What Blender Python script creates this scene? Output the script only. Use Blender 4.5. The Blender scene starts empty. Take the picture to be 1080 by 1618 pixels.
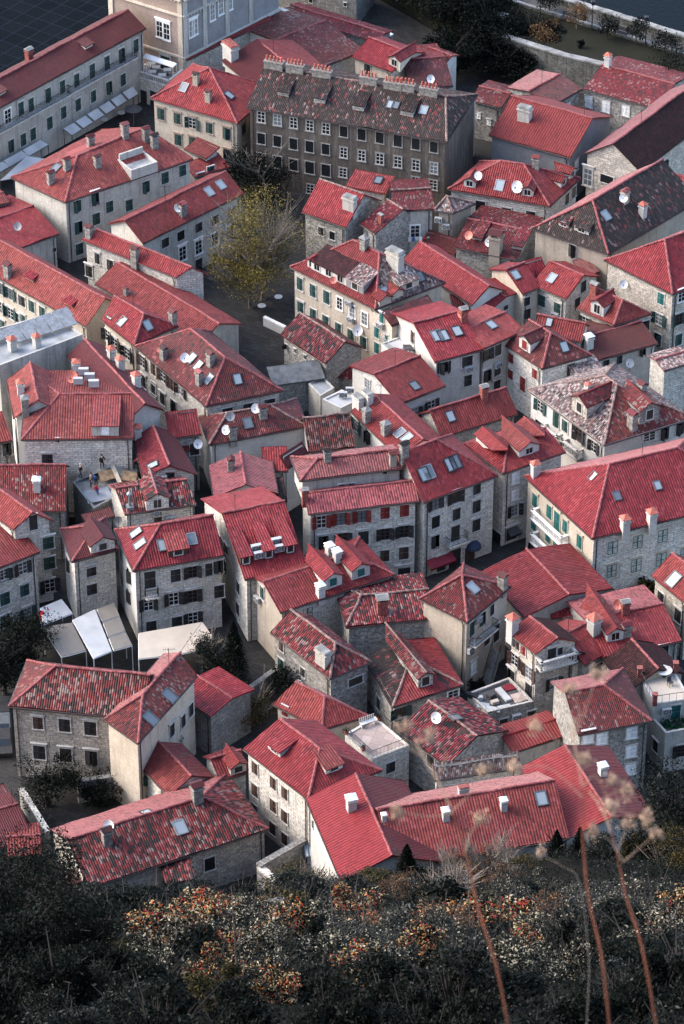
import bpy, bmesh, math, random
from mathutils import Vector, Matrix, noise
random.seed(7)
rnd = random.random
def uni(a, b): return a + (b - a) * random.random()
scene = bpy.context.scene
COL = scene.collection
V = Vector
# ------------------------------------------------------------------ camera model
PITCH = math.radians(36.0); FPX = 5500.0; CAMH = 203.0
CAM = V((0, 0, CAMH))
FWD = V((0, math.cos(PITCH), -math.sin(PITCH))); UPV = V((0, math.sin(PITCH), math.cos(PITCH))); RGT = V((1, 0, 0))
GX = {'0': 0, '1': 350, '2': 700}; GY = {'a': 0, 'b': 300, 'c': 600, 'd': 900, 'e': 1180}
KC = 380 / 1080
def photo(crop, p):
    """survey sheet coordinates -> photo pixel"""
    if crop is None: return p
    return (GX[crop[1]] + p[0] * KC, GY[crop[0]] + p[1] * KC)
def ray(px):
    return FWD + RGT * ((px[0] - 540) / FPX) + UPV * ((809 - px[1]) / FPX)
def at_z(px, z):
    d = ray(px); t = (z - CAMH) / d.z
    return CAM + d * t
def at_dist(px, t): return CAM + ray(px) * t
def project(p):
    q = p - CAM; w = q.dot(FWD)
    return (540 + FPX * q.dot(RGT) / w, 809 - FPX * q.dot(UPV) / w)
# ------------------------------------------------------------------ materials
MATS = {}
def new_mat(name):
    m = bpy.data.materials.new(name); m.use_nodes = True
    nt = m.node_tree; nt.nodes.clear()
    out = nt.nodes.new('ShaderNodeOutputMaterial'); b = nt.nodes.new('ShaderNodeBsdfPrincipled')
    nt.links.new(b.outputs[0], out.inputs[0])
    MATS[name] = m
    return m, nt, b
class NT:
    def __init__(s, nt): s.nt = nt
    def n(s, t, **k):
        x = s.nt.nodes.new(t)
        for a, v in k.items(): setattr(x, a, v)
        return x
    def l(s, a, b): s.nt.links.new(a, b)
    def val(s, sock, v):
        if hasattr(v, 'is_linked') or hasattr(v, 'links'): s.l(v, sock)
        else: sock.default_value = v
    def math(s, op, a, b=0.0, c=None):
        x = s.n('ShaderNodeMath', operation=op); s.val(x.inputs[0], a); s.val(x.inputs[1], b)
        if c is not None: s.val(x.inputs[2], c)
        return x.outputs[0]
    def noise(s, vec, scale, detail=3, rough=0.55):
        x = s.n('ShaderNodeTexNoise'); x.inputs['Scale'].default_value = scale; x.inputs['Detail'].default_value = detail
        x.inputs['Roughness'].default_value = rough
        if vec is not None: s.l(vec, x.inputs['Vector'])
        return x.outputs['Fac']
    def ramp(s, fac, stops, interp='LINEAR'):
        x = s.n('ShaderNodeValToRGB'); r = x.color_ramp; r.interpolation = interp
        while len(r.elements) < len(stops): r.elements.new(0.5)
        for e, (p, c) in zip(r.elements, stops):
            e.position = p; e.color = (*c, 1) if len(c) == 3 else c
        s.l(fac, x.inputs[0]); return x.outputs[0]
    def mix(s, fac, a, b, blend='MIX'):
        x = s.n('ShaderNodeMix', data_type='RGBA', blend_type=blend)
        s.val(x.inputs[0], fac)
        for i, v in ((6, a), (7, b)):
            if isinstance(v, tuple): x.inputs[i].default_value = (*v, 1) if len(v) == 3 else v
            else: s.l(v, x.inputs[i])
        return x.outputs[2]
    def bump(s, h, strength, dist, bsdf):
        x = s.n('ShaderNodeBump'); x.inputs['Strength'].default_value = strength; x.inputs['Distance'].default_value = dist
        s.l(h, x.inputs['Height']); s.l(x.outputs[0], bsdf.inputs['Normal'])
def plain(name, col, rough=0.7, var=0.12, scale=1.5, metal=0.0, spec=0.3):
    m, nt, b = new_mat(name); q = NT(nt)
    tc = q.n('ShaderNodeTexCoord'); f = q.noise(tc.outputs['Object'], scale, 4)
    c0 = tuple(max(0, c * (1 - var * 2)) for c in col); c1 = tuple(min(1, c * (1 + var * 2)) for c in col)
    q.l(q.ramp(f, [(0.3, c0), (0.7, c1)]), b.inputs['Base Color'])
    b.inputs['Roughness'].default_value = rough; b.inputs['Metallic'].default_value = metal
    b.inputs['Specular IOR Level'].default_value = spec
    return m
def roof_mat(name, stops, patch=0.35, weather=0.3, wcol=(0.03, 0.02, 0.018), tw=0.2, tl=0.34, bump=0.06, pscale=0.35, sheen=0.06, spec=0.22):
    m, nt, b = new_mat(name); q = NT(nt)
    uv = q.n('ShaderNodeUVMap'); sp = q.n('ShaderNodeSeparateXYZ'); q.l(uv.outputs[0], sp.inputs[0])
    oi = q.n('ShaderNodeObjectInfo')
    tu = q.math('DIVIDE', sp.outputs[0], tw); tv = q.math('DIVIDE', sp.outputs[1], tl)
    cu = q.math('FLOOR', tu)
    w1 = q.n('ShaderNodeTexWhiteNoise', noise_dimensions='1D'); q.l(cu, w1.inputs['W']); tv = q.math('ADD', tv, q.math('MULTIPLY', w1.outputs['Value'], 0.45))
    cv = q.math('FLOOR', tv)
    cb = q.n('ShaderNodeCombineXYZ'); q.l(cu, cb.inputs[0]); q.l(cv, cb.inputs[1]); q.l(oi.outputs['Random'], cb.inputs[2])
    wn = q.n('ShaderNodeTexWhiteNoise', noise_dimensions='3D'); q.l(cb.outputs[0], wn.inputs['Vector'])
    geo = q.n('ShaderNodeNewGeometry')
    big = q.noise(geo.outputs['Position'], pscale, 4, 0.6)
    f = q.math('ADD', wn.outputs['Value'], q.math('MULTIPLY', q.math('SUBTRACT', big, 0.5), patch * 4))
    f = q.math('MINIMUM', q.math('MAXIMUM', f, 0.0), 0.999)
    col = q.ramp(f, stops, 'LINEAR')
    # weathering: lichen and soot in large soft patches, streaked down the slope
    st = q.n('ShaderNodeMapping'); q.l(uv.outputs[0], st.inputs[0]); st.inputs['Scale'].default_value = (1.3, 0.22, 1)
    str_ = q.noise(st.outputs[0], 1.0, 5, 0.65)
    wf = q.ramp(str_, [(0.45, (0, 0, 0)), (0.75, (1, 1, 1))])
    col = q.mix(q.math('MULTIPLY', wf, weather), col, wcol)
    hue = q.n('ShaderNodeHueSaturation'); q.l(col, hue.inputs['Color'])
    q.l(q.math('MULTIPLY_ADD', oi.outputs['Random'], 0.5, 0.78), hue.inputs['Value'])
    w2 = q.n('ShaderNodeTexWhiteNoise', noise_dimensions='1D'); q.l(oi.outputs['Random'], w2.inputs['W'])
    q.l(q.math('MULTIPLY_ADD', w2.outputs['Value'], 0.012, 0.494), hue.inputs['Hue']); q.l(q.math('MULTIPLY_ADD', w2.outputs['Value'], -0.10, 1.0), hue.inputs['Saturation'])
    q.l(hue.outputs[0], b.inputs['Base Color'])
    # pantile relief: barrels across, lapped courses down the slope
    fr = q.math('FRACT', tu); s1 = q.math('SINE', q.math('MULTIPLY', fr, math.pi))
    fv = q.math('FRACT', tv)
    lift = q.math('MULTIPLY', q.math('SUBTRACT', 1.0, fv), 0.55)
    jit = q.math('MULTIPLY', wn.outputs['Value'], 0.35)
    q.bump(q.math('ADD', q.math('ADD', s1, lift), jit), 1.0, bump, b)
    b.inputs['Roughness'].default_value = 0.66; b.inputs['Specular IOR Level'].default_value = spec
    b.inputs['Sheen Weight'].default_value = sheen; b.inputs['Sheen Roughness'].default_value = 0.4; b.inputs['Sheen Tint'].default_value = (1.0, 0.72, 0.68, 1)
    return m
R0 = (0.116, 0.0058, 0.0068); R1 = (0.152, 0.0088, 0.0098); R2 = (0.074, 0.0048, 0.0053); RD = (0.065, 0.010, 0.011)
BK = (0.015, 0.010, 0.0095); GR = (0.10, 0.08, 0.075); TN = (0.17, 0.122, 0.105); PK = (0.18, 0.052, 0.05)
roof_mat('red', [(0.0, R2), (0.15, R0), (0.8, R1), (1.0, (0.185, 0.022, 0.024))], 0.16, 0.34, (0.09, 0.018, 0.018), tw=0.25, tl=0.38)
roof_mat('crimson', [(0.0, R0), (0.5, R1), (1.0, R1)], 0.08, 0.1, (0.10, 0.012, 0.016), tw=0.3)
roof_mat('salmon', [(0.0, R2), (0.3, (0.15, 0.019, 0.021)), (1.0, (0.20, 0.036, 0.036))], 0.12, 0.25, (0.12, 0.025, 0.024), tw=0.25, tl=0.38, sheen=0.25, spec=.4)  # paler copy of red: sky glare on rear slopes put into the colour
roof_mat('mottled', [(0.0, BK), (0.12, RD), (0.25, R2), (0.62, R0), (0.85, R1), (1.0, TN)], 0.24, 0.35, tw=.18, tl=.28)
roof_mat('speckled', [(0.0, BK), (0.27, BK), (0.33, R2), (0.55, R0), (0.72, R1), (0.86, PK), (1.0, TN)], 0.17, 0.25, tw=.21, tl=.37, bump=.09)
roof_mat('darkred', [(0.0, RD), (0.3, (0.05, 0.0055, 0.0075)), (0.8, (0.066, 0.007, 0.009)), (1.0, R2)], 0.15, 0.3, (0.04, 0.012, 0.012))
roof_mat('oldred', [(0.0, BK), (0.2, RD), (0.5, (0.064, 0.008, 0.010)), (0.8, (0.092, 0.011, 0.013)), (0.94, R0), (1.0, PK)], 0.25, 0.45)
roof_mat('greytile', [(0.0, BK), (0.2, (0.07, 0.05, 0.05)), (0.42, (0.15, 0.11, 0.10)), (0.5, (0.16, 0.03, 0.03)), (0.62, GR), (0.8, (0.24, 0.18, 0.165)), (1.0, (0.36, 0.29, 0.265))], 0.14, 0.3, tw=.17, tl=.26)
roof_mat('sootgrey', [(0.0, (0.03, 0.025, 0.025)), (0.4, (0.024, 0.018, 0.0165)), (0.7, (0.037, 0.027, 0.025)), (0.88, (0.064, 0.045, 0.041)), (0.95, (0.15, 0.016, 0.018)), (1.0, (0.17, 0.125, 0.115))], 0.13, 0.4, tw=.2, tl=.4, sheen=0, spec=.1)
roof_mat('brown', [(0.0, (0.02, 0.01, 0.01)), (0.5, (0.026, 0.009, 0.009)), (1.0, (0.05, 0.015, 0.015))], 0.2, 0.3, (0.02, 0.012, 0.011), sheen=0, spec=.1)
plain('slate', (0.08, 0.082, 0.085), 0.7, 0.2)
plain('ridge', (0.21, 0.06, 0.06), 0.8, 0.25, 3)
plain('ridge_old', (0.18, 0.115, 0.10), 0.85, 0.35, 3)
def wall_mat(name, c1, c2, mortar, block=True, stain=0.4, scol=(0.10, 0.09, 0.08), bw=0.62, bh=0.26, bump=0.025):
    m, nt, b = new_mat(name); q = NT(nt)
    uv = q.n('ShaderNodeUVMap'); geo = q.n('ShaderNodeNewGeometry'); oi = q.n('ShaderNodeObjectInfo')
    big = q.noise(geo.outputs['Position'], 0.45, 5, 0.62)
    fine = q.noise(geo.outputs['Position'], 4.0, 4, 0.65)
    if block:
        wob = q.n('ShaderNodeTexNoise'); wob.inputs['Scale'].default_value = 1.7; q.l(uv.outputs[0], wob.inputs['Vector'])
        mp = q.n('ShaderNodeVectorMath', operation='MULTIPLY_ADD'); q.l(wob.outputs['Color'], mp.inputs[0])
        mp.inputs[1].default_value = (0.13, 0.09, 0); q.l(uv.outputs[0], mp.inputs[2])
        br = q.n('ShaderNodeTexBrick'); q.l(mp.outputs[0], br.inputs['Vector'])
        br.inputs['Scale'].default_value = 1.0; br.inputs['Brick Width'].default_value = bw; br.inputs['Row Height'].default_value = bh
        br.inputs['Mortar Size'].default_value = 0.022; br.inputs['Mortar Smooth'].default_value = 0.3; br.inputs['Bias'].default_value = 0.0
        br.inputs['Color1'].default_value = (*c1, 1); br.inputs['Color2'].default_value = (*c2, 1); br.inputs['Mortar'].default_value = (*mortar, 1)
        col = q.mix(0.75, br.outputs['Color'], q.ramp(fine, [(0.3, (0.22, 0.22, 0.22)), (0.7, (0.72, 0.72, 0.72))]), 'OVERLAY')
        spk = q.noise(geo.outputs['Position'], 5.5, 2, 0.5)   # open joints and weathered pits
        col = q.mix(q.math('MULTIPLY', q.ramp(spk, [(0.56, (0, 0, 0)), (0.66, (1, 1, 1))]), 0.6), col, tuple(c * 0.3 for c in c2))
        h = q.math('SUBTRACT', q.math('MULTIPLY', fine, 0.8), br.outputs['Fac'])
    else:
        col = q.ramp(fine, [(0.25, tuple(c * .82 for c in c2)), (0.75, c1)])
        h = q.math('MULTIPLY', fine, 0.5)
    # patchy repairs and rain streaks (wear of its own shape)
    st = q.n('ShaderNodeMapping'); q.l(uv.outputs[0], st.inputs[0]); st.inputs['Scale'].default_value = (1.6, 0.16, 1)
    s2 = q.noise(st.outputs[0], 1.0, 5, 0.7)
    sf = q.ramp(s2, [(0.5, (0, 0, 0)), (0.7, (1, 1, 1))])
    col = q.mix(q.math('MULTIPLY', sf, min(1, stain * 1.25)), col, scol)
    pf = q.ramp(big, [(0.46, (0, 0, 0)), (0.56, (1, 1, 1))])
    col = q.mix(q.math('MULTIPLY', pf, 0.3), col, tuple(c * 0.62 for c in c2))
    hue = q.n('ShaderNodeHueSaturation'); q.l(col, hue.inputs['Color'])
    q.l(q.math('MULTIPLY_ADD', oi.outputs['Random'], 0.28, 0.86), hue.inputs['Value'])
    q.l(hue.outputs[0], b.inputs['Base Color'])
    q.bump(h, 1.0, bump * 1.6, b)
    b.inputs['Roughness'].default_value = 0.9; b.inputs['Specular IOR Level'].default_value = 0.2
    return m
wall_mat('stone', (0.72, 0.675, 0.605), (0.52, 0.485, 0.435), (0.32, 0.305, 0.285), scol=(0.2, 0.19, 0.175))
wall_mat('stone_dark', (0.38, 0.36, 0.335), (0.24, 0.228, 0.21), (0.16, 0.15, 0.14), stain=0.5, scol=(0.12, 0.115, 0.105))
wall_mat('stone_warm', (0.60, 0.54, 0.465), (0.38, 0.345, 0.30), (0.28, 0.25, 0.215), scol=(0.2, 0.175, 0.15))
wall_mat('rubble', (0.46, 0.435, 0.40), (0.20, 0.19, 0.172), (0.36, 0.34, 0.315), bw=0.38, bh=0.24, stain=0.3)
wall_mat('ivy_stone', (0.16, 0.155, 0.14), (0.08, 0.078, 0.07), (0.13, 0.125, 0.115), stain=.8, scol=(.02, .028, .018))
wall_mat('plaster_cream', (0.54, 0.47, 0.385), (0.46, 0.395, 0.32), (0, 0, 0), False, 0.45, (0.22, 0.18, 0.14))
wall_mat('plaster_grey', (0.49, 0.465, 0.42), (0.39, 0.37, 0.335), (0, 0, 0), False, 0.6, (0.14, 0.135, 0.13))
wall_mat('plaster_white', (0.54, 0.52, 0.485), (0.47, 0.45, 0.42), (0, 0, 0), False, 0.3, (0.3, 0.29, 0.27))
wall_mat('plaster_tan', (0.38, 0.33, 0.27), (0.30, 0.26, 0.215), (0, 0, 0), False, 0.55, (0.12, 0.10, 0.085))
wall_mat('plaster_brown', (0.10, 0.082, 0.07), (0.064, 0.053, 0.046), (0, 0, 0), False, 0.5, (0.20, 0.18, 0.16))
wall_mat('plaster_pink', (0.36, 0.275, 0.23), (0.31, 0.235, 0.195), (0, 0, 0), False, 0.2, (0.25, 0.2, 0.17))
wall_mat('plaster_slate', (0.24, 0.235, 0.24), (0.19, 0.186, 0.19), (0, 0, 0), False, 0.2, (0.2, 0.2, 0.2))
for n_, c_ in dict(shut_green=(0.018, 0.045, 0.042), shut_dark=(0.022, 0.021, 0.022), shut_brown=(0.055, 0.032, 0.026), shut_red=(0.16, 0.022, 0.02),
                   shut_teal=(0.012, 0.09, 0.085), shut_white=(0.75, 0.74, 0.73), shut_grey=(0.07, 0.075, 0.08)).items():
    plain(n_, c_, 0.55, 0.2, 6)
plain('trim', (0.42, 0.40, 0.375), 0.85, 0.15, 3)
plain('trim_white', (0.72, 0.71, 0.69), 0.7, 0.06, 3)
plain('paint_white', (0.46, 0.45, 0.435), 0.5, 0.06, 3)
plain('iron', (0.02, 0.02, 0.022), 0.5, 0.15, 3)
plain('gutter', (0.035, 0.028, 0.027), 0.5, 0.15, 2)  # dark metal for pipes and masts; on eaves it draws a shadow line
plain('metal_grey', (0.19, 0.197, 0.205), 0.45, 0.15, 2, 0.3)
plain('dish_white', (0.72, 0.71, 0.70), 0.4, 0.04)
plain('dish_red', (0.62, 0.20, 0.15), 0.5, 0.1)
plain('dish_grey', (0.25, 0.25, 0.26), 0.5, 0.1)
plain('pot', (0.36, 0.10, 0.07), 0.8, 0.2, 4)
plain('chimney_stone', (0.19, 0.175, 0.16), 0.9, 0.3, 3)
plain('brick', (0.20, 0.06, 0.05), 0.85, 0.3, 6)
plain('canvas_white', (0.66, 0.65, 0.63), 0.75, 0.08, 0.8)
plain('canvas_cream', (0.37, 0.32, 0.265), 0.8, 0.06, 0.5)
plain('canvas_beige', (0.15, 0.136, 0.12), 0.8, 0.08, 0.6)
plain('canvas_dark', (0.045, 0.043, 0.045), 0.7, 0.1)
plain('canvas_maroon', (0.14, 0.012, 0.022), 0.7, 0.1)
plain('canvas_navy', (0.02, 0.03, 0.06), 0.7, 0.1)
plain('wood', (0.25, 0.17, 0.10), 0.75, 0.25, 2)
plain('wood_pale', (0.45, 0.38, 0.29), 0.75, 0.2, 2)
plain('concrete', (0.20, 0.195, 0.185), 0.9, 0.25, 0.8)
plain('flat_white', (0.34, 0.345, 0.35), 0.6, 0.08, 0.6)
plain('flat_grey', (0.22, 0.225, 0.23), 0.8, 0.25, 0.5)
plain('flat_dark', (0.06, 0.06, 0.062), 0.85, 0.25, 0.5)
plain('cloth_red', (0.5, 0.02, 0.03), 0.8); plain('cloth_blue', (0.04, 0.09, 0.25), 0.8); plain('cloth_black', (0.02, 0.02, 0.022), 0.8)
plain('cloth_tan', (0.33, 0.24, 0.16), 0.8); plain('skin', (0.45, 0.28, 0.21), 0.6); plain('hair', (0.03, 0.02, 0.016), 0.6)
def glass(name, col, rough):
    m, nt, b = new_mat(name); b.inputs['Base Color'].default_value = (*col, 1); b.inputs['Roughness'].default_value = rough
    b.inputs['Specular IOR Level'].default_value = 0.6; return m
glass('glass_dark', (0.012, 0.013, 0.015), 0.15); glass('glass_sky', (0.22, 0.25, 0.27), 0.35); glass('glass_mid', (0.10, 0.115, 0.13), 0.3)
glass('solar', (0.012, 0.018, 0.035), 0.1)
# ------------------------------------------------------------------ mesh helpers
class MB:
    """collects polygons with uv + material index"""
    def __init__(s): s.v = []; s.f = []; s.uv = []; s.mi = []
    def face(s, pts, uv=None, mi=0):
        i = len(s.v); s.v += [tuple(p) for p in pts]; s.f.append(tuple(range(i, i + len(pts))))
        s.uv += uv if uv else [(0, 0)] * len(pts); s.mi.append(mi)
    def box(s, lo, hi, M=None, mi=0, taper=0.0):
        x0, y0, z0 = lo; x1, y1, z1 = hi; t = taper
        P = [V((x0, y0, z0)), V((x1, y0, z0)), V((x1, y1, z0)), V((x0, y1, z0)), V((x0 + t, y0 + t, z1)), V((x1 - t, y0 + t, z1)), V((x1 - t, y1 - t, z1)), V((x0 + t, y1 - t, z1))]
        if M: P = [M @ p for p in P]
        for q in ((0, 3, 2, 1), (4, 5, 6, 7), (0, 1, 5, 4), (1, 2, 6, 5), (2, 3, 7, 6), (3, 0, 4, 7)):
            p = [P[k] for k in q]; e = (p[1] - p[0]).length; g = (p[2] - p[1]).length
            s.face(p, [(0, 0), (e, 0), (e, g), (0, g)], mi)
    def tube(s, path, rad, n=6, mi=0, cap=True):
        path = [V(p) for p in path]; rings = []
        if not isinstance(rad, (list, tuple)): rad = [rad] * len(path)
        for i, p in enumerate(path):
            t = (path[min(i + 1, len(path) - 1)] - path[max(i - 1, 0)]).normalized()
            a = t.cross(V((0, 0, 1)));
            if a.length < 0.05: a = t.cross(V((1, 0, 0)))
            a.normalize(); b = t.cross(a)
            rings.append([p + (a * math.cos(2 * math.pi * k / n) + b * math.sin(2 * math.pi * k / n)) * rad[i] for k in range(n)])
        for i in range(len(rings) - 1):
            for k in range(n):
                s.face([rings[i][k], rings[i][(k + 1) % n], rings[i + 1][(k + 1) % n], rings[i + 1][k]], None, mi)
        if cap: s.face(rings[0][::-1], None, mi); s.face(rings[-1], None, mi)
    def prism(s, poly, z0, z1, mi=0):
        """poly: list of (x,y) ; vertical prism"""
        a = sum(poly[i][0] * poly[(i + 1) % len(poly)][1] - poly[(i + 1) % len(poly)][0] * poly[i][1] for i in range(len(poly)))
        if a < 0: poly = poly[::-1]
        n = len(poly)
        s.face([V((x, y, z1)) for x, y in poly], [(x, y) for x, y in poly], mi); s.face([V((x, y, z0)) for x, y in poly[::-1]], None, mi)
        for i in range(n):
            a, b = poly[i], poly[(i + 1) % n]; L = math.hypot(b[0] - a[0], b[1] - a[1])
            s.face([V((*a, z0)), V((*b, z0)), V((*b, z1)), V((*a, z1))], [(0, z0), (L, z0), (L, z1), (0, z1)], mi)
    def mesh(s, name, mats, weld=False):
        me = bpy.data.meshes.new(name); me.from_pydata(s.v, [], s.f)
        ul = me.uv_layers.new(name='UVMap'); flat = [c for uv in s.uv for c in uv]; ul.data.foreach_set('uv', flat)
        for m in mats: me.materials.append(MATS[m] if isinstance(m, str) else m)
        if len(mats) > 1: me.polygons.foreach_set('material_index', s.mi)
        if weld:
            bm = bmesh.new(); bm.from_mesh(me); bmesh.ops.remove_doubles(bm, verts=bm.verts, dist=0.0008); bm.to_mesh(me); bm.free()
        me.update(); return me
def link(name, me, parent=None, M=None):
    o = bpy.data.objects.new(name, me); COL.objects.link(o)
    if parent is not None: o.parent = parent
    if M is not None: o.matrix_local = M
    return o
def thing(name, label, cat, loc=(0, 0, 0), group=None):
    o = bpy.data.objects.new(name, None); o.empty_display_size = 0.3; COL.objects.link(o); o.location = loc
    return tag(o, label, cat, group)
def tag(o, label, cat, group=None):
    o['label'] = label; o['category'] = cat
    if group: o['group'] = group
    return o
def structure(name, me):
    o = link(name, me); o['kind'] = 'structure'; return o
def shift(mb, loc):
    mb.v = [(x - loc[0], y - loc[1], z - loc[2]) for x, y, z in mb.v]
# ------------------------------------------------------------------ window kit (shared meshes)
KIT = {}
def kit(key, fn, *mats):
    k = (key,) + mats
    if k not in KIT:
        mb = MB(); fn(mb); KIT[k] = mb.mesh(key, mats)
    return KIT[k]
def k_surround(mb):      # stone surround with sill and lintel around a 1 x 1.45 opening; y- is outwards
    for sx in (-1, 1): mb.box((sx * 0.55 - 0.05, -0.06, -0.725), (sx * 0.55 + 0.05, 0.05, 0.725))
    mb.box((-0.62, -0.075, 0.725), (0.62, 0.05, 0.84)); mb.box((-0.66, -0.13, -0.82), (0.66, 0.05, -0.725))
def k_hood(mb):
    k_surround(mb); mb.box((-0.72, -0.18, 0.96), (0.72, 0.05, 1.04)); mb.box((-0.62, -0.1, 0.842), (0.62, 0.05, 0.958))
def k_pane(mb): mb.box((-0.5, -0.02, -0.725), (0.5, 0.04, 0.725))
def k_casement(mb):
    for x in (-0.47, 0.0, 0.47): mb.box((x - 0.035, -0.045, -0.72), (x + 0.035, -0.022, 0.72))
    for z in (-0.69, -0.2, 0.26, 0.69): mb.box((-0.43, -0.04, z - 0.03), (-0.04, -0.022, z + 0.03)); mb.box((0.04, -0.04, z - 0.03), (0.43, -0.022, z + 0.03))
def k_shutter(mb):       # louvred leaf 0.5 x 1.45 hinged at x=0, extends +x
    mb.box((0.0, -0.02, -0.72), (0.06, 0.02, 0.72)); mb.box((0.44, -0.02, -0.72), (0.495, 0.02, 0.72))
    for z in (-0.69, 0.0, 0.68): mb.box((0.06, -0.02, z - 0.04), (0.44, 0.02, z + 0.04))
    for i in range(14):
        z = -0.63 + i * 0.0945
        if abs(z) < 0.05: continue
        mb.face([V((0.06, -0.018, z - 0.035)), V((0.44, -0.018, z - 0.035)), V((0.44, 0.018, z + 0.05)), V((0.06, 0.018, z + 0.05))])
        mb.face([V((0.06, 0.0, z - 0.05)), V((0.44, 0.0, z - 0.05)), V((0.44, 0.0, z + 0.05)), V((0.06, 0.0, z + 0.05))])
def k_door(mb):
    mb.box((-0.5, -0.03, -0.725), (-0.01, 0.04, 0.725)); mb.box((0.01, -0.03, -0.725), (0.5, 0.04, 0.725))
    for x in (-0.42, 0.08):
        for z in (-0.62, 0.02): mb.box((x, -0.055, z), (x + 0.34, -0.03, z + 0.55))
STY = {  # style: (shutter material, mode)
 's': ('shut_green', 'closed'), 'n': ('shut_dark', 'closed'), 'k': ('shut_dark', 'void'), 'o': ('shut_dark', 'open'), 'og': ('shut_green', 'open'),
 'b': ('shut_brown', 'closed'), 'ob': ('shut_brown', 'open'), 'r': ('shut_red', 'closed'), 'or': ('shut_red', 'open'), 'w': ('shut_white', 'closed'),
 'g': (None, 'glazed'), 't': ('shut_teal', 'closed'), 'd': ('shut_dark', 'door'), 'ot': ('shut_teal', 'open'), 'gw': (None, 'glazedwhite'), 'dw': ('shut_brown', 'door'), 'v': (None, 'bare')}
def put_window(house, pos, out, style, w, h, trim='trim', hood=False):
    """pos world centre on the wall face, out = outward normal"""
    sm, mode = STY[style]
    x = V((0, 0, 1)).cross(out) * 1.0; x.normalize(); x = -x
    loc = house.location
    M = Matrix.Translation(pos - loc) @ Matrix((( -x.x, -out.x, 0), (-x.y, -out.y, 0), (0, 0, 1))).to_4x4() @ Matrix.Diagonal((w, 1, h / 1.45, 1))
    if mode == 'glazedwhite': trim = 'trim_white'
    nm = 'door' if mode == 'door' else 'window'
    me = kit('window_surround_hooded' if hood else 'window_surround', k_hood if hood else k_surround, trim)
    f = link(nm, me, house, M)
    if mode == 'door':
        link('door_leaf', kit('door_leaf', k_door, sm), f); return f
    if mode == 'bare':
        link('pane', kit('pane', k_pane, 'glass_dark'), f); return f
    if mode in ('void', 'glazed', 'glazedwhite', 'open'):
        link('pane', kit('pane', k_pane, 'glass_dark' if rnd() < 0.75 else 'glass_mid'), f)
    if mode in ('glazed', 'glazedwhite', 'open'):
        link('casement', kit('casement', k_casement, 'paint_white' if mode != 'open' or rnd() < 0.6 else 'shut_brown'), f)
    if mode == 'void' and rnd() < 0.75:
        mode = 'closed'
    if mode in ('closed', 'open'):
        sh = kit('shutter', k_shutter, sm)
        if mode == 'closed' and style in ('s', 'k', 'n') and rnd() < 0.2: mode = 'ajar'; link('pane', kit('pane', k_pane, 'glass_dark'), f)
        for sx in (-1, 1):
            a = 0.0 if mode == 'closed' else (uni(150, 176) if mode == 'open' else uni(5, 60))
            # hinge at the jamb; angle opens outwards
            Mx = Matrix.Translation((sx * 0.5, -0.085 if mode != 'closed' else -0.03, 0)) @ Matrix.Rotation(math.radians(-sx * 0 + (0)), 4, 'Z')
            base = Matrix.Rotation(math.pi, 4, 'Z') if sx > 0 else Matrix.Identity(4)
            rot = Matrix.Rotation(math.radians(a) * (1 if sx > 0 else -1), 4, 'Z')
            link('shutter', sh, f, Mx @ rot @ base)
    return f
# ------------------------------------------------------------------ house builder
WARN = []
def lsq(fn, target, lo, hi, n=120):
    best = None
    for i in range(n + 1):
        x = lo + (hi - lo) * i / n; p = project(fn(x)); e = (p[0] - target[0]) ** 2 + (p[1] - target[1]) ** 2
        if best is None or e < best[0]: best = (e, x)
    return best[1]
def solve2(P1, n, px):
    """horizontal ray hit: P1 + n*h on the vertical plane through P1 along n -> (h, z)"""
    d = ray(px)
    # CAM.xy + t d.xy = P1.xy + h n.xy
    det = d.x * (-n.y) + d.y * n.x
    if abs(det) < 1e-9: return None
    rx, ry = P1.x - CAM.x, P1.y - CAM.y
    t = (rx * (-n.y) + ry * n.x) / det; h = (d.x * ry - d.y * rx) / det
    return h, CAM.z + t * d.z
class House: pass
def flatv(p): return V((p.x, p.y, 0))
def grid_face(mb, a, b, c, d, along, mi, age, step=0.9):
    """a-b lower edge, d-c upper edge; uv in metres"""
    nrm = (b - a).cross(d - a)
    if nrm.length < 1e-6: nrm = (b - a).cross(c - a)
    nrm.normalize()
    if nrm.z < 0: nrm = -nrm
    up = nrm.cross(along).normalized()
    if up.z < 0: up = -up
    n = max(1, int(max((b - a).length, (c - d).length) / step)); m = max(1, int(max((d - a).length, (c - b).length) / step))
    G = []
    for j in range(m + 1):
        row = []
        for i in range(n + 1):
            u, v = i / n, j / m
            p = (a * (1 - u) + b * u) * (1 - v) + (d * (1 - u) + c * u) * v
            k = noise.noise(p * 0.35) * 0.13 + noise.noise(p * 1.1 + V((9, 3, 1))) * 0.05
            row.append((p + V((0, 0, 1)) * k * age, (p.dot(along), p.dot(up))))
        G.append(row)
    for j in range(m):
        for i in range(n):
            q = [G[j][i], G[j][i + 1], G[j + 1][i + 1], G[j + 1][i]]
            q = [x for k, x in enumerate(q) if all((x[0] - y[0]).length > 1e-5 for y in q[:k])]
            if len(q) < 3: continue
            P = [x[0] for x in q]
            nn = (P[1] - P[0]).cross(P[2] - P[0])
            if nn.z < 0: q = q[::-1]; P = P[::-1]
            mb.face(P, [x[1] for x in q], mi)
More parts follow.
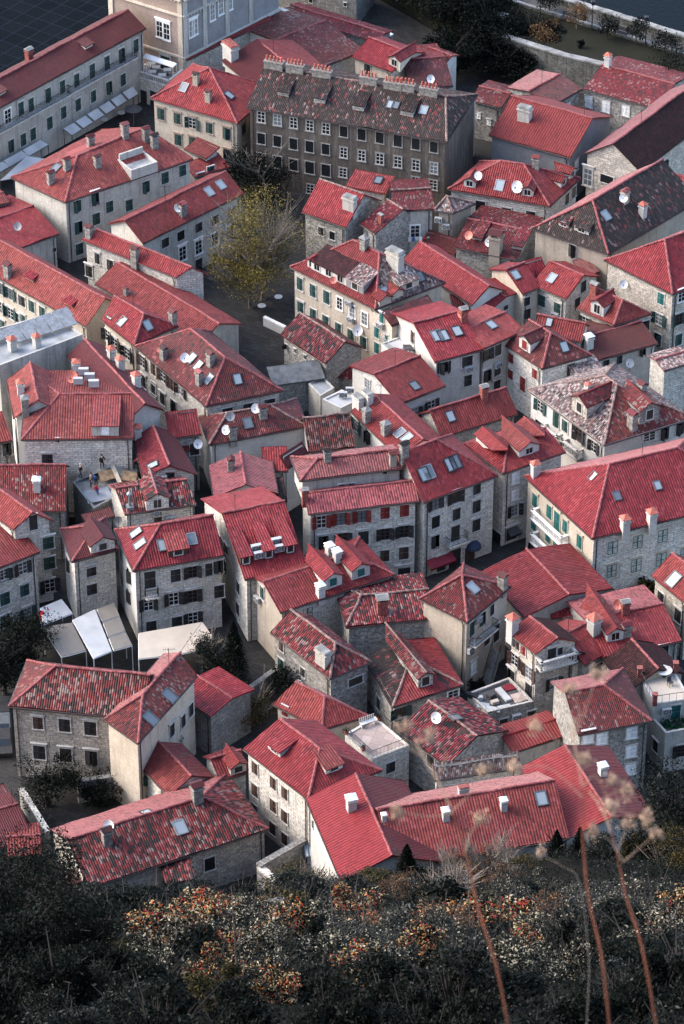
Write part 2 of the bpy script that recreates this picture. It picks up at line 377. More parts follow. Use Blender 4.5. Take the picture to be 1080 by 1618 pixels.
def cap_line(mb, a, b, rad=0.13, age=1.0):
    L = (b - a).length; n = max(1, int(L / 0.42)); t = (b - a) / max(L, 1e-6)
    s = t.cross(V((0, 0, 1)));
    if s.length < 1e-4: return
    s.normalize(); u = s.cross(t)
    for i in range(n):
        o = V((noise.noise(a + t * i) , noise.noise(b + t * i), 0)) * 0.03 * age
        k = noise.noise((a + t * (L * (i + .5) / n)) * 0.35) * 0.13 * age
        p0 = a + t * (L * i / n) + o + V((0, 0, k)); p1 = a + t * (L * (i + 1.1) / n) + o + V((0, 0, k))
        r0, r1 = rad * 0.86, rad * 1.08
        A = [p0 + s * math.cos(x) * r0 + u * math.sin(x) * r0 for x in [math.pi * j / 4 for j in range(5)]]
        B = [p1 + s * math.cos(x) * r1 + u * math.sin(x) * r1 for x in [math.pi * j / 4 for j in range(5)]]
        for j in range(4): mb.face([A[j], A[j + 1], B[j + 1], B[j]])
        mb.face(A[::-1]); mb.face(B)
def house(label, crop, ze, P, R=None, kind='g', roof='red', wall='stone', hip0='g', name='house', cat='house', group=None, mats=None, zb=-0.6,
          win=(), sky=(), chim=(), dish=(), ac=(), dorm=(), age=1.0, ins=0.28, owner=None, lo=0.2, hi=0.75, caps='ridge', para=0.5, gutter=True, pipe=True, trim='trim', hood=0.3, floor=None):
    H = House(); H.crop = crop
    E = [at_z(photo(crop, p), ze) for p in P]; Rp = photo(crop, R) if R else None
    s = s0 = 0.0; rise = 0.0
    if len(E) == 2:
        al = flatv(E[1] - E[0]).normalized(); n = V((-al.y, al.x, 0))
        if n.dot(flatv(E[1] - CAM)) < 0: n = -n
        if isinstance(R, (int, float)): h = R; rise = h * 0.5
        else:
            r = solve2(E[1], n, Rp); h = r[0] if r else -1; rise = (r[1] - ze) if r else 0
            hh = hi if kind != 's' else 1.1
            if not (0.8 < h < 14 and lo <= rise / h <= hh):
                k = min(max(rise / h, lo), hh) if h > 0.3 else 0.42
                k0 = k
                best = None
                for k in (lo, 0.3, 0.4, 0.5, 0.6, hh):
                    x = lsq(lambda q: E[1] + n * q + V((0, 0, q * k)), Rp, 1.0, 12)
                    pp = project(E[1] + n * x + V((0, 0, x * k))); e = math.hypot(pp[0] - Rp[0], pp[1] - Rp[1])
                    if best is None or e < best[0]: best = (e, x, k)
                h = best[1]; rise = h * best[2]
                if best[0] > 8: WARN.append('%s: ridge off by %.0f px (h %.1f k %.2f)' % (label[:40], best[0], h, best[2]))
        w = h if kind == 's' else 2 * h
        E.append(E[1] + n * w); E.append(E[0] + n * w)
    elif len(E) == 3: E.append(E[0] + E[2] - E[1])
    H.ze = ze
    cen = sum(E, V()) / 4; cen.z = 0
    m1 = (E[1] + E[2]) / 2; m0 = (E[0] + E[3]) / 2; ax = flatv(m0 - m1); L = ax.length; ax.normalize()
    hw = (E[2] - E[1]).length / 2
    if kind in 'gh' and len(P) > 2:
        if kind == 'g' or R is None:
            rise = hw * 0.45 if R is None else lsq(lambda q: m1 + V((0, 0, q)), Rp, hw * lo, hw * hi)
        else:
            r = solve2(m1, ax, Rp); s = r[0] if r else -1; rise = (r[1] - ze) if r else 0
            if not (0.2 < s < L and lo * hw <= rise <= hi * hw):
                best = None
                for k in (lo, 0.3, 0.4, 0.5, 0.6, hi):
                    x = lsq(lambda q: m1 + ax * q + V((0, 0, hw * k)), Rp, 0.0, L * 0.95)
                    pp = project(m1 + ax * x + V((0, 0, hw * k))); e = math.hypot(pp[0] - Rp[0], pp[1] - Rp[1])
                    if best is None or e < best[0]: best = (e, x, hw * k)
                if best[0] > 8: WARN.append('%s: hip apex off by %.0f px (s %.1f rise %.1f)' % (label[:40], best[0], best[1], best[2]))
                s, rise = best[1], best[2]
    if hip0 == 'h': s0 = min(s if s > 0 else hw, L - s - 0.05)
    elif isinstance(hip0, (int, float)): s0 = min(hip0, L - s - 0.05)
    elif isinstance(hip0, tuple):
        r = solve2(m1, ax, photo(crop, hip0)); s0 = max(0.0, min(L - (r[0] if r else L), L - s - 0.05))
    H.rise = rise; zr = ze + rise
    A = V((*(m1 + ax * s).xy, zr)); B = V((*(m0 - ax * s0).xy, zr)); H.E, H.A, H.B = E, A, B
    # inset wall outline
    cc = sum(E, V()) / 4; W = []
    for i in range(4):
        p = E[i]; d1 = flatv(E[(i + 1) % 4] - p).normalized(); d0 = flatv(E[i - 1] - p).normalized()
        W.append(p + (d1 + d0) * ins)
    H.W = W
    # faces for hit tests: (points, kind)
    top = lambda p, z: V((p.x, p.y, z)); H.faces = []
    wm = (W[1] + W[2]) / 2; wm0 = (W[0] + W[3]) / 2
    if kind in 'gh':
        H.faces += [([E[0], E[1], A, B], 'roof'), ([E[2], E[3], B, A], 'roof')]
        if s > 0.05: H.faces.append(([E[1], E[2], A], 'roof'))
        if s0 > 0.05: H.faces.append(([E[3], E[0], B], 'roof'))
    elif kind == 's':
        H.faces.append(([E[0], E[1], top(E[2], zr), top(E[3], zr)], 'roof'))
    else: H.faces.append((E[:], 'roof'))
    zt = [ze, ze, zr - .1, zr - .1] if kind == 's' else [ze + (para if kind == 'f' else 0.03)] * 4
    walls = []
    for i in range(4):
        j = (i + 1) % 4; poly = [top(W[i], zb), top(W[j], zb), top(W[j], zt[j])]
        if kind in 'gh' and ((i == 1 and s <= .05) or (i == 3 and s0 <= .05)):
            q = wm if i == 1 else wm0; poly.append(top(q, zr - 0.10))
        poly.append(top(W[i], zt[i])); walls.append(poly); H.faces.append((poly, 'wall'))
    H.cen = flatv(cc)
    # objects
    if owner is None:
        root = thing(name, label, cat, cen, group)
    else: root = owner
    H.root = root; org = root.location.copy()
    wallname = 'wall' if owner is None else 'upper_wall'
    mb = MB()
    for poly in walls:
        d = flatv(poly[1] - poly[0]); Lw = d.length; d.normalize(); out = d.cross(V((0, 0, 1)))
        uv = [((p - poly[0]).dot(d), p.z) for p in poly]
        mid = flatv((poly[0] + poly[1]) / 2)
        if out.dot(mid - H.cen) < 0: poly = poly[::-1]; uv = uv[::-1]
        mb.face([p - org for p in poly], uv)
    if kind == 'f':
        zf = ze; wt = 0.22
        inner = []
        for i in range(4):
            d1 = flatv(W[(i + 1) % 4] - W[i]).normalized(); d0 = flatv(W[i - 1] - W[i]).normalized(); inner.append(W[i] + (d1 + d0) * wt)
        for i in range(4):
            j = (i + 1) % 4
            mb.face([p - org for p in (top(W[i], ze + para), top(W[j], ze + para), top(inner[j], ze + para), top(inner[i], ze + para))])
            mb.face([p - org for p in (top(inner[i], ze + para), top(inner[j], ze + para), top(inner[j], ze - .1), top(inner[i], ze - .1))])
    link(wallname, mb.mesh(wallname, [wall]), root)
    rb = MB(); mats = mats or [roof]
    mi = lambda k: min(k, len(mats) - 1)
    e01 = flatv(E[1] - E[0]).normalized(); e12 = flatv(E[2] - E[1]).normalized()
    T = 0.14
    if kind == 'f':
        rb.face([p - org for p in W], [(p.x, p.y) for p in W])
    else:
        tops = MB()
        if kind == 's': grid_face(tops, E[0], E[1], top(E[2], zr), top(E[3], zr), e01, 0, age)
        else:
            grid_face(tops, E[0], E[1], A, B, e01, 0, age); grid_face(tops, E[3], E[2], A, B, e01, mi(2), age)
            if s > .05: grid_face(tops, E[1], E[2], A, A, e12, mi(1), age)
            if s0 > .05: grid_face(tops, E[0], E[3], B, B, e12, mi(3), age)
        rb = tops; rb.v = [tuple(V(p) - org) for p in rb.v]
        # underside + fascia
        dn = V((0, 0, -T))
        for pts, k in list(H.faces):
            if k != 'roof': continue
            rb.face([p + dn - org for p in pts][::-1])
        def fascia(a, b): rb.face([a - org, b - org, b + dn - org, a + dn - org], None, 0)
        if kind == 's':
            q = [E[0], E[1], top(E[2], zr), top(E[3], zr)]
            for i in range(4): fascia(q[i], q[(i + 1) % 4])
        else:
            fascia(E[0], E[1]); fascia(E[2], E[3])
            for c0, c1, ap, ss in ((E[1], E[2], A, s), (E[3], E[0], B, s0)):
                if ss > .05: fascia(c0, c1)
                else: fascia(c0, ap); fascia(ap, c1)
    roofname = 'roof' if owner is None else 'upper_roof'
    ro = link(roofname, rb.mesh(roofname, mats), root); H.roof = ro
    if kind in 'gh' and caps:
        cb = MB(); Eo = [p - org for p in E]; Ao, Bo = A - org, B - org
        if (Ao - Bo).length > .3: cap_line(cb, Ao, Bo, age=age)
        if s > .05: cap_line(cb, Eo[1], Ao, age=age); cap_line(cb, Eo[2], Ao, age=age)
        if s0 > .05: cap_line(cb, Eo[0], Bo, age=age); cap_line(cb, Eo[3], Bo, age=age)
        if cb.f: link('ridge_cap', cb.mesh('ridge_cap', [caps]), ro)
    # gutters, added to draw the dark shadow line along the eaves, and a downpipe
    if gutter and kind != 'f':
        edges = [(0, 1)] if kind == 's' else [(0, 1), (2, 3)] + ([(1, 2)] if s > .05 else []) + ([(3, 0)] if s0 > .05 else [])
        for i, j in edges:
            o = flatv((E[i] + E[j]) / 2) - H.cen; dd = flatv(E[j] - E[i]).normalized(); nn = V((-dd.y, dd.x, 0)); nn = nn if nn.dot(o) > 0 else -nn
            gb = MB(); gb.tube([E[i] - org + nn * .05 - V((0, 0, .13)), E[j] - org + nn * .05 - V((0, 0, .13))], 0.07, 5)
            link('gutter', gb.mesh('gutter', ['gutter']), ro)
        if pipe and owner is None:
            w1 = W[1] - org; o = (W[1] - H.cen); o.z = 0; o.normalize(); dd = flatv(W[0] - W[1]).normalized(); q = w1 + dd * .35
            nn = V((-dd.y, dd.x, 0)); nn = nn if nn.dot(o) > 0 else -nn
            pb = MB(); pb.tube([q + nn * .33 + V((0, 0, -.15)), q + nn * .08 + V((0, 0, -.7)), V((q.x + nn.x * .08, q.y + nn.y * .08, zb))], 0.05, 5)
            link('downpipe', pb.mesh('downpipe', ['gutter']), root)
    H.label = label
    for w in win: add_windows(H, w, trim, hood)
    for q in sky: skylight(H, q)
    for q in chim: chimney(H, q)
    for q in dish: sat_dish(H, q)
    for q in ac: aircon(H, q)
    for q in dorm: dormer(H, q, mats[0])
    if kind in 'gh' and owner is None and ARNG.random() < .38:
        t_ = ARNG.uniform(.1, .9); M = Matrix.Translation(A.lerp(B, t_) - org) @ Matrix.Rotation(ARNG.uniform(-.6, .6), 4, 'Z'); link('antenna', kit('antenna', k_antenna, 'gutter'), root, M)
    return H
ARNG = random.Random(77)
def k_antenna(mb):
    mb.tube([(0, 0, -.1), (0, 0, 1.9)], .028, 5); mb.tube([(-.5, 0, 1.75), (.6, 0, 1.75)], .018, 4)
    for i in range(6): x = -.45 + i * .19; mb.tube([(x, -.3 + i * .025, 1.75), (x, .3 - i * .025, 1.75)], .012, 4)
def hit(H, px, want):
    d = ray(px); best = None
    for pts, k in H.faces:
        if k not in want: continue
        n = (pts[1] - pts[0]).cross(pts[2] - pts[1])
        if n.length < 1e-6: continue
        n.normalize(); den = n.dot(d)
        if abs(den) < 1e-7: continue
        t = n.dot(pts[0] - CAM) / den
        if t <= 0: continue
        p = CAM + d * t; nn = n if den < 0 else -n
        inside = True; sgn = 0
        for i in range(len(pts)):
            c = (pts[(i + 1) % len(pts)] - pts[i]).cross(p - pts[i]).dot(n)
            if c < -1e-4:
                if sgn > 0: inside = False
                sgn = -1
            elif c > 1e-4:
                if sgn < 0: inside = False
                sgn = 1
        if not inside: continue
        if k == 'wall':
            o = flatv((pts[0] + pts[1]) / 2) - H.cen
            if nn.dot(o) < 0: continue
        if k == 'roof' and nn.z < 0: continue
        if best is None or t < best[0]: best = (t, p, nn, k)
    return best
def row(a, b, n): return [(a[0] + (b[0] - a[0]) * i / max(1, n - 1), a[1] + (b[1] - a[1]) * i / max(1, n - 1)) for i in range(n)]
def add_windows(H, spec, trim, hood):
    """(style, points, [w, h], [crop])"""
    style, pts = spec[0], spec[1]; w, h = spec[2] if len(spec) > 2 and spec[2] else (0.92, 1.4); crop = spec[3] if len(spec) > 3 else H.crop
    for p in pts:
        r = hit(H, photo(crop, p), ('wall',))
        if not r: WARN.append('%s: window %s misses' % (H.label[:40], p)); continue
        st = random.choice(style) if isinstance(style, list) else style
        pos, n = r[1], V((r[2].x, r[2].y, 0)).normalized()
        k = 1 + uni(-.04, .04)
        put_window(H.root, pos + n * .01, n, st, w * k, h * k, trim, rnd() < hood)
def frame_on_roof(n):
    up = (V((0, 0, 1)) - n * n.z).normalized(); x = up.cross(n)
    return Matrix(((x.x, up.x, n.x), (x.y, up.y, n.y), (x.z, up.z, n.z))).to_4x4()
def k_skyframe(mb):
    for sx in (-1, 1): mb.box((sx * .42 - .05, -.6, -.05), (sx * .42 + .05, .6, .12)); mb.box((-.37, sx * .56 - .05, -.05), (.37, sx * .56 + .05, .12))
def k_skyglass(mb): mb.box((-.37, -.51, -.05), (.37, .51, .08))
def skylight(H, q):
    px = photo(H.crop, q[:2]); r = hit(H, px, ('roof',)); sc = q[2] if len(q) > 2 else 1.0
    if not r: WARN.append('%s: skylight %s misses' % (H.label[:40], q)); return
    M = Matrix.Translation(r[1] - H.root.location) @ frame_on_roof(r[2]) @ Matrix.Diagonal((sc, sc, 1, 1))
    o = link('skylight', kit('skylight_frame', k_skyframe, random.choice(['metal_grey', 'shut_grey', 'shut_dark'])), H.root, M)
    link('pane', kit('skylight_pane', k_skyglass, random.choice(['glass_sky', 'glass_sky', 'glass_mid'])), o)
def facing(H):
    d = flatv(H.E[1] - H.E[0]).normalized(); return math.atan2(d.y, d.x)
def k_ch_stone(mb):
    mb.box((-.36, -.3, -.9), (.36, .3, 1.05)); mb.box((-.44, -.38, 1.05), (.44, .38, 1.16))
    for sx in (-1, 1): mb.box((sx * .3 - .08, -.3, 1.16), (sx * .3 + .08, .3, 1.4))
def k_ch_cap(mb):
    mb.face([V((-.46, -.4, 1.4)), V((.46, -.4, 1.4)), V((.46, 0, 1.62)), V((-.46, 0, 1.62))]); mb.face([V((.46, .4, 1.4)), V((-.46, .4, 1.4)), V((-.46, 0, 1.62)), V((.46, 0, 1.62))])
    mb.face([V((-.46, .4, 1.4)), V((-.46, -.4, 1.4)), V((-.46, 0, 1.62))]); mb.face([V((.46, -.4, 1.4)), V((.46, .4, 1.4)), V((.46, 0, 1.62))]); mb.face([V((-.46, -.4, 1.4)), V((-.46, .4, 1.4)), V((.46, .4, 1.4)), V((.46, -.4, 1.4))])
def k_ch_white(mb):
    mb.box((-.34, -.34, -.9), (.34, .34, .95)); mb.box((-.42, -.42, .95), (.42, .42, 1.05))
    for sx in (-1, 1):
        for sy in (-1, 1): mb.box((sx * .3 - .06, sy * .3 - .06, 1.05), (sx * .3 + .06, sy * .3 + .06, 1.3))
def k_ch_hood(mb):
    a = [V((x, y, 1.3)) for x, y in ((-.45, -.45), (.45, -.45), (.45, .45), (-.45, .45))]; t = V((0, 0, 1.66))
    for i in range(4): mb.face([a[i], a[(i + 1) % 4], t])
    mb.face(a[::-1])
def k_ch_big(mb):
    mb.box((-.75, -.4, -1.2), (.75, .4, 1.1)); mb.box((-.86, -.5, 1.1), (.86, .5, 1.24)); mb.box((-.7, -.36, 1.24), (.7, .36, 1.5))
def k_ch_bigcap(mb): mb.box((-.85, -.5, 1.5), (.85, .5, 1.62), None, 0, .12)
def k_ch_row(mb): mb.box((-1.05, -.3, -.9), (1.05, .3, .75)); mb.box((-1.12, -.36, .75), (1.12, .36, .88))
def k_ch_pots(mb):
    for i in range(5): mb.tube([(-.84 + i * .42, 0, .88), (-.84 + i * .42, 0, 1.5)], [.13, .1], 7)
def k_ch_metal(mb): mb.tube([(0, 0, -.5), (0, 0, 1.2)], .14, 8); mb.box((-.28, -.28, -.5), (.28, .28, .15))
def k_ch_cowl(mb): mb.tube([(0, 0, 1.2), (0, 0, 1.32), (0, 0, 1.5)], [.26, .24, .03], 8)
CHK = dict(s=(k_ch_stone, k_ch_cap, ('chimney_stone', 'oldred')), t=(k_ch_stone, k_ch_cap, ('plaster_tan', 'oldred')), w=(k_ch_white, k_ch_hood, ('plaster_white', 'pot')), g=(k_ch_white, k_ch_hood, ('chimney_stone', 'concrete')), b=(k_ch_stone, k_ch_cap, ('brick', 'concrete')),
           B=(k_ch_big, k_ch_bigcap, ('plaster_grey', 'concrete')), W=(k_ch_big, k_ch_bigcap, ('plaster_white', 'brick')), p=(k_ch_row, k_ch_pots, ('chimney_stone', 'pot')), m=(k_ch_metal, k_ch_cowl, ('metal_grey', 'metal_grey')), a=(k_ch_white, k_ch_hood, ('plaster_white', 'trim_white')))
def chimney(H, q):
    """(x, y of the stack's middle, type, scale)"""
    ty = q[2]; sc = q[3] if len(q) > 3 else 1.0
    px = photo(H.crop, q[:2]); r = None
    for dy in (7, 4, 0, 10, 14):
        r = hit(H, (px[0], px[1] + dy * sc), ('roof',))
        if r: break
    if not r: WARN.append('%s: chimney %s misses' % (H.label[:40], q)); return
    b, c, mm = CHK[ty]
    M = Matrix.Translation(r[1] - H.root.location) @ Matrix.Rotation(facing(H), 4, 'Z') @ Matrix.Diagonal((sc * uni(.95, 1.06), sc * uni(.95, 1.06), sc * uni(.92, 1.1), 1))
    o = link('chimney', kit('chimney_' + ty, b, mm[0]), H.root, M)
    link('chimney_pot' if ty == 'p' else 'chimney_cap', kit('chimney_cap_' + ty, c, mm[1]), o)
def k_dish(mb):
    n = 18; R = .46
    rings = [[V((r * math.cos(2 * math.pi * k / n), -0.35 * (r * r) / (R) + .0, r * 1.08 * math.sin(2 * math.pi * k / n))) for k in range(n)] for r in (.02, .16, .31, R)]
    for i in range(3):
        for k in range(n):
            a, b, c, d = rings[i][k], rings[i][(k + 1) % n], rings[i + 1][(k + 1) % n], rings[i + 1][k]
            mb.face([a, b, c, d]); o = V((0, .02, 0)); mb.face([d + o, c + o, b + o, a + o])
    for k in range(n):
        a, b = rings[3][k], rings[3][(k + 1) % n]; o = V((0, .02, 0)); mb.face([a, b, b + o, a + o])
def k_mast(mb): mb.tube([(0, .1, -.9), (0, .1, .0), (0, .02, .02)], .025, 5); mb.tube([(0, -.1, -.45), (0, -.5, -.05)], .014, 4); mb.box((-.05, -.56, -.1), (.05, -.46, .02))
def sat_dish(H, q):
    """(x, y of the dish centre, material letter, scale)"""
    px = photo(H.crop, q[:2]); sc = q[3] if len(q) > 3 else 1.0; m = dict(w='dish_white', r='dish_red', g='dish_grey')[q[2]]
    r = hit(H, (px[0], px[1] + 8), ('roof', 'wall')) or hit(H, px, ('roof', 'wall'))
    if not r: WARN.append('%s: dish %s misses' % (H.label[:40], q)); return
    pos = r[1] + (V((0, 0, .8)) if r[3] == 'roof' else V((r[2].x, r[2].y, 0)) * .35 + V((0, 0, .5)))
    M = Matrix.Translation(pos - H.root.location) @ Matrix.Rotation(math.radians(uni(-38, 12)), 4, 'Z') @ Matrix.Rotation(math.radians(uni(-34, -20)), 4, 'X') @ Matrix.Diagonal((sc, sc, sc, 1))
    o = link('satellite_dish', kit('satellite_dish', k_dish, m), H.root, M)
    link('mast', kit('dish_mast', k_mast, 'gutter'), o)
def k_ac(mb): mb.box((-.42, -.34, -.3), (.42, 0, .3))
def k_fan(mb):
    n = 14
    for rr in (.08, .15, .22):
        for k in range(n):
            a0, a1 = 2 * math.pi * k / n, 2 * math.pi * (k + 1) / n
            f = lambda r, a: V((-.1 + r * math.cos(a), -.345, r * math.sin(a)))
            mb.face([f(rr, a0), f(rr, a1), f(rr + .05, a1), f(rr + .05, a0)])
    mb.box((.2, -.35, -.22), (.36, -.341, .22))
def aircon(H, q):
    px = photo(H.crop, q[:2]); r = hit(H, px, ('wall', 'roof')); sc = q[2] if len(q) > 2 else 1.0
    if not r: WARN.append('%s: ac %s misses' % (H.label[:40], q)); return
    if r[3] == 'wall':
        n = V((r[2].x, r[2].y, 0)).normalized(); pos = r[1] + n * .06
    else:
        n = V((r[2].x, r[2].y, 0)); n = n.normalized() if n.length > .05 else V((0, -1, 0)); pos = r[1] + V((0, 0, .5))
    x = V((0, 0, 1)).cross(n)
    M = Matrix.Translation(pos - H.root.location) @ Matrix(((x.x, -n.x, 0), (x.y, -n.y, 0), (0, 0, 1))).to_4x4() @ Matrix.Diagonal((sc, sc, sc, 1))
    o = link('air_conditioner', kit('air_conditioner', k_ac, 'flat_white'), H.root, M)
    link('fan_grille', kit('fan_grille', k_fan, 'shut_grey'), o)
def dormer(H, q, rm):
    """(x, y of the front wall's middle, type, width, height, window style, wall material, [roof mat])"""
    px = photo(H.crop, q[:2]); ty, w, h, ws, wm = q[2:7]; rm = q[7] if len(q) > 7 else rm
    r = hit(H, px, ('roof',))
    if not r: WARN.append('%s: dormer %s misses' % (H.label[:40], q)); return
    n = r[2]; d = V((n.x, n.y, 0)); k = d.length / max(n.z, .05)
    d = d.normalized() if d.length > .03 else V((0, -1, 0)); k = max(k, .22)
    x = V((0, 0, 1)).cross(d)
    M = Matrix.Translation(r[1] - H.root.location) @ Matrix(((x.x, -d.x, 0), (x.y, -d.y, 0), (0, 0, 1))).to_4x4()
    mb = MB(); rb = MB(); hw = w / 2; z0 = -.5
    if ty == 'shed':
        k2 = k * (.35 if h <= 1.2 else -.15); D = h / (k - k2) + .3
        zt = lambda y: h + k2 * y
        f = [V((-hw, 0, z0)), V((hw, 0, z0)), V((hw, 0, h)), V((-hw, 0, h))]; mb.face(f, [(p.x, p.z) for p in f])
        for sx in (-1, 1):
            p = [V((sx * hw, 0, z0)), V((sx * hw, D, zt(D))), V((sx * hw, 0, h))]; mb.face(p if sx > 0 else p[::-1], [(v.y, v.z) for v in (p if sx > 0 else p[::-1])])
        a, b, c, e = V((-hw - .12, -.22, zt(-.22))), V((hw + .12, -.22, zt(-.22))), V((hw + .12, D, zt(D))), V((-hw - .12, D, zt(D)))
        rb.face([a, b, c, e], [(p.x, p.y) for p in (a, b, c, e)]); o = V((0, 0, -.1)); rb.face([e + o, c + o, b + o, a + o])
        for p, s_ in ((a, b), (b, c), (e, a)): rb.face([p + o, s_ + o, s_, p])
    else:
        gr = hw * .55; D = (h + gr) / k + .3; D2 = h / k + .3
        f = [V((-hw, 0, z0)), V((hw, 0, z0)), V((hw, 0, h)), V((0, 0, h + gr)), V((-hw, 0, h))]; mb.face(f, [(p.x, p.z) for p in f])
        for sx in (-1, 1):
            p = [V((sx * hw, 0, z0)), V((sx * hw, D2, h)), V((sx * hw, 0, h))]; p = p if sx > 0 else p[::-1]; mb.face(p, [(v.y, v.z) for v in p])
            e_ = hw + .16; ez = h - .16 * .55
            a, b, c, e = V((sx * e_, -.2, ez)), V((sx * e_, D2, ez)), V((0, D, h + gr)), V((0, -.2, h + gr)); o = V((0, 0, .05)); a, b, c, e = a + o, b + o, c + o, e + o
            q4 = [a, b, c, e] if sx > 0 else [e, c, b, a]
            rb.face(q4, [(p_.y, abs(p_.x) * 1.15) for p_ in q4]); o = V((0, 0, -.1)); rb.face([p_ + o for p_ in q4][::-1])
            for p_, s_ in ((a, e), (a, b)): rb.face([p_ + o, s_ + o, s_, p_]); rb.face([p_, s_, s_ + o, p_ + o])
        cap_line(rb, V((0, -.22, h + gr + .05)), V((0, D, h + gr + .05)), .1, 0)
    o = link('dormer', mb.mesh('dormer', [wm]), H.root, M)
    link('dormer_roof', rb.mesh('dormer_roof', [rm]), o)
    if ws:
        sm, mode = STY[ws]; wh = min(1.15, h * .78); wn = max(1, int(w / 1.5)); ww = min(.85, w / wn * .62)
        for i in range(wn):
            cx = (i - (wn - 1) / 2) * w / wn
            wb = MB(); hx, hz, zc = ww / 2, wh / 2, h * .5
            for sx in (-1, 1): wb.box((cx + sx * hx - .05, -.05, zc - hz - .05), (cx + sx * hx + .05, .02, zc + hz + .05))
            wb.box((cx - hx + .05, -.05, zc + hz - .03), (cx + hx - .05, .02, zc + hz + .06)); wb.box((cx - hx + .05, -.07, zc - hz - .06), (cx + hx - .05, .02, zc - hz + .03))
            pm = 'glass_dark' if mode in ('void', 'glazed', 'glazedwhite', 'bare', 'open') else sm
            wb.box((cx - hx + .05, -.02, zc - hz + .03), (cx + hx - .05, .03, zc + hz - .03), None, 1)
            if mode.startswith('glazed') or mode == 'open': wb.box((cx - .02, -.035, zc - hz + .03), (cx + .02, -.021, zc + hz - .03)); 
            link('dormer_window', wb.mesh('dormer_window', ['paint_white' if mode.startswith('glazed') else 'trim', pm]), o)
# ------------------------------------------------------------------ facade fittings
def wall_pt(H, p, crop=None):
    r = hit(H, photo(crop or H.crop, p), ('wall',))
    if not r: WARN.append('%s: fitting %s misses' % (H.label[:40], p)); return None
    return r[1], V((r[2].x, r[2].y, 0)).normalized()
def railing_mb(mb, pts, h=.95, style='iron', mi=0, gap=.14):
    pts = [V(p) for p in pts]
    for a, b in zip(pts, pts[1:]):
        L = (b - a).length; t = (b - a) / L; th = .022 if style == 'iron' else .07
        n = max(2, int(L / (gap if style == 'iron' else .26)))
        for i in range(n + 1):
            q = a + t * (L * i / n); mb.tube([q, q + V((0, 0, h))], th * .7, 4 if style == 'iron' else 6, mi, False)
        if style == 'iron': mb.tube([a + V((0, 0, h)), b + V((0, 0, h))], .03, 5, mi); mb.tube([a + V((0, 0, .08)), b + V((0, 0, .08))], .02, 4, mi)
        else:
            s = t.cross(V((0, 0, 1))) * .12
            for z0, z1 in ((-.05, .1), (h - .05, h + .1)):
                Mx = Matrix.Translation(a) @ Matrix(((t.x, s.x / .12, 0), (t.y, s.y / .12, 0), (0, 0, 1))).to_4x4(); mb.box((-.1, -.13, z0), (L + .1, .13, z1), Mx, mi)
def balcony(H, p0, p1, depth=.8, style='iron', mat='iron', slab='stone', crop=None, plants=False):
    a = wall_pt(H, p0, crop); b = wall_pt(H, p1, crop)
    if not a or not b: return
    n = a[1]; A_, B_ = a[0] - H.root.location, b[0] - H.root.location; B_.z = A_.z
    t = (B_ - A_).normalized(); L = (B_ - A_).length
    Mx = Matrix.Translation(A_) @ Matrix(((t.x, n.x, 0), (t.y, n.y, 0), (0, 0, 1))).to_4x4()
    mb = MB(); mb.box((0, 0, -.16), (L, depth, 0), Mx)
    i = .3
    while i < L:
        mb.box((i - .1, 0, -.42), (i + .1, depth * .7, -.161), Mx); i += max(.9, L / 5)
    if t.cross(n).z < 0: mb.f = [f[::-1] for f in mb.f]; 
    o = link('balcony', mb.mesh('balcony', [slab]), H.root)
    rb = MB(); d = n * (depth - .08); railing_mb(rb, [A_ + n * .05, A_ + d, B_ + d, B_ + n * .05], .95, style)
    link('railing', rb.mesh('balcony_railing', [mat]), o)
    if plants:
        lb = MB()
        for k in range(int(L * 60)):
            c = A_ + t * uni(0, L) + n * (depth + uni(-.2, .15)) + V((0, 0, uni(.5, 1.2))); leaf(lb, c, .09)
        link('foliage', lb.mesh('balcony_foliage', ['leaf_dark']), o)
def leaf(mb, c, s, mi=0, droop=None):
    a = V((uni(-1, 1), uni(-1, 1), uni(-1, 1))).normalized(); b = a.orthogonal().normalized(); b = (Matrix.Rotation(uni(0, 6.28), 3, a) @ b)
    l = s * uni(.7, 1.3); w = l * .5
    c = V(c); e = a.cross(b)
    mb.face([c - b * l * .5, c + e * w * .5, c + b * l * .5, c - e * w * .5], None, mi)
def wall_canopy(H, p0, p1, depth, mat, drop=.45, crop=None, round_=False, nm='door_canopy'):
    a = wall_pt(H, p0, crop); b = wall_pt(H, p1, crop)
    if not a or not b: return
    n = a[1]; A_, B_ = a[0] - H.root.location, b[0] - H.root.location; B_.z = A_.z; mb = MB()
    if not round_:
        q = [A_ + n * .02, B_ + n * .02, B_ + n * depth - V((0, 0, drop)), A_ + n * depth - V((0, 0, drop))]
        mb.face(q); o = V((0, 0, -.04)); mb.face([p + o for p in q][::-1]); f = V((0, 0, -.22)); mb.face([q[3], q[2], q[2] + f, q[3] + f]); mb.face([q[3] + f, q[2] + f, q[2], q[3]])
        for i, j in ((0, 3), (1, 2)): mb.face([q[i] + o, q[j] + o, q[j], q[i]]); mb.face([q[i], q[j], q[j] + o, q[i] + o])
    else:
        c = (A_ + B_) / 2; t = (B_ - A_) / 2; N = 8
        prof = [(math.cos(x) , math.sin(x)) for x in [math.pi / 2 * k / 4 for k in range(5)]]
        for i in range(N):
            a0, a1 = math.pi * i / N, math.pi * (i + 1) / N
            for (r0, z0), (r1, z1) in zip(prof, prof[1:]):
                f = lambda r, z, an: c + t * (r * math.cos(an)) + n * (depth * r * math.sin(an)) + V((0, 0, z * depth * .8 - depth * .5))
                q = [f(r0, z0, a0), f(r0, z0, a1), f(r1, z1, a1), f(r1, z1, a0)]; mb.face(q); mb.face([p + (c - p) * .03 for p in q][::-1])
    link(nm, mb.mesh(nm, [mat]), H.root)
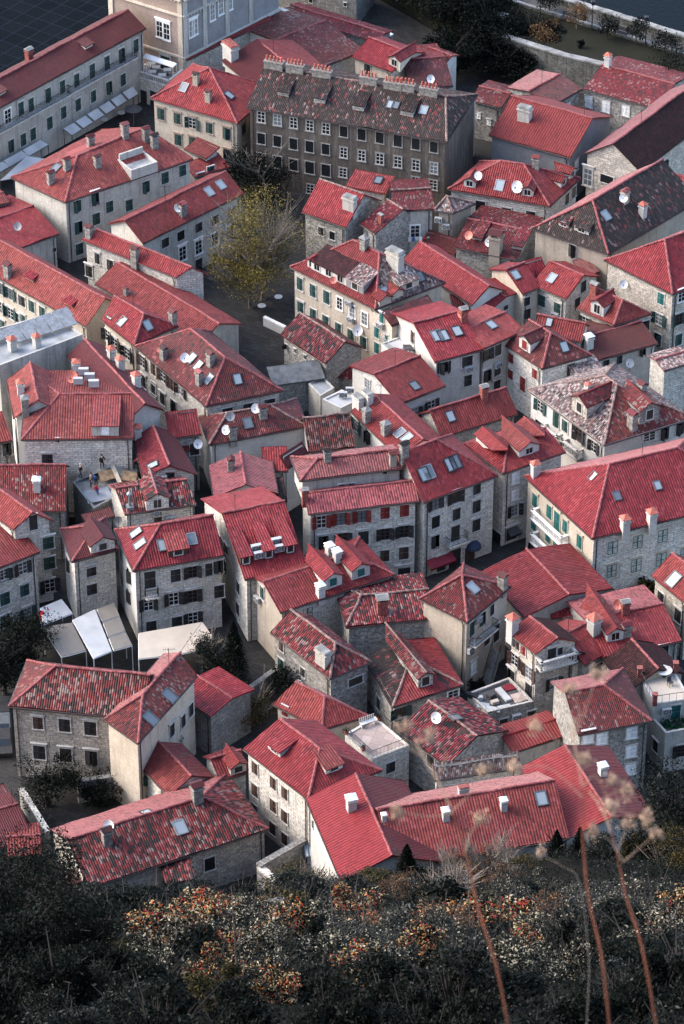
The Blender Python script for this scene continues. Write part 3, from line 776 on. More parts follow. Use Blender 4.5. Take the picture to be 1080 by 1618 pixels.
def slab(mb, pts, th=.06, mi=0):
    pts = [V(p) for p in pts]; o = V((0, 0, -th)); n = (pts[1] - pts[0]).cross(pts[2] - pts[1])
    if n.z < 0: pts = pts[::-1]
    mb.face(pts, [(p.x, p.y) for p in pts], mi); mb.face([p + o for p in pts][::-1], None, mi)
    for i in range(len(pts)): a, b = pts[i], pts[(i + 1) % len(pts)]; mb.face([a + o, b + o, b, a], None, mi)
def awning(label, crop, panels, z0, z1, mat, frame='paint_white', posts=True, group=None, th=.05):
    """panels: list of quads (far-left, far-right, near-right, near-left) in sheet coordinates; z1 far edge, z0 near edge"""
    Q = [[at_z(photo(crop, p), z) for p, z in zip(q, (z1, z1, z0, z0))] for q in panels]
    c = sum((sum(q, V()) / 4 for q in Q), V()) / len(Q); c.z = 0
    root = thing('awning', label, 'awning', c, group)
    for q in Q:
        mb = MB(); slab(mb, [p - c for p in q], th); link('awning_panel', mb.mesh('awning_panel', [mat]), root)
    fb = MB()
    for q in Q:
        for i in range(4): fb.tube([q[i] - c + V((0, 0, -.1)), q[(i + 1) % 4] - c + V((0, 0, -.1))], .05, 4)
    link('frame', fb.mesh('awning_frame', [frame]), root)
    if posts:
        for p in (Q[0][3], Q[-1][2], Q[0][0], Q[-1][1]):
            pb = MB(); pb.tube([p - c + V((0, 0, -.1)), V((p.x - c.x, p.y - c.y, -.1))], .05, 6); link('post', pb.mesh('awning_post', [frame]), root)
    return root
# ------------------------------------------------------------------ foliage kit
def leaf_mat(name, stops, trans=0.25, rough=0.55, dens=None):
    m, nt, b = new_mat(name); q = NT(nt)
    g = q.n('ShaderNodeNewGeometry'); oi = q.n('ShaderNodeObjectInfo')
    pos = q.noise(g.outputs['Position'], 0.7, 3)
    f = q.math('ADD', q.math('MULTIPLY', g.outputs['Random Per Island'], 0.65), q.math('MULTIPLY', pos, 0.35))
    f = q.math('MULTIPLY_ADD', f, 1.7, -.35)
    q.l(q.ramp(f, stops), b.inputs['Base Color']); b.inputs['Roughness'].default_value = rough; b.inputs['Specular IOR Level'].default_value = 0.07
    tr = q.n('ShaderNodeBsdfTranslucent'); q.l(q.ramp(f, stops), tr.inputs['Color'])
    mx = q.n('ShaderNodeMixShader'); mx.inputs[0].default_value = trans
    out = [n for n in nt.nodes if n.type == 'OUTPUT_MATERIAL'][0]
    q.l(b.outputs[0], mx.inputs[1]); q.l(tr.outputs[0], mx.inputs[2]); q.l(mx.outputs[0], out.inputs[0])
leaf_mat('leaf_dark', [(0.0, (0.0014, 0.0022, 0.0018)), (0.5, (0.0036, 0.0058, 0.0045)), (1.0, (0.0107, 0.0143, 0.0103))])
leaf_mat('leaf_grey', [(0.0, (0.0072, 0.0085, 0.0078)), (0.5, (0.0186, 0.0214, 0.0192)), (1.0, (0.0714, 0.0714, 0.0629))])
leaf_mat('leaf_olive', [(0.0, (0.0214, 0.0214, 0.0101)), (0.5, (0.0536, 0.0443, 0.0157)), (1.0, (0.1072, 0.0786, 0.0286))])
leaf_mat('leaf_rust', [(0.0, (0.0357, 0.0214, 0.0142)), (0.5, (0.1214, 0.0606, 0.0322)), (1.0, (0.2429, 0.1357, 0.0714))])
leaf_mat('leaf_autumn', [(0.0, (0.0086, 0.0101, 0.0072)), (0.2, (0.0360, 0.0331, 0.0187)), (0.32, (0.2160, 0.1728, 0.0792)), (0.46, (0.5328, 0.4752, 0.3312)), (0.66, (0.5184, 0.3888, 0.1728)), (0.8, (0.4896, 0.1872, 0.0432)), (0.92, (0.3960, 0.0432, 0.0288)), (1.0, (0.3960, 0.0288, 0.0360))], 0.4)
leaf_mat('leaf_pale', [(0.0, (0.0180, 0.0187, 0.0144)), (0.4, (0.0936, 0.0864, 0.0648)), (0.8, (0.4752, 0.4176, 0.3024)), (1.0, (0.5040, 0.4464, 0.3312))], 0.4)
leaf_mat('leaf_willow', [(0.0, (0.0432, 0.0374, 0.0144)), (0.5, (0.1368, 0.1080, 0.0324)), (1.0, (0.2880, 0.2232, 0.0648))])
leaf_mat('netting', [(0.0, (0.0045, 0.0268, 0.0134)), (1.0, (0.0089, 0.0446, 0.0223))], 0.1)
plain('bark', (0.03, 0.025, 0.022), 0.9, 0.25, 2)
plain('twig', (0.14, 0.117, 0.098), 0.9, 0.2, 2)
plain('twig_red', (0.15, 0.048, 0.025), 0.85, 0.35, 9)
VK = {}
def blob_points(n, r, flat=.75, clumps=9, seed=1, smin=.16, smax=.42):
    """leaf positions in uneven clumps filling a crown of radius r"""
    rs = random.Random(seed); C = []
    for i in range(clumps):
        while True:
            p = V((rs.uniform(-1, 1), rs.uniform(-1, 1), rs.uniform(-.7, 1)))
            if p.length < 1: break
        C.append((p * .8, rs.uniform(smin, smax)))
    out = []
    for i in range(n):
        c, s = rs.choice(C); d = V((rs.gauss(0, 1), rs.gauss(0, 1), rs.gauss(0, 1)))
        d = d.normalized() * (s * rs.random() ** .4)
        p = c + d; out.append(V((p.x * r, p.y * r, (p.z * flat) * r)))
    return out
def bush_mesh(key, mats, n, size, seed, flat=.75, clumps=9, twigs=24, mainf=.7):
    """unit-radius bush (crown centre at z = .7)"""
    k = (key, seed)
    if k in VK: return VK[k]
    st = random.getstate(); random.seed(seed)
    mb = MB(); tb = MB()
    for p in blob_points(n, 1, flat, clumps, seed): leaf(mb, p + V((0, 0, .7)), size * uni(.6, 1.3), 0 if len(mats) == 1 else (0 if rnd() < mainf else 1))
    for i in range(twigs):
        a = uni(0, 6.28); e = uni(.25, 1.3); L = uni(.6, 1.4); d = V((math.cos(a) * math.cos(e), math.sin(a) * math.cos(e), math.sin(e)))
        m = d * L * .5 + V((uni(-.1, .1), uni(-.1, .1), uni(0, .1))); tb.tube([V((0, 0, -.15)), m, d * L + V((0, 0, .2))], [.03, .018, .006], 4, 0, False)
    VK[k] = (mb.mesh(key + '_leaves', mats), tb.mesh(key + '_stems', ['bark' if key != 'bare' else 'twig']))
    random.setstate(st); return VK[k]
def shrub(pos, r, hgt, kind, label, seed=0, group=None, cat='shrub', name='shrub'):
    spec = dict(dark=(['leaf_dark', 'leaf_grey'], 5200, .095, .95), grey=(['leaf_grey', 'leaf_pale'], 5000, .068, .86), greydark=(['leaf_dark', 'leaf_grey'], 5200, .082, .6), olive=(['leaf_olive', 'leaf_dark'], 4600, .08, .65), rust=(['leaf_rust', 'leaf_grey'], 4600, .062, .55), autumn=(['leaf_autumn', 'leaf_dark'], 5200, .085, .55), pale=(['leaf_pale', 'leaf_dark'], 5000, .07, .4), bare=(['leaf_rust', 'leaf_grey'], 1500, .05, .4))[kind]
    lm, sm = bush_mesh(kind, spec[0], spec[1], spec[2], seed, .8, 17, 110 if kind == 'bare' else 40, spec[3])
    o = thing(name, label, cat, pos, group)
    M = Matrix.Rotation(uni(0, 6.28), 4, 'Z') @ Matrix.Diagonal((r, r, hgt / 1.5, 1))
    link('foliage', lm, o, M); link('stems', sm, o, M); return o
def tree(pos, hgt, r, kind, label, seed=3, group=None, n=5200, leafsize=.16, trunk=.3, bare=0, conifer=False, lean=V((0, 0, 0))):
    st = random.getstate(); random.seed(seed)
    o = thing('tree', label, 'tree', pos, group); n = int(n * 1.7); leafsize *= 1.25
    tb = MB(); top = V((uni(-.1, .1) * r, uni(-.1, .1) * r, hgt * .72)) + lean; tb.tube([V((0, 0, -.4)), top * .5 + V((uni(-.2, .2), uni(-.2, .2), 0)), top], [trunk, trunk * .7, trunk * .2], 8)
    ends = []
    for i in range(14):
        f = uni(.3, .95); b = top * f; a = uni(0, 6.28); L = r * uni(.5, 1.0); e = uni(.1, .9)
        d = V((math.cos(a) * math.cos(e), math.sin(a) * math.cos(e), math.sin(e))); m = b + d * L * .5 + V((0, 0, .1 * L)); q = b + d * L + V((0, 0, .25 * L))
        tb.tube([b, m, q], [trunk * .32, trunk * .2, trunk * .06], 5, 0, False); ends += [m, q]
        for k in range(bare):
            s = b.lerp(q, uni(.3, 1)); dd = (d + V((uni(-.9, .9), uni(-.9, .9), uni(.2, 1.3)))).normalized(); l2 = r * uni(.25, .6)
            tb.tube([s, s + dd * l2 * .5 + V((uni(-.1, .1), uni(-.1, .1), 0)), s + dd * l2], [.035, .022, .008], 4, 0, False)
    link('trunk', tb.mesh('trunk', ['twig' if bare else 'bark']), o)
    mb = MB(); mats = dict(dark=['leaf_dark'], greydark=['leaf_dark', 'leaf_grey'], olive=['leaf_olive', 'leaf_dark'], willow=['leaf_willow', 'leaf_olive'], rust=['leaf_rust', 'leaf_olive'])[kind]
    cz = hgt * .6
    if conifer:
        for i in range(n):
            f = random.random() ** .7; z = hgt * (.1 + .9 * f); rr = r * (1 - f) ** .8 * (.75 + .3 * noise.noise(V((z * .9, i % 7, 0)))) * uni(.35, 1); a = uni(0, 6.28)
            leaf(mb, (rr * math.cos(a) + lean.x * f, rr * math.sin(a), z), leafsize, 0 if len(mats) == 1 or rnd() < .8 else 1)
    else:
        pts = blob_points(n, 1, 1, 22, seed, .26, .5)
        for p in pts: leaf(mb, V((p.x * r, p.y * r, cz + p.z * hgt * .42)) + lean * .6, leafsize * uni(.6, 1.3), 0 if len(mats) == 1 or rnd() < .75 else 1)
    link('crown', mb.mesh('crown', mats), o); random.setstate(st); return o
def corr_mat():
    m, nt, b = new_mat('corrugated'); q = NT(nt); uv = q.n('ShaderNodeUVMap'); sp = q.n('ShaderNodeSeparateXYZ'); q.l(uv.outputs[0], sp.inputs[0])
    b.inputs['Base Color'].default_value = (.25, .29, .33, 1); b.inputs['Roughness'].default_value = .5; b.inputs['Metallic'].default_value = .3
    q.bump(q.math('SINE', q.math('MULTIPLY', sp.outputs[0], 20)), 1.0, .08, b)
corr_mat()
# ------------------------------------------------------------------ ground, garden, sea, hillside
def ground_mat(name, c1, c2, tile=None, bump=.02):
    m, nt, b = new_mat(name); q = NT(nt); g = q.n('ShaderNodeNewGeometry')
    f = q.noise(g.outputs['Position'], .25, 5, .65); fi = q.noise(g.outputs['Position'], 3.0, 4, .65)
    col = q.mix(.5, q.ramp(f, [(.3, c1), (.7, c2)]), q.ramp(fi, [(.3, c1), (.7, c2)])); h = fi
    if tile:
        br = q.n('ShaderNodeTexBrick'); mp = q.n('ShaderNodeMapping'); mp.inputs['Rotation'].default_value = (0, 0, tile[2]); q.l(g.outputs['Position'], mp.inputs[0]); q.l(mp.outputs[0], br.inputs['Vector'])
        br.offset = tile[5] if len(tile) > 5 else .5
        br.inputs['Scale'].default_value = 1; br.inputs['Brick Width'].default_value = tile[0]; br.inputs['Row Height'].default_value = tile[1]; br.inputs['Mortar Size'].default_value = tile[3]
        br.inputs['Color1'].default_value = (1, 1, 1, 1); br.inputs['Color2'].default_value = (.72, .72, .72, 1); br.inputs['Mortar'].default_value = (*tile[4], 1)
        col = q.mix(1.0, col, br.outputs['Color'], 'MULTIPLY')
    q.l(col, b.inputs['Base Color']); q.bump(h, .6, bump, b); b.inputs['Roughness'].default_value = .95; b.inputs['Specular IOR Level'].default_value = .03
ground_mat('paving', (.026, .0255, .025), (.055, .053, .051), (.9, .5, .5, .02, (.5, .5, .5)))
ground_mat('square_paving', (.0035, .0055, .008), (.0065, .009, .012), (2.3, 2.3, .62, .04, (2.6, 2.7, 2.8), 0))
ground_mat('lawn', (.013, .013, .009), (.024, .0235, .017))
ground_mat('gravel', (.06, .059, .056), (.10, .097, .092))
ground_mat('hill_soil', (.003, .003, .0026), (.008, .0076, .0066), bump=.1)
ground_mat('rock', (.05, .05, .048), (.17, .166, .158), bump=.25)
ground_mat('terrace_tiles', (.32, .25, .22), (.42, .345, .31), (.9, .9, .35, .02, (.6, .5, .46), 0))
m, nt, bs = new_mat('sea'); q = NT(nt); g = q.n('ShaderNodeNewGeometry'); bs.inputs['Base Color'].default_value = (.001, .003, .0045, 1); bs.inputs['Roughness'].default_value = .3; bs.inputs['Specular IOR Level'].default_value = .04
q.bump(q.noise(g.outputs['Position'], 1.6, 4), .5, .06, bs)
# ------------------------------------------------------------------ the town, house by house (coordinates read off enlarged survey sheets)
G = 'houses of the old town'
def hs(label, *a, **k): return house(label, *a, group=G, **k)
# ---- far left: square front
h = hs('long three storey palace with a balcony ledge and green shutters by the square, far left', 'a0', 9.5, [(-150, 562), (655, 125)], (575, 42), roof='darkred', wall='plaster_grey', name='palace', cat='palace',
  win=[('s', [(92, 488), (137, 470), (213, 425), (278, 390), (342, 360), (412, 318), (478, 283), (543, 248), (608, 205)], (.9, 1.75)), ('s', [(47, 655), (102, 627), (146, 602), (221, 552), (283, 505), (348, 470), (417, 432), (486, 393), (550, 358)], (.9, 1.55)), ('gw', [(33, 522)], (1, 1.8)), ('s', [(-30, 545), (-20, 690)])],
  chim=[(130, 238, 'b'), (-60, 300, 'b')], dorm=[(398, 215, 'shed', 1.3, .5, None, 'plaster_grey'), (8, 425, 'shed', 1.3, .5, None, 'plaster_grey')])
balcony(h, (-60, 612), (300, 412), .75, 'iron', 'iron', 'trim', plants=True); balcony(h, (300, 412), (600, 255), .75, 'iron', 'iron', 'trim', plants=True)
b = hs('tall pink and grey baroque palace with white pilasters, top edge left of centre', 'a0', 18, [(470, -268), (812, -165), (1250, -380)], kind='f', wall='plaster_pink', name='palace', cat='palace', ins=.1, trim='trim', hood=1.0,
  win=[('gw', [(716, 130), (748, 142)], (.85, 2.1)), ('d', [(742, 290)], (1.3, 2.2))])
w_ = b.W
def facade_overlay(H, i, j, mat, th=.04, z0=-.5, z1=18.5):
    a, c = H.W[i] - H.root.location, H.W[j] - H.root.location; d = flatv(c - a); L = d.length; d.normalize(); o = d.cross(V((0, 0, 1)))
    if o.dot(flatv((H.W[i] + H.W[j]) / 2) - H.cen) < 0: o = -o
    mb = MB(); P = [V((a.x, a.y, z0)) + o * th, V((c.x, c.y, z0)) + o * th, V((c.x, c.y, z1)) + o * th, V((a.x, a.y, z1)) + o * th]
    mb.face(P, [(0, z0), (L, z0), (L, z1), (0, z1)]); q = [p - o * (th + .05) for p in P]
    for k in range(4): mb.face([P[k], P[(k + 1) % 4], q[(k + 1) % 4], q[k]])
    link('wall_render', mb.mesh('wall_render', [mat]), H.root)
    return a, d, o, L
a_, d_, o_, L_ = facade_overlay(b, 1, 2, 'plaster_slate')
add_windows(b, ('gw', [(858, 128), (874, 120), (952, 55), (990, 27), (1030, 8)], (.8, 2.1)), 'trim', 1)
def pilasters(H, i, j, xs, bands, mat):
    a, c = H.W[i] - H.root.location, H.W[j] - H.root.location; d = flatv(c - a); L = d.length; d.normalize(); o = d.cross(V((0, 0, 1)))
    if o.dot(flatv((H.W[i] + H.W[j]) / 2) - H.cen) < 0: o = -o
    Mx = Matrix.Translation(V((a.x, a.y, 0))) @ Matrix(((d.x, o.x, 0), (d.y, o.y, 0), (0, 0, 1))).to_4x4()
    for x in xs:
        mb = MB(); mb.box((x * L - .32, -.05, -.5), (x * L + .32, .16, 18), Mx); mb.box((x * L - .4, -.05, 5.0), (x * L + .4, .21, 5.4), Mx); link('pilaster', mb.mesh('pilaster', [mat]), H.root)
    for z, hh, dp in bands:
        mb = MB(); mb.box((-.1, -.05, z), (L + .1, dp, z + hh), Mx)
        if dp > .3:
            x = .2
            while x < L: mb.box((x, -.05, z - .3), (x + .18, dp * .7, z - .001), Mx); x += .5
        link('cornice', mb.mesh('cornice', [mat]), H.root)
pilasters(b, 0, 1, (.03, .97), [(5.5, .25, .24), (11.0, .2, .26), (13.2, .5, .55)], 'plaster_cream')
pilasters(b, 1, 2, (.02, .22, .45, .7), [(5.5, .25, .3), (11.0, .2, .32), (13.2, .5, .6)], 'plaster_grey')
t = hs('stone restaurant terrace over arches with balustrade below the pink palace', 'a0', 3.2, [(588, 338), (758, 392), (830, 335), (650, 285)], kind='f', wall='stone', roof='flat_grey', para=.05, ins=.02, name='terrace', cat='terrace')
bl = MB(); q_ = [V((p.x, p.y, 3.25)) - t.root.location for p in t.W]; railing_mb(bl, [q_[0], q_[1], q_[2]], .8, 'stone'); link('balustrade', bl.mesh('balustrade', ['trim']), t.root)
add_windows(t, ('d', [(632, 452)], (1.9, 3.2)), 'trim', 0); add_windows(t, ('d', [(700, 462)], (1.6, 3.0)), 'trim', 0)
awning('pale grey retractable awning over the stone terrace tables', 'a0', [[(655, 240), (792, 284), (775, 300), (640, 256)]], 6.0, 6.3, 'canvas_white')
hs('narrow old house with its red roof wedged against the grey palace side', 'a0', 5.5, [(840, 268), (1225, 85)], (1130, 30), roof='red', wall='stone', chim=[(895, 250, 'w'), (925, 275, 't')])
hs('cream hip roofed house with tan window hoods, left of the derelict brown block', 'a0', 7.5, [(675, 440), (1065, 553), (1246, 397)], (940, 305), 'h', roof='red', wall='plaster_cream', hip0='h', hood=1.0, trim='plaster_pink',
  win=[('s', [(723, 512), (796, 532), (940, 575), (1017, 598)]), ('og', [(863, 552)]), ('s', [(800, 628), (1020, 695), (865, 640)]), ('s', [(97, 580), (100, 680)], None, 'a1')], sky=[(825, 393), (1028, 428)], chim=[(880, 358, 't', .9), (935, 435, 't', .9)])
h = hs('large grey house with a sunken roof terrace and many stone chimneys, second row left', 'a0', 8, [(868, 712), (292, 907), (48, 795), (452, 578)], (345, 700), 'h', roof='red', wall='plaster_grey',
  win=[('s', [(653, 838), (739, 798), (818, 765)]), ('s', [(425, 885)]), ('s', [(345, 72), (425, 40), (350, 168), (430, 130), (355, 265), (490, 75), (578, 68)], None, 'b0')],
  chim=[(560, 585, 's'), (655, 600, 's'), (693, 635, 's'), (437, 725, 's'), (300, 740, 's'), (228, 800, 's'), (407, 640, 's')], sky=[(250, 755)])
r_ = hit(h, photo('a0', (620, 745)), ('roof',))
if r_:
    M_ = Matrix.Translation(r_[1] - h.root.location) @ Matrix.Rotation(facing(h) + math.pi, 4, 'Z'); mb = MB()
    mb.box((-1.7, -1.3, -1.0), (1.7, -1.1, .6)); mb.box((-1.7, -1.1, -1), (-1.5, 1.6, .6)); mb.box((1.5, -1.1, -1), (1.7, 1.6, .6)); mb.box((-1.5, 1.4, -1), (1.5, 1.6, 1.25)); mb.box((-1.5, -1.1, -.6), (1.5, 1.4, .2), None, 1)
    link('roof_terrace', mb.mesh('roof_terrace', ['plaster_grey', 'flat_grey']), h.root, M_)
hs('low annex with a small lean-to roof at the foot of the cream house', 'a0', 5.5, [(825, 668), (925, 712)], (990, 660), 's', roof='red', wall='plaster_white')
hs('small annex roof tucked below the lean-to, right of the big grey house', 'a0', 4.5, [(872, 795), (1030, 748)], (960, 700), 's', roof='red', wall='plaster_grey', win=[('s', [(900, 800), (945, 770)])])
h = hs('long grey house with white framed doors beside the willow tree', 'b0', 7, [(640, 240), (1095, 15)], (1014, -85), roof='red', wall='plaster_grey',
  win=[('k', [(740, 237), (810, 205), (890, 168), (963, 135), (1038, 98)], (1.05, 1.15)), ('gw', [(818, 285), (890, 257), (962, 222), (1030, 190)], (1.0, 1.7)), ('n', [(890, 335), (965, 305)])],
  sky=[(938, 860 - 852), (990, 830 - 852)], chim=[(818, 90, 's')], dish=[(800, 85, 'w')])
hs('stone gabled house with arched ground windows and three chimneys above the lower red wing', 'b0', 8, [(365, 222), (790, 392), (932, 378)], (820, 347), 'g', roof='red', wall='stone', win=[('k', [(437, 308)], (.7, 1.3)), ('n', [(400, 365), (495, 338)])], chim=[(400, 170, 's'), (692, 232, 's'), (605, 295, 's')])
hs('long low red roofed wing stretching toward the willow below the stone gable', 'b0', 6, [(425, 420), (885, 700)], (985, 600), roof='red', wall='plaster_tan', chim=[(565, 458, 's', .6)])
hs('long cream house with two rows of green shutters and a worn red roof, left edge', 'b0', 6.5, [(-130, 325), (385, 612)], (470, 488), roof='red', wall='plaster_cream', win=[('og', [(0, 440), (45, 465)]), ('k', [(98, 498)], (1.1, 1.3)), ('s', [(142, 522), (190, 550)]), ('og', [(0, 525), (48, 555)]), ('s', [(22, 540), (73, 570), (103, 580), (12, 605)], (.8, 1.1))],
  chim=[(35, 365, 's')], dorm=[(130, 405, 'shed', 1.2, .45, None, 'plaster_tan'), (305, 520, 'shed', 1.2, .45, None, 'plaster_tan')])
hs('low house with a plain red roof and a dish at its top corner, left edge', 'b0', 5, [(20, 285), (265, 195)], (150, 70), roof='red', wall='plaster_grey', dish=[(80, 168, 'g')], win=[('n', [(243, 268)], (.4, .5))])
hs('small grey house at the left edge behind the dish roof', 'b0', 6, [(-120, 95), (42, 55)], (0, 20), roof='red', wall='plaster_grey')
hs('hipped house with two white skylights beside the long cream house', 'b0', 8, [(455, 582), (602, 697), (800, 610), (575, 495)], (645, 555), 'h', roof='red', wall='plaster_cream', win=[('o', [(485, 655), (515, 690), (572, 735)])], sky=[(503, 560), (548, 592), (662, 608)], chim=[(775, 570, 's')])
hs('long dark red mottled house with dishes and open brown shutters, left of centre', 'b0', 8.5, [(605, 700), (924, 970), (1270, 900)], (1015, 745), 'h', roof='oldred', wall='stone', hip0='h',
  win=[('ob', [(640, 770), (733, 838), (812, 895)]), ('b', [(688, 803), (768, 870)]), ('n', [(645, 860), (690, 890)]), ('n', [(687, 45), (730, 85), (780, 118)], None, 'c0'), ('k', [(25, 135), (120, 115), (215, 95)], (1.1, .5), 'c1')],
  sky=[(937, 850), (890, 790), (860, 757), (1065, 850)], chim=[(735, 735, 's'), (945, 765, 's'), (895, 850, 's')], dish=[(720, 715, 'r'), (830, 760, 'w')])
h = hs('pale flat roofed building with a row of glass solar panels, left edge', 'b0', 10, [(-10, 808), (388, 660), (245, 552), (-150, 660)], kind='f', wall='plaster_grey', roof='flat_grey', para=.25, cat='building', name='building')
for (x0, y0), (x1, y1) in (((-40, 690), (330, 560)), ((60, 690), (350, 600))):
    a, c = at_z(photo('b0', (x0, y0)), 10.5) - h.root.location, at_z(photo('b0', (x1, y1)), 10.5) - h.root.location; d = flatv(c - a); L = d.length; d.normalize(); n = V((-d.y, d.x, 0)) * 1.3
    for i in range(5):
        mb = MB(); p, q = a + d * (L * i / 5 + .05), a + d * (L * (i + 1) / 5 - .05); slab(mb, [p, q, q + n + V((0, 0, .3)), p + n + V((0, 0, .3))], .06); mb.tube([p + n * .9, p + n * .9 - V((0, 0, .4))], .04, 4); link('roof_panel', mb.mesh('roof_panel', ['metal_grey']), h.root)
for x, y in ((55, 700), (165, 685)): chimney(h, (x, y, 'w'))
hs('short wing with a red roof behind the courtyard air conditioners', 'b0', 9, [(160, 760), (372, 690)], (330, 660), 's', roof='red', wall='plaster_white', gutter=False, chim=[(343, 768, 'w')])
h16 = hs('broad stone house with a sweeping red roof above the roof works', 'c0', 9, [(95, 268), (600, 262)], (612, 60), roof='red', wall='stone', hip0=3.5, win=[('n', [(212, 357)], (1.05, 1.25)), ('n', [(256, 267)], (.35, .4))], dorm=[(472, 252, 'shed', 2.6, 1.3, 'w', 'plaster_grey')])
hs('left wing of the courtyard house with a white chimney by the pale alley wall', 'c0', 9, [(28, 0), (62, 172)], (165, 88), roof='red', wall='plaster_white', chim=[(112, 120, 'g'), (93, 40, 'w')], dish=[], win=[('s', [(45, 120), (48, 170)])])
h = hs('right wing of the courtyard house with white capped chimneys along its eave', 'b0', 9, [(300, 745), (570, 1040)], (650, 960), roof='darkred', wall='plaster_white', chim=[(500, 742, 'w'), (540, 782, 'w'), (612, 857, 'w')], dish=[])
h16.crop = 'b0'
for q_ in ((375, 838, 1.2), (402, 862, 1.2), (420, 892, 1.2), (350, 880, 1.1)): aircon(h16, q_)
sat_dish(h16, (325, 845, 'r', 1.3)); chimney(h16, (343, 775, 'w'))
hs('stone gabled house with a pair of slim skylights right of the roof works', 'c0', 7, [(600, 262), (640, 435), (885, 425), (775, 235)], (765, 385), 'g', roof='red', mats=['red', 'red', 'darkred'], wall='stone', win=[('n', [(763, 435)], (.9, 1.1))], ac=[(730, 437)], sky=[(662, 268), (685, 385)], chim=[(618, 240, 'w'), (703, 160, 'w', .9)])
hs('little red lean-to beside the stone gable, left of the hipped dish house', 'c0', 7, [(760, 262), (905, 243)], (882, 128), 's', roof='red', wall='stone_dark', dish=[(887, 275, 'w')], win=[('n', [(872, 310)])])
hs('tiny lean-to roof below the little red lean-to', 'c0', 5.5, [(765, 322), (852, 316)], (832, 278), 's', roof='red', wall='stone_dark')
hs('low hipped house with old dark tiles, two dishes and white walls, centre left', 'c0', 6.5, [(1380, 208), (938, 292), (893, 165)], (1020, 150), 'h', roof='oldred', wall='plaster_white', hip0=(1210, 112), caps='ridge_old', chim=[(1180, 150, 's'), (1045, 240, 's')], dish=[(1148, 135, 'w'), (1017, 232, 'w'), (1033, 170, 'g')], sky=[(1112, 195)])
hs('small red roofed house with a tall chimney behind the white lean-to canopy', 'c1', 6, [(-57, 385), (-35, 530)], (108, 470), roof='salmon', wall='plaster_white', chim=[(42, 385, 's')])
awning('white sheet canopy between small red lean-to roofs, left of the ruined roof', 'c1', [[(-5, 545), (128, 512), (130, 545), (-5, 572)]], 4.6, 5.4, 'flat_white', posts=False)
hs('derelict house whose dark roof has bare battens and missing tiles', 'c1', 5, [(120, 560), (295, 545)], (250, 440), 's', roof='sootgrey', wall='stone_dark', gutter=False, age=2)
hs('low red roof in the gap below the hipped dish house', 'c1', 5.5, [(185, 412), (300, 408)], (255, 300), 's', roof='red', wall='plaster_white')
hs('low dark red roof joined to the gap roof, left of the bleached house', 'c1', 5.6, [(292, 400), (395, 335)], (382, 262), 's', roof='darkred', wall='plaster_white', chim=[(300, 395, 't', .7)])
hs('old house with bleached crumbling tiles above and new red tiles below, town centre', 'c1', 6, [(390, 325), (600, 300)], (575, 150), roof='speckled', wall='stone', caps='ridge_old', age=1.8)
hs('low slate roof between the chapel and the white flat roof', 'b1', 4, [(230, 880), (465, 845)], (425, 765), 's', roof='slate', wall='stone_dark', gutter=False)
h = hs('white flat roofed building with rooftop air units beside the white gable', 'c1', 4, [(432, 92), (535, 142), (640, 90), (540, 40)], kind='f', wall='plaster_white', roof='flat_white', para=.15)
aircon(h, (545, 80)); aircon(h, (575, 60))
hs('grey flat roofed shed left of the white flat roof', 'c1', 3.6, [(375, 20), (440, 88), (520, 40), (450, -30)], kind='f', wall='plaster_grey', roof='flat_grey', para=.1)
# ---- chapel by the willow
ch = house('small stone chapel with a round apse and patched red roof beside the willow square', 'b1', 5, [(262, 648), (468, 780), (645, 712)], (555, 682), 'g', roof='speckled', wall='stone_dark', name='chapel', cat='chapel', caps='ridge_old', win=[('n', [(290, 700), (332, 722), (375, 750)], (.35, .5)), ('v', [(418, 785)], (.6, 1.0))], gutter=False)
c_ = at_z(photo('b1', (562, 800)), 2.6) - ch.root.location; mb = MB(); cb = MB(); N = 14
for i in range(N):
    a0, a1 = 2 * math.pi * i / N, 2 * math.pi * (i + 1) / N; r0 = 1.75
    p = [V((c_.x + r0 * math.cos(a), c_.y + r0 * math.sin(a), z)) for a, z in ((a0, -.5), (a1, -.5), (a1, 2.6), (a0, 2.6))]; mb.face(p, [(a0 * r0, -.5), (a1 * r0, -.5), (a1 * r0, 2.6), (a0 * r0, 2.6)])
    r1 = 2.0; q = [V((c_.x + r1 * math.cos(a0), c_.y + r1 * math.sin(a0), 2.5)), V((c_.x + r1 * math.cos(a1), c_.y + r1 * math.sin(a1), 2.5)), V((c_.x, c_.y, 3.8))]; cb.face(q, [(a0 * r1, 0), (a1 * r1, 0), ((a0 + a1) / 2 * r1, 2.2)])
ap = link('apse', mb.mesh('apse', ['stone_dark']), ch.root); link('apse_roof', cb.mesh('apse_roof', ['mottled']), ap)
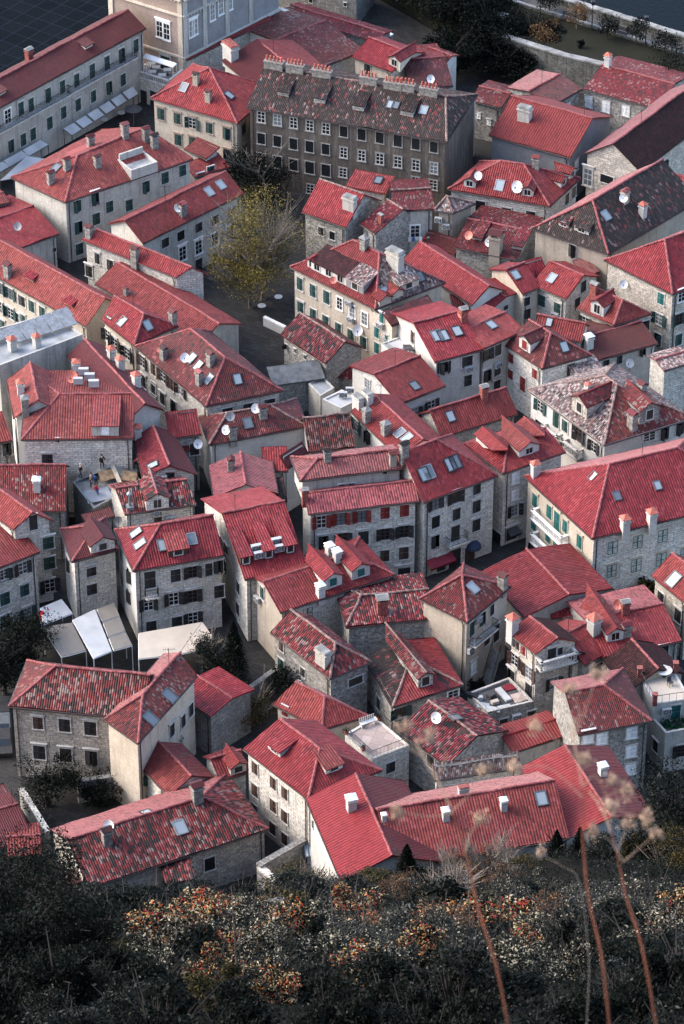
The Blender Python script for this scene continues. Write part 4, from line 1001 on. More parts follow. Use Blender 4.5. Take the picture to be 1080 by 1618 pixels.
# ---- cream house, centre top
h = hs('tall cream house with a wide dark attic strip and mottled hip, right of the willow', 'b1', 8, [(308, 345), (690, 535), (1005, 415)], (712, 275), 'h', wall='plaster_cream', mats=['red', 'greytile', 'greytile', 'red'], hip0=(590, 205),
  win=[('s', [(352, 422), (410, 452), (472, 482)], (.9, 1.55)), ('gw', [(530, 510), (587, 545), (642, 578)], (.8, 1.5)), ('s', row((355, 528), (637, 685), 6), (.9, 1.4))], sky=[(733, 458), (890, 390)], chim=[(778, 318, 'B', 1.2), (640, 240, 'g')], ac=[(575, 505), (583, 578)], dish=[(620, 620, 'w', 1.2), (500, 412, 'r', .8)],
  dorm=[(405, 352, 'gable', 1.3, .9, 'n', 'plaster_white'), (480, 392, 'shed', 5.0, 1.15, 'gw', 'plaster_white', 'brown'), (598, 452, 'shed', 2.4, 1.2, 'n', 'plaster_slate', 'greytile'), (840, 445, 'shed', 2.6, 1.0, 'n', 'plaster_cream', 'greytile'), (735, 515, 'gable', 1.5, .8, None, 'plaster_cream', 'red'), (790, 485, 'gable', 1.4, .8, None, 'plaster_cream', 'red')])
hs('cream wing with narrow green windows and a dark lean-to roof, left of the white terrace', 'b1', 7.4, [(762, 610), (968, 530)], (925, 470), 's', roof='oldred', wall='plaster_cream')
hs('narrow cream house end with small teal windows behind the apse', 'b1', 7.2, [(650, 550), (765, 612), (830, 560), (712, 500)], kind='f', wall='plaster_cream', roof='flat_grey', para=.2, win=[('t', [(697, 640), (697, 710)], (.7, 1.3)), ('t', [(742, 672), (720, 575)], (.6, 1.1))], ac=[(715, 605)])
h = hs('white gabled house with a furnished roof terrace and dark twin skylight', 'b1', 8, [(1177, 715), (955, 772)], (860, 597), roof='red', wall='plaster_white', win=[('k', [(990, 795)], (1.2, 1.3)), ('k', [(8, 795), (107, 770)], (1.2, 1.3), 'b2'), ('n', [(110, 855)], None, 'b2'), ('b', [(858, 660)], (.8, 1.5))], sky=[(966, 655, 1.2), (995, 655, 1.2), (1057, 635, 1.1)], chim=[(1085, 565, 'b')], dish=[(1078, 560, 'r')])
aircon(h, (1105, 800))
h = hs('white walled roof terrace with railing and dark table, front of the white gable', 'b1', 5.6, [(700, 690), (775, 760), (925, 745), (835, 640)], kind='f', wall='plaster_white', roof='flat_white', para=.12, name='terrace', cat='terrace')
rb = MB(); q_ = [V((p.x, p.y, 5.72)) - h.root.location for p in h.W]; railing_mb(rb, [q_[0], q_[1], q_[2]], .9); link('railing', rb.mesh('railing', ['metal_grey']), h.root)
hs('grey house with a tangle of cables and a red roof, right of the white gable', 'b2', 8.2, [(182, 712), (368, 628)], (275, 552), roof='red', wall='plaster_grey', win=[('o', [(195, 740)]), ('k', [(245, 718), (195, 835), (242, 808), (240, 880)])], sky=[(217, 607)], ac=[(240, 782)])
hs('white gabled house with one skylight above the grey chimneys, town centre', 'c1', 6.5, [(1005, 25), (797, 110)], (683, -25), roof='red', wall='plaster_white', win=[('o', [(865, 150), (940, 118)]), ('s', [(940, 215)]), ('g', [(655, 18)], (.9, 1.1))], sky=[(867, 28)], dorm=[])
hs('small red gabled roof stub between the two white gables', 'b1', 6, [(690, 800), (740, 812), (805, 780)], (760, 765), 'g', roof='red', wall='plaster_cream')
hs('red roofed house with four grey block chimneys in front of the white gable', 'c1', 7, [(578, 140), (800, 350)], (905, 270), roof='red', wall='plaster_white', win=[('og', [(605, 205)]), ('n', [(660, 255)])], chim=[(650, 165, 'g'), (735, 222, 'g'), (612, 100, 'B', .8), (655, 85, 'B', .8)], sky=[(800, 240), (832, 262)])
h = hs('four storey stone house with red-brown shutters and stepped double roof, centre', 'c1', 9.3, [(885, 543), (388, 602), (348, 490)], None, 'g', roof='salmon', wall='stone', hood=.6, lo=.3, hi=.4,
  win=[('or', [(447, 637), (535, 623), (628, 612)]), ('r', [(733, 597), (820, 587)]), ('k', [(456, 728)]), ('o', [(543, 713), (733, 692), (819, 680)]), ('d', [(636, 710)], (1, 1.6)), ('b', [(731, 790), (817, 778), (540, 800)]), ('d', [(818, 880)], (1.2, 2))], chim=[(374, 522, 'b', .8)])
house('', 'c1', 11.3, [(815, 395), (352, 452), (310, 345)], (430, 355), 'h', roof='salmon', wall='plaster_grey', zb=8.6, owner=h.root, win=[('v', [(545, 484), (578, 480)], (.85, .8)), ('v', [(733, 414)], (.4, .4))], chim=[(475, 345, 's', .9), (768, 362, 't', .9)], hi=.5)
h = hs('tall stone house with paired skylights and a blue door canopy, centre right', 'c1', 9.3, [(1240, 428), (905, 550)], (815, 320), roof='red', wall='stone', hip0=4.5, hood=.7, hi=.85,
  win=[('o', [(55, 525)], None, 'c2'), ('k', [(150, 487), (58, 603), (148, 568), (147, 652)], None, 'c2'), ('d', [(53, 690)], (1, 1.9), 'c2'), ('o', [(960, 555)]), ('k', [(960, 638), (957, 725)]), ('d', [(985, 825)], (1, 1.7)), ('d', [(1045, 800)], (1.4, 2.2)), ('dw', [(118, 780)], (1.2, 1.8), 'c2')], sky=[(908, 425, 1.2), (928, 415, 1.2), (1027, 380, 1.2), (1048, 370, 1.2)], chim=[(818, 320, 's')], dish=[(806, 275, 'w')])
balcony(h, (10, 738), (95, 705), .8, crop='c2'); wall_canopy(h, (915, 812), (1030, 775), 1.0, 'canvas_maroon'); wall_canopy(h, (100, 745), (165, 718), .9, 'canvas_navy', crop='c2', round_=True)
h = hs('stone house with a wide white twin-window dormer, left of the big cream block', 'c2', 9, [(550, 322), (270, 420), (90, 285)], (290, 275), 'h', roof='red', wall='stone', lo=.15,
  win=[('w', [(325, 440), (322, 515)]), ('o', [(320, 585)]), ('w', [(345, 580)], (.6, 1.2)), ('d', [(240, 720)], (1.3, 2.1)), ('d', [(305, 690)], (1.2, 1.5))], dorm=[(385, 335, 'gable', 2.3, .9, 'gw', 'plaster_white'), (178, 268, 'gable', 1.6, .9, 'gw', 'plaster_white'), (365, 212, 'gable', 1.7, .6, None, 'plaster_white')])
wall_canopy(h, (285, 672), (335, 655), .7, 'canvas_dark')
hs('plain red roofed house with one small skylight behind the dormer house', 'c2', 6, [(-10, 258), (335, 152)], (290, 30), roof='red', wall='stone_dark', sky=[(32, 165)], chim=[(182, 58, 'b')])
h = hs('white and stone house under grey mottled tiles with red planter balconies', 'c2', 9, [(378, 42), (722, 292), (1120, 170)], (780, 20), 'h', wall='plaster_white', mats=['greytile', 'mottled', 'greytile', 'greytile'], hip0='h', caps='ridge_old',
  win=[('og', [(437, 120)]), ('s', [(508, 175)], (.9, 1.9)), ('s', [(547, 207), (545, 295)]), ('k', [(430, 215), (503, 270)], (1, 1.7)), ('o', [(610, 245)], (.9, 1.7)), ('o', [(677, 300)], (.8, 1.3)), ('g', [(925, 255)], (1.4, 1)), ('n', [(993, 238), (1062, 218), (1060, 300)])], chim=[(848, 190, 's', 1.2), (890, 45, 's'), (650, 45, 'w', .8)],
  dorm=[(610, 155, 'gable', 2.3, 1.6, 'n', 'stone_warm', 'mottled'), (925, 188, 'gable', 2.2, 1.7, 'n', 'stone_dark', 'mottled'), (1035, 88, 'gable', 2.2, 1.0, 'gw', 'plaster_white', 'oldred')])
balcony(h, (465, 232), (530, 285), .7, 'stone', 'trim', 'trim'); balcony(h, (560, 300), (625, 345), .8, 'stone', 'trim', 'stone_dark')
h = hs('huge cream block with teal shutters, twin white balconies and a bright hip roof, right edge', 'c2', 8.6, [(1423, 528), (670, 712), (363, 430)], (745, 378), 'h', roof='red', mats=['red', 'red', 'salmon', 'red'], wall='plaster_cream', hip0='h', trim='plaster_cream', hood=.8,
  win=[('t', [(413, 543), (477, 593), (548, 658), (613, 727), (408, 647), (472, 702), (543, 768), (608, 832)], (.85, 1.5)), ('t', [(512, 634), (508, 742)], (1, 2.1)), ('k', [(405, 753), (468, 803)], (.8, 1.2)), ('d', [(505, 835)], (1, 1.7)), ('v', [(541, 865)], (.6, .8)), ('t', [(760, 753), (872, 727), (985, 700), (755, 858), (866, 832), (978, 806), (1085, 780)], (1.05, 1.55)), ('k', [(748, 110)], (.8, 1), 'd2'), ('d', [(860, 95)], (1.3, 1.6), 'd2')],
  chim=[(815, 650, 'w', 1.1), (935, 622, 'w', 1.1), (413, 398, 'w')], sky=[(672, 433, .8), (780, 522, .8), (962, 475, .8)])
facade_overlay(h, 0, 1, 'stone', .05, -.5, 8.4)
balcony(h, (428, 612), (560, 730), .85, 'stone', 'trim_white', 'trim'); balcony(h, (426, 718), (556, 835), .85, 'stone', 'trim_white', 'trim')
# ---- upper right
hs('cream and stone corner house with a broad red hip roof, right edge upper', 'b2', 8.6, [(1400, 330), (1030, 467), (722, 312)], (995, 222), 'h', roof='red', mats=['red', 'red', 'salmon', 'red'], wall='stone_warm', hip0='h', win=[('t', [(978, 488)]), ('og', [(970, 580)], (1.0, 1.4)), ('s', [(965, 670), (1055, 672)]), ('og', [(1058, 580)]), ('gw', [(1070, 475)])], dish=[(818, 412, 'w')], chim=[(1012, 140, 'b'), (1068, 105, 'b')])
hs('tan plastered house under a huge dark grey tiled hip with red hip lines, upper right', 'b2', 8, [(1150, 45), (742, 287), (397, 172)], (670, 45), 'h', roof='greytile', mats=['sootgrey', 'sootgrey', 'salmon', 'greytile'], wall='plaster_tan', win=[('k', [(580, 272)], (.9, 1.5))], sky=[(730, 115)], chim=[(895, 92, 'w'), (815, 30, 't')], dish=[(808, 42, 'w')], dorm=[(540, 165, 'shed', 1.2, .6, 'gw', 'plaster_white', 'sootgrey'), (620, 192, 'shed', 1.8, .7, 'gw', 'plaster_white', 'sootgrey')])
hs('small white stone house with one bright skylight below the tan house', 'b2', 6, [(398, 422), (553, 490)], (632, 385), roof='red', wall='stone', win=[('s', [(443, 497), (513, 532)]), ('k', [(628, 433), (600, 510)])], ac=[(507, 560)], sky=[(488, 397)])
hs('little rear roof attached behind the white stone house', 'b2', 5.6, [(640, 388), (702, 368)], (612, 322), 's', roof='salmon', wall='stone_dark')
hs('cream gable house with a grey ridge and small skylight left of the white stone house', 'b2', 6, [(440, 435), (355, 467)], (280, 358), roof='red', wall='plaster_cream', win=[('n', [(375, 500), (375, 555)], (.8, 1.1))], sky=[(325, 382)])
hs('small red roof filling the gap behind the cream gable', 'b2', 6, [(380, 395), (470, 370)], (440, 298), 's', roof='red', wall='plaster_cream')
hs('long red church-like roof with a white verge, right of the cream attic house', 'b2', 6, [(-180, 315), (130, 517)], (207, 432), roof='red', wall='plaster_white')
hs('white gable with an oval window at the end of the long red roof', 'b2', 5, [(60, 500), (185, 562)], (290, 488), roof='red', wall='plaster_white', win=[('v', [(280, 528)], (.7, .6))])
hs('low crimson roof patch below the oval window gable', 'b2', 5, [(50, 562), (168, 552)], (60, 480), 's', roof='red', wall='plaster_white')
hs('cream house with a tall pyramid roof, large dormer and brick chimney, right side', 'b2', 6, [(598, 530), (765, 608), (935, 555)], (830, 440), 'h', roof='red', wall='stone_warm', win=[('o', [(640, 595)]), ('k', [(907, 612)])], ac=[(640, 628)], chim=[(678, 452, 'b')], dorm=[(690, 560, 'gable', 1.7, 1.4, 'gw', 'plaster_white')])
hs('low white walled house with a flat dark red roof and ornate white chimneys', 'b2', 5, [(690, 765), (965, 688)], (890, 590), roof='darkred', wall='plaster_white', win=[('k', [(730, 780), (790, 762), (893, 722)], (.7, 1))], dish=[(832, 765, 'w')], chim=[(653, 685, 'a', 1.1)])
hs('white stone house with red shutters and a red dormer window under dark hips', 'b2', 7.2, [(272, 690), (443, 802), (665, 740)], (485, 640), 'h', roof='oldred', wall='stone', win=[('r', [(305, 755), (303, 828), (412, 825)], (.75, 1.1)), ('b', [(572, 805)]), ('r', [(358, 872)], (.8, 1.7))], sky=[(543, 705)], dorm=[(365, 722, 'gable', 1.7, 1.4, 'r', 'plaster_white')])
hs('red roofed house tucked behind the red shutter house', 'b2', 6.4, [(400, 640), (620, 682)], (600, 590), roof='red', wall='stone', sky=[(475, 595, .8)])
hs('small mottled roof between the red shutter house and the grey ridge', 'b2', 6, [(600, 850), (730, 815)], (645, 755), 's', roof='greytile', wall='stone')
hs('small mottled house at the right edge above the cream block', 'b2', 6, [(990, 812), (1130, 770)], (1090, 725), roof='greytile', wall='stone')
# ---- top centre
hs('red roofed house fronting the derelict block, its ridge pale and its front stone', 'a1', 6.6, [(555, 835), (735, 870)], (800, 805), 's', roof='red', wall='stone', sky=[(703, 810)], gutter=False)
hs('old stone house with a broad red roof right of the willow crown', 'b1', 6, [(360, 97), (560, 168)], (640, 20), roof='red', wall='rubble', caps='ridge_old', win=[('k', [(447, 185), (497, 205)], (.7, 1))], chim=[(575, 60, 'B')])
hs('stone attic gable with mottled tiles against the old stone house', 'b1', 6, [(620, 150), (690, 195)], (815, 88), roof='mottled', wall='rubble', caps='ridge_old', chim=[(715, 130, 'b', .7)])
hs('grey stained house with laundry under its window and mottled red tiles', 'b1', 7, [(775, 95), (958, 85)], (900, 0), roof='mottled', wall='plaster_grey', caps='ridge_old', win=[('gw', [(868, 185)], (1, 1.5)), ('k', [(812, 210)])], ac=[(785, 215)])
hs('square house with a pale grey pyramid roof behind the laundry wall', 'b1', 7, [(955, 92), (1038, 103), (1140, 60)], (985, 5), 'h', roof='greytile', wall='plaster_tan', hip0='h', caps='ridge_old', ac=[(975, 130), (1008, 160)])
hs('low mossy stone house with mottled tiles, tall chimney and two dishes', 'b2', 5, [(45, 255), (330, 312)], (395, 185), roof='mottled', wall='rubble', chim=[(235, 245, 't', 1.7)], dish=[(115, 210, 'r'), (205, 240, 'w')], dorm=[(150, 225, 'shed', 1.1, .5, None, 'plaster_grey'), (330, 265, 'shed', 1.2, .5, None, 'plaster_grey')])
hs('low flat dark red roof in the yard under the laundry wall', 'b1', 3.5, [(890, 245), (1045, 292)], (1085, 225), 's', roof='darkred', wall='stone_dark')
hs('red hipped house with gabled dormers and big white dishes, upper right', 'a2', 6.2, [(20, 848), (478, 925), (615, 800)], (365, 710), 'h', roof='red', wall='stone', hip0=(262, 697), win=[('k', [(167, 75), (283, 105), (393, 120)], (1.05, 1.4), 'b2'), ('k', [(585, 862), (555, 892)])], sky=[(253, 833, 1.1)], chim=[(415, 725, 's'), (458, 680, 's'), (352, 660, 's'), (310, 648, 's')], dish=[(158, 795, 'w'), (333, 843, 'w', 1.4)], dorm=[(118, 840, 'gable', 1.3, .9, 'gw', 'plaster_grey'), (378, 880, 'gable', 1.3, .9, 'gw', 'plaster_grey'), (540, 832, 'gable', 1.3, .8, 'gw', 'plaster_white'), (580, 795, 'gable', 1.3, .8, 'gw', 'plaster_white')])
hs('grey gabled house with a vivid crimson roof and one big chimney, top right', 'a2', 6.5, [(205, 605), (572, 708)], (672, 530), roof='crimson', wall='plaster_slate', win=[('w', [(597, 742)])], chim=[(365, 515, 'B')])
hs('rear stone wing with three white shutters under mottled tiles, top right', 'a2', 6, [(630, 398), (960, 487)], (1050, 385), roof='mottled', wall='rubble', win=[('w', [(652, 457), (731, 478), (820, 497)])], chim=[(738, 275, 'w')])
hs('side wing with dark inner slope joining the white shutter wing', 'a2', 6, [(625, 398), (485, 478)], (380, 415), roof='mottled', mats=['oldred', 'oldred', 'salmon'], wall='rubble', win=[('w', [(558, 487)])])
hs('small stone house with a mottled roof and tiny white windows by the dark trees', 'a2', 5, [(120, 450), (262, 483)], (305, 420), roof='mottled', wall='rubble', win=[('w', [(158, 518), (205, 548)], (.5, .7))])
hs('stone church hall with a huge dark brown roof slope, top right corner', 'a2', 7, [(1280, 470), (885, 770), (632, 690)], (750, 643), 'g', roof='brown', mats=['brown', 'brown', 'salmon'], wall='stone_warm', name='church', cat='church', win=[('g', [(650, 795)], (1.1, 2.2)), ('v', [(735, 805)], (1.6, 1.0)), ('k', [(825, 822)], (1.2, .8)), ('k', [(995, 745)], (.7, 1.5))])
hs('red roofed house at the right edge below the dark church slope', 'a2', 5, [(850, 838), (1130, 905)], (1140, 800), roof='red', wall='stone', sky=[(1030, 855)])
hs('grey rendered house end with an orange mossy roof right of the derelict block', 'a2', 8, [(20, 445), (125, 470), (160, 420), (40, 400)], kind='f', wall='plaster_grey', roof='flat_dark', para=.1)
h = hs('derelict brown four storey block with peeling plaster and soot dark tiles, top centre', 'a1', 10, [(1010, 637), (112, 480)], (190, 292), roof='sootgrey', wall='plaster_brown', hip0=2.0, trim='concrete', caps='ridge_old', age=1.4, hood=0,
  win=[('g', row((178, 525), (468, 577), 5), (.9, 1.4)), ('v', row((548, 590), (953, 660), 6), (.92, 1.4)), ('v', row((178, 622), (467, 670), 5), (.92, 1.4)), ('g', row((548, 685), (953, 755), 6), (.9, 1.4)), ('v', row((178, 715), (468, 765), 5), (1, 1.5)), ('g', [(545, 775), (870, 815), (950, 830), (398, 848)], (.9, 1.2))],
  chim=[(235, 285, 'p'), (330, 300, 'p'), (450, 322, 'p'), (660, 355, 'p'), (770, 378, 'p'), (825, 385, 'p'), (930, 405, 'p')], sky=[(757, 470, .9), (782, 473, .9), (907, 495)], dorm=[(275, 432, 'shed', 1.3, .7, None, 'stone_dark'), (438, 462, 'shed', 1.3, .7, None, 'stone_dark'), (612, 495, 'shed', 1.3, .7, None, 'stone_dark'), (830, 520, 'shed', 1.5, .8, None, 'stone_dark')])
hs('dark red roofed house with a big white chimney behind the cream hip house', 'a1', 7, [(0, 270), (150, 395)], (310, 300), roof='darkred', mats=['darkred', 'darkred', 'red'], wall='plaster_grey', chim=[(40, 205, 'W', 1.3)])
hs('broad mottled red roof behind the derelict block chimneys', 'a1', 5, [(410, 318), (640, 225)], (450, 112), roof='mottled', wall='stone', lo=.15)
hs('long low red roof running behind the yard wall at the top', 'a1', 4, [(275, 60), (700, 190)], (735, 150), roof='mottled', wall='stone_dark')
hs('cream house with a gabled dormer and satellite dishes behind the derelict block', 'a1', 6, [(585, 255), (765, 325)], (840, 235), roof='red', wall='plaster_cream', win=[('k', [(577, 293), (655, 312)])], dish=[(590, 315, 'w')], dorm=[(775, 300, 'gable', 1.7, 1.1, 'gw', 'plaster_cream')])
hs('dark mottled roofed house left of the tall dark trees, top', 'a1', 5, [(850, 400), (1040, 385)], (940, 270), roof='oldred', mats=['oldred', 'red', 'red'], wall='plaster_white', dish=[(938, 358, 'w')])
hs('small red gabled house at the edge of the dark trees', 'a1', 5, [(895, 250), (1000, 290)], (1035, 250), roof='mottled', wall='plaster_white', dish=[(815, 195, 'w', 1.2)])
hs('low red roof between the dormer house and the tree edge', 'a1', 5, [(795, 232), (905, 235)], (850, 205), 's', roof='red', wall='plaster_white')
# ---- left and lower left
hs('stone house with two small gables and a maroon door awning, lower left', 'c0', 8, [(530, 760), (322, 815), (268, 668)], (425, 655), 'h', roof='darkred', wall='stone', hip0='h', win=[('n', [(408, 858)], (1, 1.2)), ('n', [(310, 830)]), ('n', [(411, 88), (410, 12)], (1, 1.2), 'd0')], dorm=[(462, 768, 'gable', 2.4, 1.0, 'n', 'stone')])
h = hs('thin stone annex with a maroon awning beside the two gable house', 'd0', 3, [(370, 120), (470, 100), (455, 70), (360, 90)], kind='f', wall='stone', para=.05)
wall_canopy(h, (380, 165), (450, 148), .7, 'canvas_maroon')
hs('small red roof between the roof works and the two gable house', 'c0', 6, [(385, 645), (515, 612)], (480, 578), 's', roof='darkred', wall='stone_dark')
hs('stone house with a gabled dormer and brown shutters in front of the roof works', 'c0', 6.5, [(880, 560), (558, 603), (480, 470)], (497, 490), 'g', roof='speckled', wall='stone', win=[('b', [(708, 630)], (.8, .8))], ac=[(705, 592), (762, 620)], chim=[(583, 548, 'm', 1.2)], dorm=[(707, 580, 'gable', 2.2, 1.3, 'gw', 'stone')], dish=[(548, 628, 'g')])
h = hs('four storey stone house with a white balcony wall, above the cream tent', 'c0', 8.6, [(1005, 787), (598, 858), (513, 672)], (718, 648), 'h', roof='red', wall='stone', win=[('n', [(672, 897)], (1.05, 1.9)), ('n', [(787, 878), (942, 850), (978, 838)]), ('o', [(863, 862)]), ('o', [(665, 155), (778, 130), (863, 118)], None, 'd0'), ('n', [(982, 97)], None, 'd0'), ('n', [(678, 255), (793, 235)], (1, 1.3), 'd0'), ('o', [(865, 218)], None, 'd0'), ('n', [(546, 780), (585, 880)]), ('n', [(550, 45), (583, 120)], None, 'd0')],
  sky=[(610, 688, 1.1), (628, 738, 1.1), (728, 743), (860, 715)], dorm=[(800, 790, 'shed', 1.9, .9, 'n', 'shut_brown')])
facade_overlay(h, 1, 2, 'plaster_white', .05, -.4, 8.5)
balcony(h, (515, 55), (592, 205), .9, 'stone', 'plaster_white', 'trim', crop='d0'); balcony(h, (648, 115), (705, 103), .7, crop='d0'); wall_canopy(h, (940, 195), (1000, 180), 1.2, 'canvas_dark', crop='d0')
h = hs('white gabled house whose steep roof carries three long shed dormers and stacked air units', 'c1', 7.6, [(385, 838), (103, 897)], (0, 600), roof='red', wall='stone', win=[('ob', [(5, 745)]), ('s', [(15, 835)]), ('b', [(25, 765)], (.7, 1.1)), ('n', [(1070, 80), (1068, 175)], None, 'd0')], ac=[(152, 768, 1.15), (164, 800, 1.15), (243, 738, 1.15), (254, 770, 1.15)], dish=[(-30, 615, 'w'), (-18, 685, 'w')],
  dorm=[(110, 830, 'shed', 1.05, 1.1, 'n', 'shut_brown'), (212, 802, 'shed', 1.05, 1.1, 'n', 'shut_brown'), (308, 778, 'shed', 1.05, 1.1, 'n', 'shut_brown')])
h = hs('long tan house with two gabled dormers and twin white chimneys, centre', 'd1', 7, [(775, 22), (262, 192)], (185, 55), roof='red', wall='plaster_tan', hip0=3.0, win=[('s', [(385, 195), (557, 140), (645, 113)], (1.05, 1.3)), ('s', [(183, 103)], (.8, 1.4)), ('gw', [(190, 390)], (1.2, .8))], ac=[(168, 130)], dorm=[(500, 78, 'gable', 1.9, 1.2, 't', 'plaster_white'), (625, 35, 'gable', 1.9, 1.2, 't', 'plaster_white')], chim=[(443, 95, 'a'), (485, -80, 'a'), (518, -62, 'a')])
facade_overlay(h, 0, 1, 'stone', .05, -.4, 6.9)
hs('small red gable behind the ridge of the long tan house', 'c1', 7, [(500, 775), (545, 800), (590, 780)], (535, 745), 'g', roof='red', wall='plaster_white')
hs('weathered stone house with a big rooftop chimney and patchy mossy tiles, lower centre', 'd1', 6, [(218, 280), (487, 488), (675, 412)], (512, 325), 'h', roof='speckled', wall='rubble', caps='ridge_old', age=1.8, win=[('s', [(267, 427)]), ('b', [(268, 345)], (.7, 1)), ('n', [(365, 460)], (.7, 1)), ('v', [(600, 500)], (1.5, .9))], chim=[(455, 395, 'B', .9)], dish=[(330, 472, 'g'), (360, 505, 'w')])
hs('rear stone house with a pale pink roof band and brick chimney stack, lower centre', 'd1', 6.3, [(560, 258), (962, 215)], (880, 100), roof='speckled', wall='rubble', caps='ridge_old', age=1.6, hip0=2, chim=[(720, 165, 'b', 1.3)], dish=[(935, 250, 'g', .8)])
hs('dark mossy hip roofed cottage with a stone dormer and a bright red front slope', 'd1', 4.6, [(640, 400), (767, 616), (1085, 515)], (850, 400), 'h', mats=['sootgrey', 'red', 'red', 'red'], wall='rubble', caps='ridge_old', age=1.5, win=[('og', [(802, 640)], (1.1, 1.2)), ('gw', [(1038, 565)], (1.1, 1.2)), ('s', [(705, 600)])], dorm=[(915, 525, 'gable', 1.5, 1.3, 'n', 'rubble', 'speckled')])
h = hs('square cream tower house with a mottled pyramid roof and an outside stair', 'd2', 8.4, [(-107, 130), (108, 237), (305, 75)], (85, 25), 'h', roof='mottled', wall='plaster_cream', hip0='h', win=[('s', [(127, 265)], (.8, 1.7)), ('s', [(173, 220)]), ('k', [(217, 180), (130, 352)], (.7, 1.3)), ('d', [(195, 300), (237, 285)], (.9, 1.9)), ('w', [(135, 440)], (.9, 1.5))], ac=[(150, 222), (115, 355)], sky=[(133, 82)], chim=[(265, 60, 's')], dish=[(150, 312, 'r', .8)])
balcony(h, (115, 335), (215, 330), .8)
hs('red roofed hall with a long valley line left of the dark rear terrace house', 'd2', 6, [(175, 5), (365, 213)], (575, 128), roof='red', wall='plaster_grey')
hs('low red annex roof under the gable of the red hall', 'd2', 5, [(485, 218), (612, 208)], (600, 168), 's', roof='red', wall='plaster_grey')
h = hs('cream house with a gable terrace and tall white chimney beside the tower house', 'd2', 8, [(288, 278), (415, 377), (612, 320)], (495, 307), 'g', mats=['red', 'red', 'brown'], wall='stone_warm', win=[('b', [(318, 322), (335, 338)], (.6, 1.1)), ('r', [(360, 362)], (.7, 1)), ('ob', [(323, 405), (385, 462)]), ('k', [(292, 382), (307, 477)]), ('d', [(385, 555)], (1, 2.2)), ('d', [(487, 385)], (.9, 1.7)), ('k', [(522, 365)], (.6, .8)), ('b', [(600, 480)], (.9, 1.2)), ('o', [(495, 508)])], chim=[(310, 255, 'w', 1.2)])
balcony(h, (420, 432), (575, 418), 1.0, 'stone', 'plaster_white', 'trim', plants=True)
hs('tiny mottled gable beside the gable terrace', 'd2', 6.5, [(560, 385), (585, 400), (640, 375)], (580, 335), 'g', roof='speckled', wall='stone', win=[('b', [(600, 402)], (.7, .9))])
hs('broad red house with a wide chimney and pink rear slope, lower right', 'd2', 6.2, [(720, 395), (1072, 318)], (988, 152), roof='red', mats=['red', 'red', 'salmon'], wall='stone_dark', chim=[(815, 175, 'b'), (822, 275, 's')], dish=[(783, 165, 'r')], win=[('k', [(990, 365)])], dorm=[(772, 320, 'gable', 1.6, 1.1, 'gw', 'plaster_white')])
hs('red roofed wing with a big white chimney in front of the broad red house', 'd2', 6, [(635, 428), (755, 365)], (655, 235), roof='red', wall='stone_dark', chim=[(675, 255, 'w', 1.3)], win=[('k', [(690, 445)], (1.6, 1.1))])
hs('small red gable behind the big white chimney', 'd2', 6.6, [(612, 170), (665, 232), (715, 205)], (690, 185), 'g', roof='red', wall='plaster_white')
hs('cream house under very dark brown tiles with a red ridge, lower right', 'd2', 6, [(718, 408), (838, 545)], (968, 447), roof='brown', wall='plaster_cream')
h = hs('flat pink tiled roof terrace with posts and white table, right edge', 'd2', 6.3, [(862, 482), (940, 618), (1130, 590), (1050, 455)], kind='f', wall='plaster_white', roof='canvas_cream', para=.1, win=[('t', [(1043, 640)], (.9, 1.7))], ac=[(1000, 628)], name='terrace', cat='terrace')
rb = MB(); q_ = [V((p.x, p.y, 6.4)) - h.root.location for p in h.W]; railing_mb(rb, [q_[3], q_[0], q_[1], q_[2]], .9, gap=.6); link('railing', rb.mesh('railing', ['iron']), h.root)
for i in range(4):
    pb = MB(); pb.box((q_[i].x - .2, q_[i].y - .2, 6.3), (q_[i].x + .2, q_[i].y + .2, 7.5)); pb.box((q_[i].x - .26, q_[i].y - .26, 7.5), (q_[i].x + .26, q_[i].y + .26, 7.6)); link('pillar', pb.mesh('pillar', ['brick']), h.root)
h = hs('grey house with a white rimmed roof terrace and green netting, right edge', 'd2', 4.2, [(932, 680), (997, 752), (1150, 722), (1070, 655)], kind='f', wall='plaster_grey', roof='flat_dark', para=.45, ins=.02, win=[('k', [(955, 792)], (.8, 1.2)), ('o', [(1070, 812)])])
nb = MB()
for i in range(120): c = h.cen - h.root.location + V((uni(-1.2, 1.6), uni(-1, 1), 4.25 + uni(0, .5))); leaf(nb, c, .5)
link('netting', nb.mesh('netting', ['netting']), h.root)
hs('rubble stone house with white shutters and a tiled hip roof behind the dry stalks', 'd2', 8, [(605, 742), (937, 677), (807, 441)], (722, 518), 'h', roof='mottled', mats=['mottled', 'oldred', 'salmon'], wall='rubble', win=[('w', [(712, 758), (845, 732), (843, 815), (650, 752), (840, 895)], (.95, 1.3))])
hs('low vivid crimson metal roof behind the long red roof, lower right', 'd2', 4, [(310, 822), (560, 742)], (485, 690), roof='crimson', wall='plaster_grey', caps='crimson')
hs('collapsed patchwork roof with a white dish and glass frames, lower right', 'd1', 5, [(790, 720), (1010, 880)], (1150, 745), roof='speckled', wall='rubble', caps='ridge_old', age=2, dish=[(965, 672, 'w', 1.1)], sky=[(1048, 665)], win=[('k', [(940, 860)])])
hs('strip of pale bleached tiles behind the long red roof', 'e2', 5, [(-40, 150), (350, 92)], (400, 25), 's', roof='greytile', wall='stone')
hs('cream fronted house with a small gabled door dormer above the tiled terrace', 'd1', 5, [(228, 602), (450, 718), (660, 655)], (480, 540), 'h', roof='red', mats=['red', 'red', 'salmon', 'salmon'], wall='plaster_cream', win=[('r', [(285, 634)], (.7, 1.2))], dorm=[(610, 672, 'gable', 2.0, 1.1, 'n', 'plaster_grey')])
